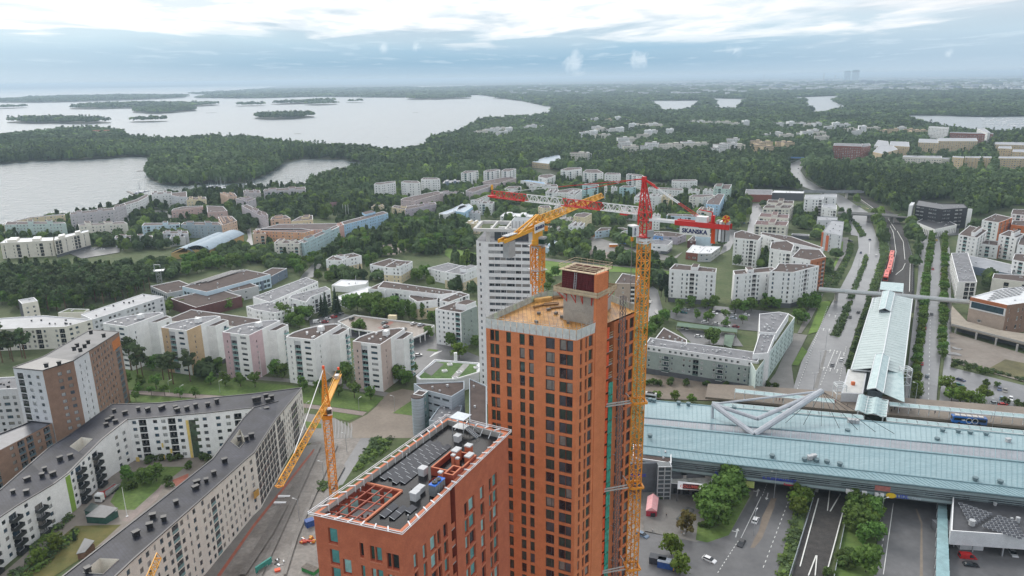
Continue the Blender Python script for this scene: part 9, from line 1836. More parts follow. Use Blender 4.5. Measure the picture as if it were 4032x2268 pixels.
def truck():
 A,E=P('a',745,900,0),P('a',890,780,0);d=(E-A).normalized();rz=atan2(d.y,d.x);r=tg('truck','white-cabbed flatbed truck with a folded loading crane in the courtyard','truck',(A.x,A.y,0),None,rz)
 def ad(nm,f,m):g=MB();f(g);o=g.bd(nm,m);o.parent=r
 ad('cab',lambda g:(g.box((0,0,1.9),(2.0,2.5,2.6)),g.box((.1,0,3.3),(1.6,2.2,.4))),carpaint(WHT));ad('windscreen',lambda g:g.box((-1.01,0,2.3),(.04,2.2,1.0)),M_cglass);ad('flatbed',lambda g:(g.box((6.2,0,1.2),(7.6,2.5,.3)),g.box((6.2,1.22,1.6),(7.6,.08,.6)),g.box((6.2,-1.22,1.6),(7.6,.08,.6)),g.box((4.5,0,.8),(9,.9,.4))),mat('flatbed_grey',(.28,.28,.27),.6,.2,1.));ad('loading_crane',lambda g:(g.box((1.7,0,2.),(.7,1.8,2.2)),g.bar((1.7,0,3.),(4.5,.3,2.3),.3),g.bar((4.5,.3,2.3),(8.5,-.3,2.2),.25)),mat('loader_red',(.35,.03,.03),.5,.1,1.))
 for x in(0,5.5,7,8.4):
  for s in(-1,1):ad('wheel',lambda g:g.hx([(x+.5*cos(a*.6283),s*1.1-.15,.5+.5*sin(a*.6283))for a in range(10)],[(x+.5*cos(a*.6283),s*1.1+.15,.5+.5*sin(a*.6283))for a in range(10)]),M_tyre)
truck()
LMP=None
def lamp(p,rz,h=9.,double=False,label=None,group=None):
 r=tg('street_lamp',label,'street lamp',p,group,rz);g=MB();g.cyl((0,0,0),.11,h,6,r2=.07);g.bar((0,0,h),(1.4,0,h+.25),.09)
 if double:g.bar((0,0,h),(-1.4,0,h+.25),.09)
 o=g.bd('pole',Ms);o.parent=r
 for s in((1,-1)if double else(1,)):g=MB();g.box((1.55*s,0,h+.25),(.8,.34,.16));o=g.bd('lamp_head',mat('lamp_head',(.60,.61,.60),.5,.1,1.));o.parent=r
for x,y in((640,600),(575,770),(485,905),(435,1075),(390,1250),(700,470),(730,330)):lamp(P('h',x,y,0),.3,10,True,'double-armed street lamp standing on the highway median','highway median lamps')
for t,x,y,z,lab in(('d',1130,170,6,'white curved street lamp by the glazed canopy, right of the station'),('d',1712,300,6,'white curved street lamp on the bus street behind the blue bus')):lamp(P(t,x,y+40,z),2.6,12,False,lab)
lamp(P('d',88,880,0),0,11,True,'double street lamp on the island of the left road before the mall');lamp(P('d',880,1050,0),.2,9,False,'white single street lamp over the right road by the mall');lamp(P('c',1825,1150,0),1.,9,False,'single street lamp on the traffic island by the black car')
for t,x,y,lab in(('b',690,525,'tall bare lamp post beside the muddy street near the crosswalk'),('b',520,745,'street lamp between the small crane and the muddy street'),('b',337,1035,'street lamp nearest the blue container'),('b',1047,235,'dark lamp post on the brown paved square')):lamp(P(t,x,y,0),2.8,8.,False,lab)
for x,y in((1262,90),(1640,90),(1630,95),(1490,100)):pass
for t,x,y in(('e',1290,1250),('e',1675,1250),('e',1380,1290),('f',800,1385),('f',405,1420)):lamp(P(t,x,y,0),1.,6,False,'slim pale lamp post along the lawn path','lawn path lamps')
def person_mesh(shirt,trousers,seed):
 me=bpy.data.meshes.new(Kp);V=[(0,0,.95),(0,0,1.2),(0,.01,1.42),(0,.01,1.52),(0,0,1.65),(0,.01,1.76),(.18,0,1.40),(.24,-.06,1.12),(.22,-.14,.88),(-.18,0,1.40),(-.24,.04,1.12),(-.23,.10,.88),(.09,.0,.90),(.11,-.14,.50),(.11,-.12,.08),(.12,-.24,.04),(-.09,0,.90),(-.11,.10,.50),(-.11,.18,.08),(-.12,.08,.04)]
 E_=[(0,1),(1,2),(2,3),(3,4),(4,5),(2,6),(6,7),(7,8),(2,9),(9,10),(10,11),(0,12),(12,13),(13,14),(14,15),(0,16),(16,17),(17,18),(18,19)];R=[.15,.15,.15,.06,.11,.09,.075,.055,.045,.075,.055,.045,.095,.07,.05,.045,.095,.07,.05,.045]
 me.from_pydata(V,E_,[]);o=obn(Kp,me);lnk(o);sk=o.modifiers.new('skin','SKIN')
 for i,r in enumerate(R):me.skin_vertices[0].data[i].radius=(r*(1.25 if i<3 else 1),r)
 me.skin_vertices[0].data[0].use_root=True;ss=o.modifiers.new('sub','SUBSURF');ss.levels=1;ss.render_levels=1
 bpy.context.view_layer.update();dg=bpy.context.evaluated_depsgraph_get();m2=bpy.data.meshes.new_from_object(o.evaluated_get(dg));bpy.data.objects.remove(o)
 sk_=mat('skin',(.45,.27,.19),.6,.05,3.);mats=[shirt,trousers,sk_,mat('hair_dark',(.04,.03,.02),.7,.1,4.)]
 for m in mats:m2.materials.append(m)
 for p in m2.polygons:
  z=p.center.z;p.material_index=1 if z<.93 and abs(p.center.x)<.2 else 2 if(z>1.48 or z<.95 and abs(p.center.x)>.2)else 0
  if z>1.70 or(z>1.6 and p.center.y>.04):p.material_index=3
 return m2
PC={n:mat('cloth_'+n,c,.85,.1,4.)for n,c in dict(black=(.02,.02,.022),navy=(.03,.04,.09),white=(.6,.6,.58),red=(.35,.04,.04),beige=(.35,.28,.2),grey=(.2,.2,.21)).items()}
PMS={}
def pn(t,x,y,z,a,b,label,group=None):
 k=(a,b)
 if k not in PMS:PMS[k]=person_mesh(PC[a],PC[b],1)
 o=obn(Kp,PMS[k]);lnk(o);p=P(t,x,y,z);o.location=(p.x,p.y,z);o.rotation_euler=(0,0,ru(0,6.28));tag(o,label,Kp,group)
pn('c',1176,1015,.05,Qj,Q1,'person in a black jacket walking across the plaza right of the pink tent');pn('c',1074,1125,.05,Qa,Qt,'person in a white top at the plaza kerb by the blue-grey car');pn('c',1290,1150,.05,'beige',Qa,'person in a beige jacket under the rust-tinged tree');pn('c',1306,1155,.05,Qa,'beige','person in a white top under the rust-tinged tree')
for x,y,a,b in((960,232,Qj,Qj),(985,215,Qt,Qj),(1020,228,'red',Qj),(1105,222,Qj,Qt),(1283,248,Qt,Q1),(635,190,Qj,Q1),(105,148,Qj,Qt),(152,155,Q1,Qj),(130,152,'red',Qt),(545,165,'red',Qj)):pn('d',x,y,6.,a,b,'pedestrian walking on the bus street behind the mall roof','pedestrians on the bus street')
for x,y,a,b in((1652,118,'beige',Qt),(1666,116,'red',Qj),(1742,120,Qj,Qj),(1790,122,Q1,Qt),(1530,90,Qj,Qt),(1585,95,Qt,Qj)):pn('c',x,y,.1,a,b,'pedestrian on the brown pavement before the green-grey block','pedestrians before the green-grey block')
def tent():
 p=G('c',[(1022,1015),(1105,1020),(1118,915),(1035,905)],0);c=sum(p,Ve())/4;r=tg('market_tent','pink-roofed market tent with red walls on the plaza','tent',(c.x,c.y,0));q=[Ve((v.x,v.y,0))for v in p];zt=2.6;g=MB();g.prs(ist([(v.x,v.y)for v in q],.15),0,zt);g.bd(Qz,mat('tent_red',(.42,.03,.06),.7,.1,1.),r);up=Ve((0,0,zt));r0=q[0].lerp(q[1],.5)+Ve((0,0,4.));r1=q[3].lerp(q[2],.5)+Ve((0,0,4.));g=MB()
 for f in([q[0]+up,r0,r1,q[3]+up],[r0,q[1]+up,q[2]+up,r1]):g.hx([v-Ve((0,0,.06))for v in f],f)
 g.face([q[0]+up,q[1]+up,r0]);g.face([q[2]+up,q[3]+up,r1]);g.bd('canvas_roof',mat('tent_pink',(.66,.27,.28),.7,.12,1.,col2=(.72,.42,.42)),r)
 a=q[0].lerp(q[1],.65)-Ve((0,.05,0));g=MB();g.box((a.x,a.y-.1,1.3),(1.6,.2,1.3));g.bd('serving_hatch',GL[0],r)
tent()
def bt(nm,label,cat,t,x,y,d,rz,m,lid=None,z=0.):
 p=P(t,x,y,z);g=MB();g.box((p.x,p.y,z+d[2]/2),d,rz,0)
 for k in range(int(d[0]/.6)):g.box((p.x+cos(rz)*(-d[0]/2+.3+.6*k),p.y+sin(rz)*(-d[0]/2+.3+.6*k),z+d[2]/2),(.1,d[1]+.12,d[2]-.3),rz,0)
 g.box((p.x,p.y,z+d[2]+.06),(d[0]+.15,d[1]+.15,.12),rz,1 if lid else 0);o=g.bd(nm,[m,lid or m]);tag(o,label,cat);return o
mbl=mat('container_blue',(.03,.09,.30),.5,.2,1.)
bt(Q8,'blue container with a tarpaulin heap on its roof at the bottom by the right crane',Q8,'c',1180,1390,(5.5,2.6,2.6),-.35,mbl,mat('container_grey_top',(.22,.25,.30),.5,.2,1.));bt(Q8,'dark site container left of the blue one at the bottom',Q8,'c',1112,1360,(5,2.5,2.6),-.35,mat('container_dark',(.05,.055,.065),.5,.2,1.));bt('skip','green waste skip beside the shorter brick tower','skip','b',420,1415,(5.,2.3,1.3),-.5,mat('skip_green',(.05,.28,.08),.6,.2,1.),mat('rubble',(.15,.13,.11),.9,.3,2.));bt(Q8,'small dark blue site container by the shorter brick tower',Q8,'b',415,1075,(2.8,2.2,2.2),.6,mbl)
bt('barrier','teal mesh barrier with yellow foot at the muddy street','barrier','b',75,1390,(6.,.4,2.),1.0,mat('barrier_teal',(.05,.30,.25),.6,.2,1.));bt('pallet','orange pallet of site material on the muddy street','pallet','b',175,1412,(1.6,1.2,.5),.4,mat(Zw,(.75,.09,.02)))
for k,(x,y)in enumerate(((225,865),(195,912))):bt('board_rack','pair of white boards lying on racks in the muddy street, '+('further' if k==0 else 'nearer')+' pair','rack','b',x,y,(4.2,.9,.5),-.05,Mt)
p=P('b',400,1195,0);g=MB()
for k in range(26):g.box((p.x+ru(-2.2,2.2),p.y+ru(-1.6,1.6),ru(.2,1.)),(ru(.5,1.6),ru(.3,.7),ru(.3,.7)),ru(0,3),rc((0,0,1,2)))
o=g.bd('material_heap',[mat('heap_red',(.50,.06,.03),.6,.2,1.),mat('heap_orange',(.62,.28,.03),.6,.2,1.),Ms]);tag(o,'heap of red and orange formwork parts beside the shorter brick tower','heap')
p=P('b',150,1350,0);g=MB()
for k in range(18):g.box((p.x+ru(-3,3),p.y+ru(-1.6,1.6),ru(.1,.6)),(ru(.4,1.6),ru(.2,.6),ru(.2,.5)),ru(0,3),rc((0,1,2)))
o=g.bd('material_heap',[Mv,Ms,mat('heap_white',(.5,.5,.5),.6,.2,1.)]);tag(o,'scattered dark pipes and cables on the muddy street behind the teal barrier','heap')
def excavator():
 p=P('c',1240,1405,0);r=tg('excavator','small yellow excavator parked beside the blue container','excavator',(p.x,p.y,0));my=mat('machine_yellow',(.65,.38,.02),.5,.1,1.);g=MB();g.box((p.x,p.y,.9),(2.2,1.6,.9),.4);g.bd('body',my,r);g=MB();g.box((p.x-.3,p.y,1.9),(1.,1.2,1.2),.4);g.bd('cab',M_cglass,r);g=MB();g.bar((p.x+.8,p.y,1.2),(p.x+1.8,p.y+.6,3.),.25);g.bar((p.x+1.8,p.y+.6,3.),(p.x+3.,p.y+1.1,1.2),.2);g.box((p.x+3.,p.y+1.1,.9),(.5,.7,.6));g.bd('arm',my,r)
 for s in(-.7,.7):g=MB();g.box((p.x-s*.4,p.y+s,.3),(2.5,.4,.6),.4);g.bd('track',M_tyre,r)
excavator()
p=P('c',1320,990,0);g=MB()
for a,e in(((1255,1030),(1300,1048)),((1300,1048),(1378,960)),((1378,960),(1335,945)),((1335,945),(1255,1030))):g.bar(P('c',*a,.35),P('c',*e,.35),.7,.7)
o=g.bd('stone_planter',mat('granite',(.10,.105,.10),.7,.2,1.));tag(o,'low triangular stone planter on the plaza beside the rust-tinged tree','planter')
def shed(label,t,q,h,wm_,rm):
 p=[P(t,x,y,0)for x,y in q];c=sum(p,Ve())/4;r=tg('shed',label,'shed',(c.x,c.y,0));g=MB();g.prs(ist([(v.x,v.y)for v in p],.2),0,h-.2);g.bd(Qz,wm_,r);g=MB();b=[Ve((v.x,v.y,h))for v in p];b[2].z+=.8;b[3].z+=.8;g.hx([v-Ve((0,0,.15))for v in b],b);g.bd(Zp,rm,r)
mgl=mat('shed_green_glass',(.03,.09,.075),.25,.3,.6);shed('green glazed bicycle shed with a grey tilted roof in the courtyard','a',[(640,1060),(790,1070),(890,1010),(760,985)],2.8,mgl,mat('shed_roof',(.10,.105,.11),.5,.2,.5));shed('low green glazed shed left of the grey-roofed one in the courtyard','a',[(630,1010),(770,1035),(790,1000),(690,965)],2.5,mgl,mat('shed_roof_green',(.05,.07,.065),.5,.2,.5));shed('small timber pergola shed near the light well in the courtyard','a',[(575,1335),(640,1320),(715,1250),(640,1230)],2.4,mat('timber_brown',(.16,.085,.055),.8,.2,1.),mat('shed_roof',(.10,.105,.11)))
p=P('a',945,1008,0);g=MB();g.cyl((p.x,p.y,0),.14,PD('a',912,790,p.y).z,8,r2=.07);g.cyl((p.x,p.y,0),.4,.25,10);o=g.bd(Zc,Mt);tag(o,'white flagpole on the courtyard lawn of the white block',Zc)
for t,x,y,yt in(('1',1938,1140,950),('f',60,1130,930),('f',905,240,200),('f',780,470,360)):
 p=P(t,x,y,0);g=MB();g.cyl((p.x,p.y,0),.16,PD(t,x-6,yt,p.y).z,6,r2=.08);g.cyl((p.x,p.y,0),.4,.2,8);o=g.bd(Zc,Mt);tag(o,{'1':'white flagpole by the car park behind the pine wood','f60':'flagpole before the pink-panelled bowed tower','f905':'short flagpole beside the low white house','f780':'flagpole by the white nursery roofs'}[t if t=='1' else t+str(x)],Zc)
for i,(t,pts,lab)in enumerate((('d',[(395,830),(330,1060),(210,1449),(195,1500)],'grey retaining fence left of the tracks below the mall'),('d',[(612,1090),(545,1420),(530,1500)],'pale fence right of the tracks below the mall'),('h',[(945,60),(975,190),(900,430)],'dark fence left of the tracks above the station'),('h',[(1095,60),(1150,250),(1140,500)],'dark fence right of the tracks above the station'))):
 p=[P(t,x,y,0)for x,y in pts];r=tg('rail_fence',lab,'fence',p[0]);g=MB()
 for a,e in zip(p,p[1:]):g.bar(a+Ve((0,0,.9)),e+Ve((0,0,.9)),.16,1.5)
 g.bd('fence_panel',mat('fence_pale',(.33,.37,.39),.6,.1,1.)if i<2 else Wa[Qg],r);g=MB()
 for a,e in zip(p,p[1:]):
  for k in range(max(1,int((e-a).length/6))):q=a.lerp(e,k/max(1,int((e-a).length/6)));g.box((q.x,q.y,.9),(.25,.25,1.9))
 g.bd('fence_post',Ms,r)
def boat_mesh(L,mast):
 g=MB();b=[(-L/2,-L*.13,.1),(L*.2,-L*.15,.1),(L/2,0,.1),(L*.2,L*.15,.1),(-L/2,L*.13,.1)];t=[(-L/2,-L*.16,.9),(L*.2,-L*.18,.95),(L*.56,0,1.15),(L*.2,L*.18,.95),(-L/2,L*.16,.9)];g.hx(b,t,0);g.box((-L*.05,0,1.15),(L*.4,L*.2,.5),0,1)
 if mast:g.cyl((L*.05,0,.9),.11,L*1.35,5,2,r2=.07);g.bar((L*.05,0,1.9),(-L*.4,0,1.9),.14,m=2)
 return g
bm={}
def boat(t,x,y,L,mast,hull,label,group,rz):
 k=(L,mast,hull)
 if k not in bm:o=boat_mesh(L,mast).bd('sailing_boat' if mast else 'motor_boat',[mat('hull_'+hull,dict(white=(.7,.7,.7),navy=(.03,.05,.14))[hull],.4,.1,1.),Mt,Ms]);bm[k]=o.data
 else:o=obn('sailing_boat' if mast else 'motor_boat',bm[k]);lnk(o)
 p=P(t,x,y,.4);o.location=(p.x,p.y,.35);o.rotation_euler=(0,0,rz);tag(o,label,'boat',group)
for k in range(22):boat('j',235+ru(0,165),885+ru(0,28),rc((8.,9.5)),random.random()<.75,rc((Qa,Qa,Qt)),'moored boat in the marina behind the lilac grey blocks','marina boats, right pontoon',ru(-.3,.3)+1.2)
for k in range(14):boat('i',1650+ru(0,180),912+ru(0,18),rc((9.5,11.)),True,rc((Qa,Qt)),'tall-masted sailing boat in the marina left of the pontoon','marina boats, left pontoon',ru(-.3,.3)+1.2)
for k in range(12):boat('i',1935+ru(0,75),895+ru(0,28),8.,random.random()<.6,rc((Qa,Qt)),'boat moored in the middle of the marina','marina boats, middle pontoon',ru(-.3,.3)+1.2)
for k in range(6):boat('i',1075+ru(0,70),952+ru(0,16),11.,True,rc((Qa,Qt)),'sailing boat at the jetty behind the white stepped row','boats at the jetty',ru(-.3,.3)+1.)
for k in range(110):
 y=rc((378,392,406,420,434));boat('l',1760+ru(0,340)+(434-y)*-.4,y+ru(-3,3),11.,False,Qa,'tiny white boat in the far inlet marina at the right','boats of the far marina',ru(0,3))
for a,e,t,lab in(((240,918),(330,880),'j','pontoon in front of the moored boats of the marina'),((300,925),(405,905),'j','second pontoon nearer the lilac grey blocks'),((1085,792),(1160,788),'i','short jetty at the tip of the wooded headland'),((1010,950),(1060,975),'i','dark breakwater jetty behind the white stepped row'),((1250,588),(1365,590),'j','long jetty at the shore of the big bay'),((1622,434),(1695,434),'j','far jetty below the wooded shore')):
 A,E=P(t,*a,.8),P(t,*e,.8);g=MB();g.bar(A,E,3.,.5);
 for k in range(5):q=A.lerp(E,k/4);g.box((q.x,q.y,.2),(.6,.6,1.6))
 o=g.bd('jetty',mat('jetty_wood',(.22,.20,.18),.8,.2,.5));tag(o,lab,'jetty')
m_for=mat('forest_leaves',(.085,.130,.052),.85,.35,.012,tint=True,col2=(.135,.185,.075))
def leafy(m):
 nt=m.node_tree;b=nt.nodes[Qr];o=nt.nodes['Material Output'];t=nt.nodes.new('ShaderNodeBsdfTranslucent');x=nt.nodes.new('ShaderNodeMixShader');x.inputs[0].default_value=.35
 nt.links.new(b.inputs[Qs].links[0].from_socket,t.inputs[0]);nt.links.new(b.outputs[0],x.inputs[1]);nt.links.new(t.outputs[0],x.inputs[2]);nt.links.new(x.outputs[0],o.inputs[0]);b.inputs['Specular IOR Level'].default_value=.25
for m in(m_for,L_dec,L_yel,L_pine,L_spr,L_red,L_bush):leafy(m)
def clump(nf,kind,seed):
 r=np.random.default_rng(seed);V=[]
 for i in range(nf):
  z=r.uniform(-.55,1);a=r.uniform(0,6.283);q=math.sqrt(max(0,1-z*z))
  if kind=='s':q=(1-(z+.55)/1.55)*1.0+.06;p=np.array((q*cos(a),q*sin(a),z*1.5))
  else:p=np.array((q*cos(a),q*sin(a),z))*r.uniform(.72,1.08)
  n=np.array((p[0],p[1],p[2]*.8+.35))+r.normal(0,.42,3);n/=np.linalg.norm(n)
  u=np.cross(n,(.3,.2,.9));u/=np.linalg.norm(u)+1e-9;v=np.cross(n,u);s=r.uniform(.22,.42)
  for(e,f)in((-1,-.8),(1,-1),(.9,1),(-1,.9)):V.append(p+u*e*s+v*f*s)
 return np.array(V)
def mass(name,label,pts,parts):
 vs=[];ts=[]
 for tpl,pos,rad,hgt,tin in parts:
  n=len(pos)
  if n==0:continue
  ang=rng.uniform(0,6.283,n);ca,sa=np.cos(ang)[:,None],np.sin(ang)[:,None]
  x=tpl[None,:,0]*ca-tpl[None,:,1]*sa;y=tpl[None,:,0]*sa+tpl[None,:,1]*ca;z=np.repeat(tpl[None,:,2],n,0)
  v=np.stack((x*rad[:,None]+pos[:,0:1],y*rad[:,None]+pos[:,1:2],z*hgt[:,None]*.45+pos[:,2:3]+hgt[:,None]*.62),2)
  vs.append(v.reshape(-1,3));ts.append(np.repeat(tin,tpl.shape[0],0))
 v=np.concatenate(vs);tt=np.concatenate(ts);nf=len(v)//4
 me=bpy.data.meshes.new(name);me.vertices.add(len(v));me.vertices.foreach_set('co',v.astype(np.float32).ravel())
 me.loops.add(nf*4);me.loops.foreach_set('vertex_index',np.arange(nf*4,dtype=np.int32))
 me.polygons.add(nf);me.polygons.foreach_set('loop_start',np.arange(0,nf*4,4,dtype=np.int32))
 me.update(calc_edges=True)
 at=me.attributes.new('tint','FLOAT_COLOR','POINT');c=np.ones((len(v),4),np.float32);c[:,:3]=tt;at.data.foreach_set('color',c.ravel())
 me.materials.append(m_for);o=obn(name,me);lnk(o);tag(o,label,'woods',None,'stuff');print(name,nf);return o
TPL=[clump(34,'d',1),clump(34,'d',2),clump(30,'s',3)]
def pip(X,Y,poly):
 r=np.zeros(len(X),bool);n=len(poly);j=n-1
 for i in range(n):
  xi,yi,xj,yj=poly[i][0],poly[i][1],poly[j][0],poly[j][1]
  if yi!=yj:r^=((yi>Y)!=(yj>Y))&(X<(xj-xi)*(Y-yi)/(yj-yi)+xi)
  j=i
 return r
def smooth_noise(X,Y,s):
 return(np.sin(X/s*1.3+1.1)+np.sin(Y/s*1.7+.3)+np.sin((X+Y)/s*.9+2)+np.sin((X-Y)/s*2.1))/4
def scatter(poly,spacing,excl,jit=1.):
 a=np.array([(p[0],p[1])for p in poly]);lo=a.min(0);hi=a.max(0)
 n=int((hi-lo).prod()/spacing**2);X=rng.uniform(lo[0],hi[0],n);Y=rng.uniform(lo[1],hi[1],n)
 k=pip(X,Y,poly)&(np.abs(X)<.80*Y+60);X,Y=X[k],Y[k]
 for e in excl:
  b=np.array([(p[0],p[1])for p in e]);
  near=(X>b[:,0].min())&(X<b[:,0].max())&(Y>b[:,1].min())&(Y<b[:,1].max())
  if near.any():
   idx=np.where(near)[0];ins=pip(X[idx],Y[idx],e);kk=np.ones(len(X),bool);kk[idx[ins]]=False;X,Y=X[kk],Y[kk]
 return X,Y
def clumps(X,Y,rad,hgt,z0=0.,lush=.25):
 n=len(X);D=Y;pos=np.stack((X,Y,np.full(n,z0)),1)
 r=rad*rng.uniform(.7,1.3,n);h=hgt*rng.uniform(.75,1.2,n)*(1+.12*smooth_noise(X,Y,90))
 s=smooth_noise(X,Y,60)+rng.normal(0,.5,n);kind=np.where(s>.25,0,np.where(s>-.35,1,2))
 br=np.clip(1+.35*smooth_noise(X,Y,140)+rng.normal(0,.14,n),.5,2);gn=rng.uniform(0,1,n)<lush*(.5+.5*smooth_noise(X,Y,200))
 tin=np.stack((br*np.where(gn,1.45,.95),br*np.where(gn,1.5,1.0),br*np.where(gn,.9,1.05)),1)
 tin[kind==2]*=.8
 return[(TPL[k],pos[kind==k],r[kind==k]*(1 if k<2 else .75),h[kind==k],tin[kind==k])for k in range(3)]
def wood(name,label,poly,bands,z0=0.,lush=.25,extra=[]):
 parts=[]
 for(d0,d1,spc,rad,hgt)in bands:
  strip=[(-.85*d0-80,d0),(.85*d0+80,d0),(.85*d1+80,d1),(-.85*d1-80,d1)]
  X,Y=scatter(poly,spc,[w for w in EXCL]+extra);k=(Y>=d0)&(Y<d1);parts+=clumps(X[k],Y[k],rad,hgt,z0,lush)
 if sum(len(p[1])for p in parts):return mass(name,label,poly,parts)
EXCL=WATER+FP+NG
BANDS=[(350,1100,6.6,4.1,14),(1100,1900,9,5.6,15),(1900,3200,14,9,15),(3200,6500,30,19,17),(6500,14000,75,48,20)]
def band_area(d0,d1):return[(-.8*d0-50,d0),(.8*d0+50,d0),(.8*d1+50,d1),(-.8*d1-50,d1)]
MORE=[]
def sc(t,pts,sp):
 poly=[(v.x,v.y)for v in G(t,pts)];X,Y=scatter(poly,sp,FP+NG+WATER);MORE.append((X,Y))
EX0=FP+NG+WATER
sc('3',[(-100,450),(60,420),(900,380),(1100,520),(1420,660),(1300,760),(1000,760),(640,850),(150,920),(-60,850)],7.5);sc('2',[(1900,300),(2700,230),(2700,560),(2200,600),(1900,540)],8);sc('2',[(740,240),(960,280),(1060,260),(1180,400),(1300,420),(1350,520),(1450,620),(1620,700),(1560,800),(1500,720),(1400,820),(1180,480),(880,340)],8)
sc('3',[(1430,460),(2000,420),(2500,430),(2576,500),(2300,560),(2200,480),(1500,560),(1400,600)],8);sc('3',[(2090,700),(2300,620),(2500,560),(2650,600),(2500,640),(2200,760)],8);sc('3',[(2130,1000),(2160,880),(2400,830),(2576,860),(2640,960),(2576,1150),(2200,1180)],8)
sc('4',[(150,300),(520,220),(560,270),(470,310),(260,420),(120,420)],9);sc('4',[(380,560),(640,450),(800,420),(850,440),(1380,470),(1500,600),(1400,690),(900,680),(700,640),(480,760)],8.5);sc('4',[(450,760),(520,700),(830,720),(920,800),(760,850),(460,830)],8)
sc('4',[(1000,200),(1350,180),(1360,260),(1080,270)],9);sc('4',[(1700,230),(1900,180),(2100,200),(2400,220),(2500,330),(2100,330),(1700,330)],9);sc('4',[(2230,380),(2576,420),(2576,640),(2300,560)],9);sc('4',[(2000,880),(2250,830),(2300,1000),(2200,1080),(2040,1130),(1760,1200),(1500,1250),(1500,1130),(1850,1060)],8.5);sc('4',[(1600,1300),(1800,1200),(2040,1180),(2060,1300),(2150,1400),(2000,1449),(1560,1449)],8)
sc('5',[(0,430),(130,520),(480,470),(480,640),(300,720),(140,700),(0,620)],9);sc('5',[(120,960),(0,830),(250,830),(340,920),(420,1030),(200,1050),(0,1010)],8.5);sc('5',[(720,600),(1000,700),(1330,560),(1340,760),(1000,790),(720,760)],9);sc('5',[(1340,560),(1600,560),(1560,700),(1400,760)],12);sc('5',[(880,1000),(1240,1010),(1250,1090),(900,1080)],8);sc('5',[(1900,640),(2020,500),(2300,540),(2300,640),(2000,980),(1960,1080),(1830,860)],8.5);sc('5',[(2280,800),(2440,700),(2520,640),(2480,820),(2250,1000)],8.5);sc('5',[(1700,1270),(1940,1230),(1980,1290),(1840,1380),(1700,1330)],8)
sc('1',[(-60,900),(40,930),(100,960),(40,1000),(-80,990)],8);sc('1',[(1420,960),(1550,1000),(1700,960),(2000,900),(2050,940),(2000,1090),(1700,1090),(1430,1060)],9.5);sc('1',[(1130,720),(1250,700),(1250,800),(1120,830)],9);sc('1',[(1700,680),(2130,560),(2350,480),(2400,640),(2250,690),(2000,690)],9);sc('1',[(2380,440),(2600,400),(2700,440),(2600,480),(2400,500)],9);sc('1',[(1500,470),(1700,430),(1900,370),(1950,390),(1700,470),(1550,520)],6.5)
sc('2',[(-100,640),(380,600),(700,600),(880,640),(760,690),(440,690),(-100,700)],9.5);sc('2',[(560,860),(860,830),(860,940),(680,1000),(580,960)],8);sc('2',[(1720,1010),(1900,1020),(1930,1180),(1700,1180)],8);sc('2',[(1990,1150),(2330,1130),(2350,1250),(2050,1290)],8.5);sc('2',[(-100,1000),(160,960),(500,1050),(300,1080)],9)
sc('6',[(0,600),(60,400),(180,300),(210,420),(100,620),(0,780)],8);sc('6',[(260,650),(420,440),(440,470),(330,640),(280,780),(160,800)],8);sc('6',[(860,640),(1000,480),(1090,560),(1150,640),(1260,560),(1250,700),(1160,860),(1000,900),(920,800)],8);sc('6',[(1180,900),(1320,880),(1310,1090),(1180,1050)],8);sc('6',[(1640,620),(1800,620),(1820,860),(1700,920)],8);sc('6',[(2120,640),(2300,560),(2360,640),(2340,860),(2240,800)],8);sc('6',[(2250,860),(2390,880),(2420,1020),(2300,1100),(2270,1000)],8);sc('6',[(0,1290),(240,1230),(560,1300),(600,1449),(0,1449)],7.5)
sc('l',[(1090,1180),(1230,1200),(1280,1290),(1240,1440),(1190,1440)],8);sc('l',[(1010,1060),(1060,1030),(1150,1100),(1140,1140)],9);sc('h',[(1110,20),(1220,20),(1200,200),(1170,350),(1150,300)],8);sc('l',[(590,1000),(700,1000),(760,1060),(720,1100)],10)
sc('h',[(1700,330),(1760,320),(1740,480),(1690,470)],7);sc('l',[(1560,1230),(1760,1290),(1740,1310),(1560,1290)],7)
PT=mix_pts(('i',[(-100,1330),(540,1170),(1170,1020),(1640,960)]),('j',[(440,935),(1640,885),(2000,860)]),('k',[(900,905),(1880,1000),(1900,1300)]),('g',[(1700,30),(1000,-40),(280,60)]),('f',[(1690,-60),(640,-80)]),('e',[(1380,110),(700,140),(-200,130)]))
a_,b_=scatter(PT,11.,FP+NG+WATER);MORE.append((a_,b_));sc('f',[(600,340),(1700,480),(1690,520),(1000,400),(600,420)],9);sc('e',[(1000,1150),(1932,1160),(1932,1100),(1300,1080),(1000,1060)],10);sc('f',[(640,-60),(1690,-90),(1690,50),(1400,30),(1250,90),(1000,90),(880,130),(700,130)],9);sc('g',[(270,60),(560,100),(560,160),(640,230),(900,245),(1250,300),(1250,320),(760,270),(430,240),(270,220)],8);sc('e',[(400,120),(900,110),(1400,100),(1400,160),(700,190),(300,200)],9);sc('w',[(840,600),(1000,560),(1190,580),(1195,690),(1060,640),(930,650),(850,690),(800,680)],7.5);sc('w',[(470,640),(640,630),(770,650),(700,690),(640,660),(480,650)],8);sc('w',[(1370,560),(1560,600),(1640,640),(1560,655),(1370,630)],8);sc('w',[(1530,650),(1660,670),(1680,720),(1640,740),(1600,690)],7.5);sc('h',[(470,330),(560,230),(600,200),(500,440),(430,480)],7)
X=np.concatenate([m[0]for m in MORE]+[np.array([r[0]for r in REST])]);Y=np.concatenate([m[1]for m in MORE]+[np.array([r[1]for r in REST])])
TPL_SAVE=TPL[:];TPL[:]=[clump(90,'d',21),clump(90,'d',22),clump(70,'s',23)]
mass('grove','leafy groves filling the gaps between the pastel blocks',None,clumps(X,Y,3.6,9.5,0.,.5))
TPL[:]=TPL_SAVE
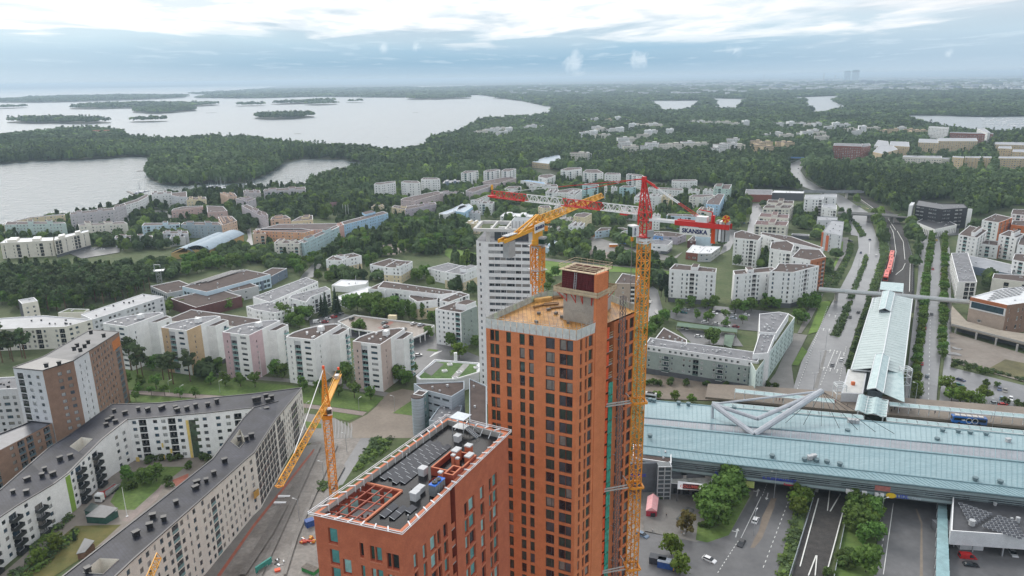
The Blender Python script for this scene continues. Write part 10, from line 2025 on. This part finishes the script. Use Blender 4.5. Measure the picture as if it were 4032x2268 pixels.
def cover(t,pts,sp=1.5,name='shrub_cover',label='low dense shrubs covering the highway verges'):
 poly=[(v.x,v.y)for v in G(t,pts)];X,Y=scatter(poly,sp,[]);return X,Y
CV=[cover(t,p)for t,p in(('h',[(790,195),(805,240),(695,540),(652,535),(730,360)]),('h',[(650,560),(690,560),(590,832),(522,815)]),('h',[(660,110),(697,125),(680,200),(560,450),(525,445),(640,220)]),('h',[(960,60),(972,190),(905,400),(830,560),(660,1075),(640,1050),(800,540),(900,220),(897,60)]),('h',[(480,320),(560,330),(500,440),(430,540),(430,470)]),
 ('d',[(240,1000),(330,880),(195,1500),(95,1500)]),('b',[(880,435),(1030,430),(1000,510),(850,620),(740,670)]),('b',[(480,740),(560,760),(560,830),(470,800)]),('a',[(60,1460),(330,1240),(560,1120),(620,1130),(480,1240),(200,1500)]),('a',[(200,1290),(520,980),(560,1000),(230,1310)]),('h',[(1440,1020),(1700,1090),(2060,1190),(2060,1160),(1700,1070),(1450,1000)]),('l',[(720,1180),(760,1210),(825,1310),(780,1315)]))]
X=np.concatenate([c[0]for c in CV]);Y=np.concatenate([c[1]for c in CV]);n=len(X)
TPL_SAVE=TPL[:];TPL[:]=[clump(14,'d',31),clump(14,'d',32),clump(14,'d',33)]
o=mass('shrub_cover','low dense shrubs covering verges, medians and banks',None,clumps(X,Y,1.15,1.9,-.4,.5));o['category']='shrubs'
TPL[:]=TPL_SAVE
EXCL=WATER+FP+NG
NEARB=G('i',[(-900,1000),(600,1050),(1300,960),(1640,930)])+G('j',[(0,915),(300,925),(430,895),(500,1000),(700,985),(940,975),(1150,955),(1500,900),(1640,860),(2013,800)])+\
 G('k',[(60,800),(200,760),(420,800),(930,860),(1300,890),(1780,930),(1880,985)])+G('l',[(0,930),(230,945),(590,960),(800,985),(1060,1140),(1210,1040),(1480,1020),(1650,1180),(2000,1090),(2400,1000)])
far=[(p.x,p.y)for p in NEARB]+[(16000,14000),(-16000,14000),(-2600,2000)]
wood('woodland','broad green woodland of mixed trees spreading behind the town towards the sea and horizon',far,BANDS)
EXCL_KEEP=EXCL;EXCL=[]
for i,p in enumerate(ISLP):
 D=sum(q[1]for q in p)/len(p)
 b=(0,99999)+((9,6.5,14)if D<2300 else(15,10,15)if D<4200 else(30,19,17)if D<8000 else(70,44,18))
 parts=[];q=ist([(v.x,v.y)for v in p],b[3]*.35)
 X,Y=scatter(q,b[2],[])if len(p)else(None,None)
 parts=clumps(X,Y,b[3],b[4],6.,.2)
 if len(X):mass('island_wood','dark low wood covering an island in the bay',q,parts)
def haze():
 mb=MB();mb.box((0,17000,85),(46000,36000,176));m=bpy.data.materials.new('air');m.use_nodes=True;nt=m.node_tree;nt.nodes.clear()
 o=nt.nodes.new('ShaderNodeOutputMaterial');v=nt.nodes.new('ShaderNodeVolumePrincipled');v.inputs['Density'].default_value=HAZE;v.inputs['Color'].default_value=(.66,.84,1,1)
 v.inputs['Anisotropy'].default_value=.2
 nt.links.new(v.outputs[0],o.inputs['Volume']);ob=mb.bd('haze',m);ob[Q7]='stuff'
HAZE=8.5e-5
haze()
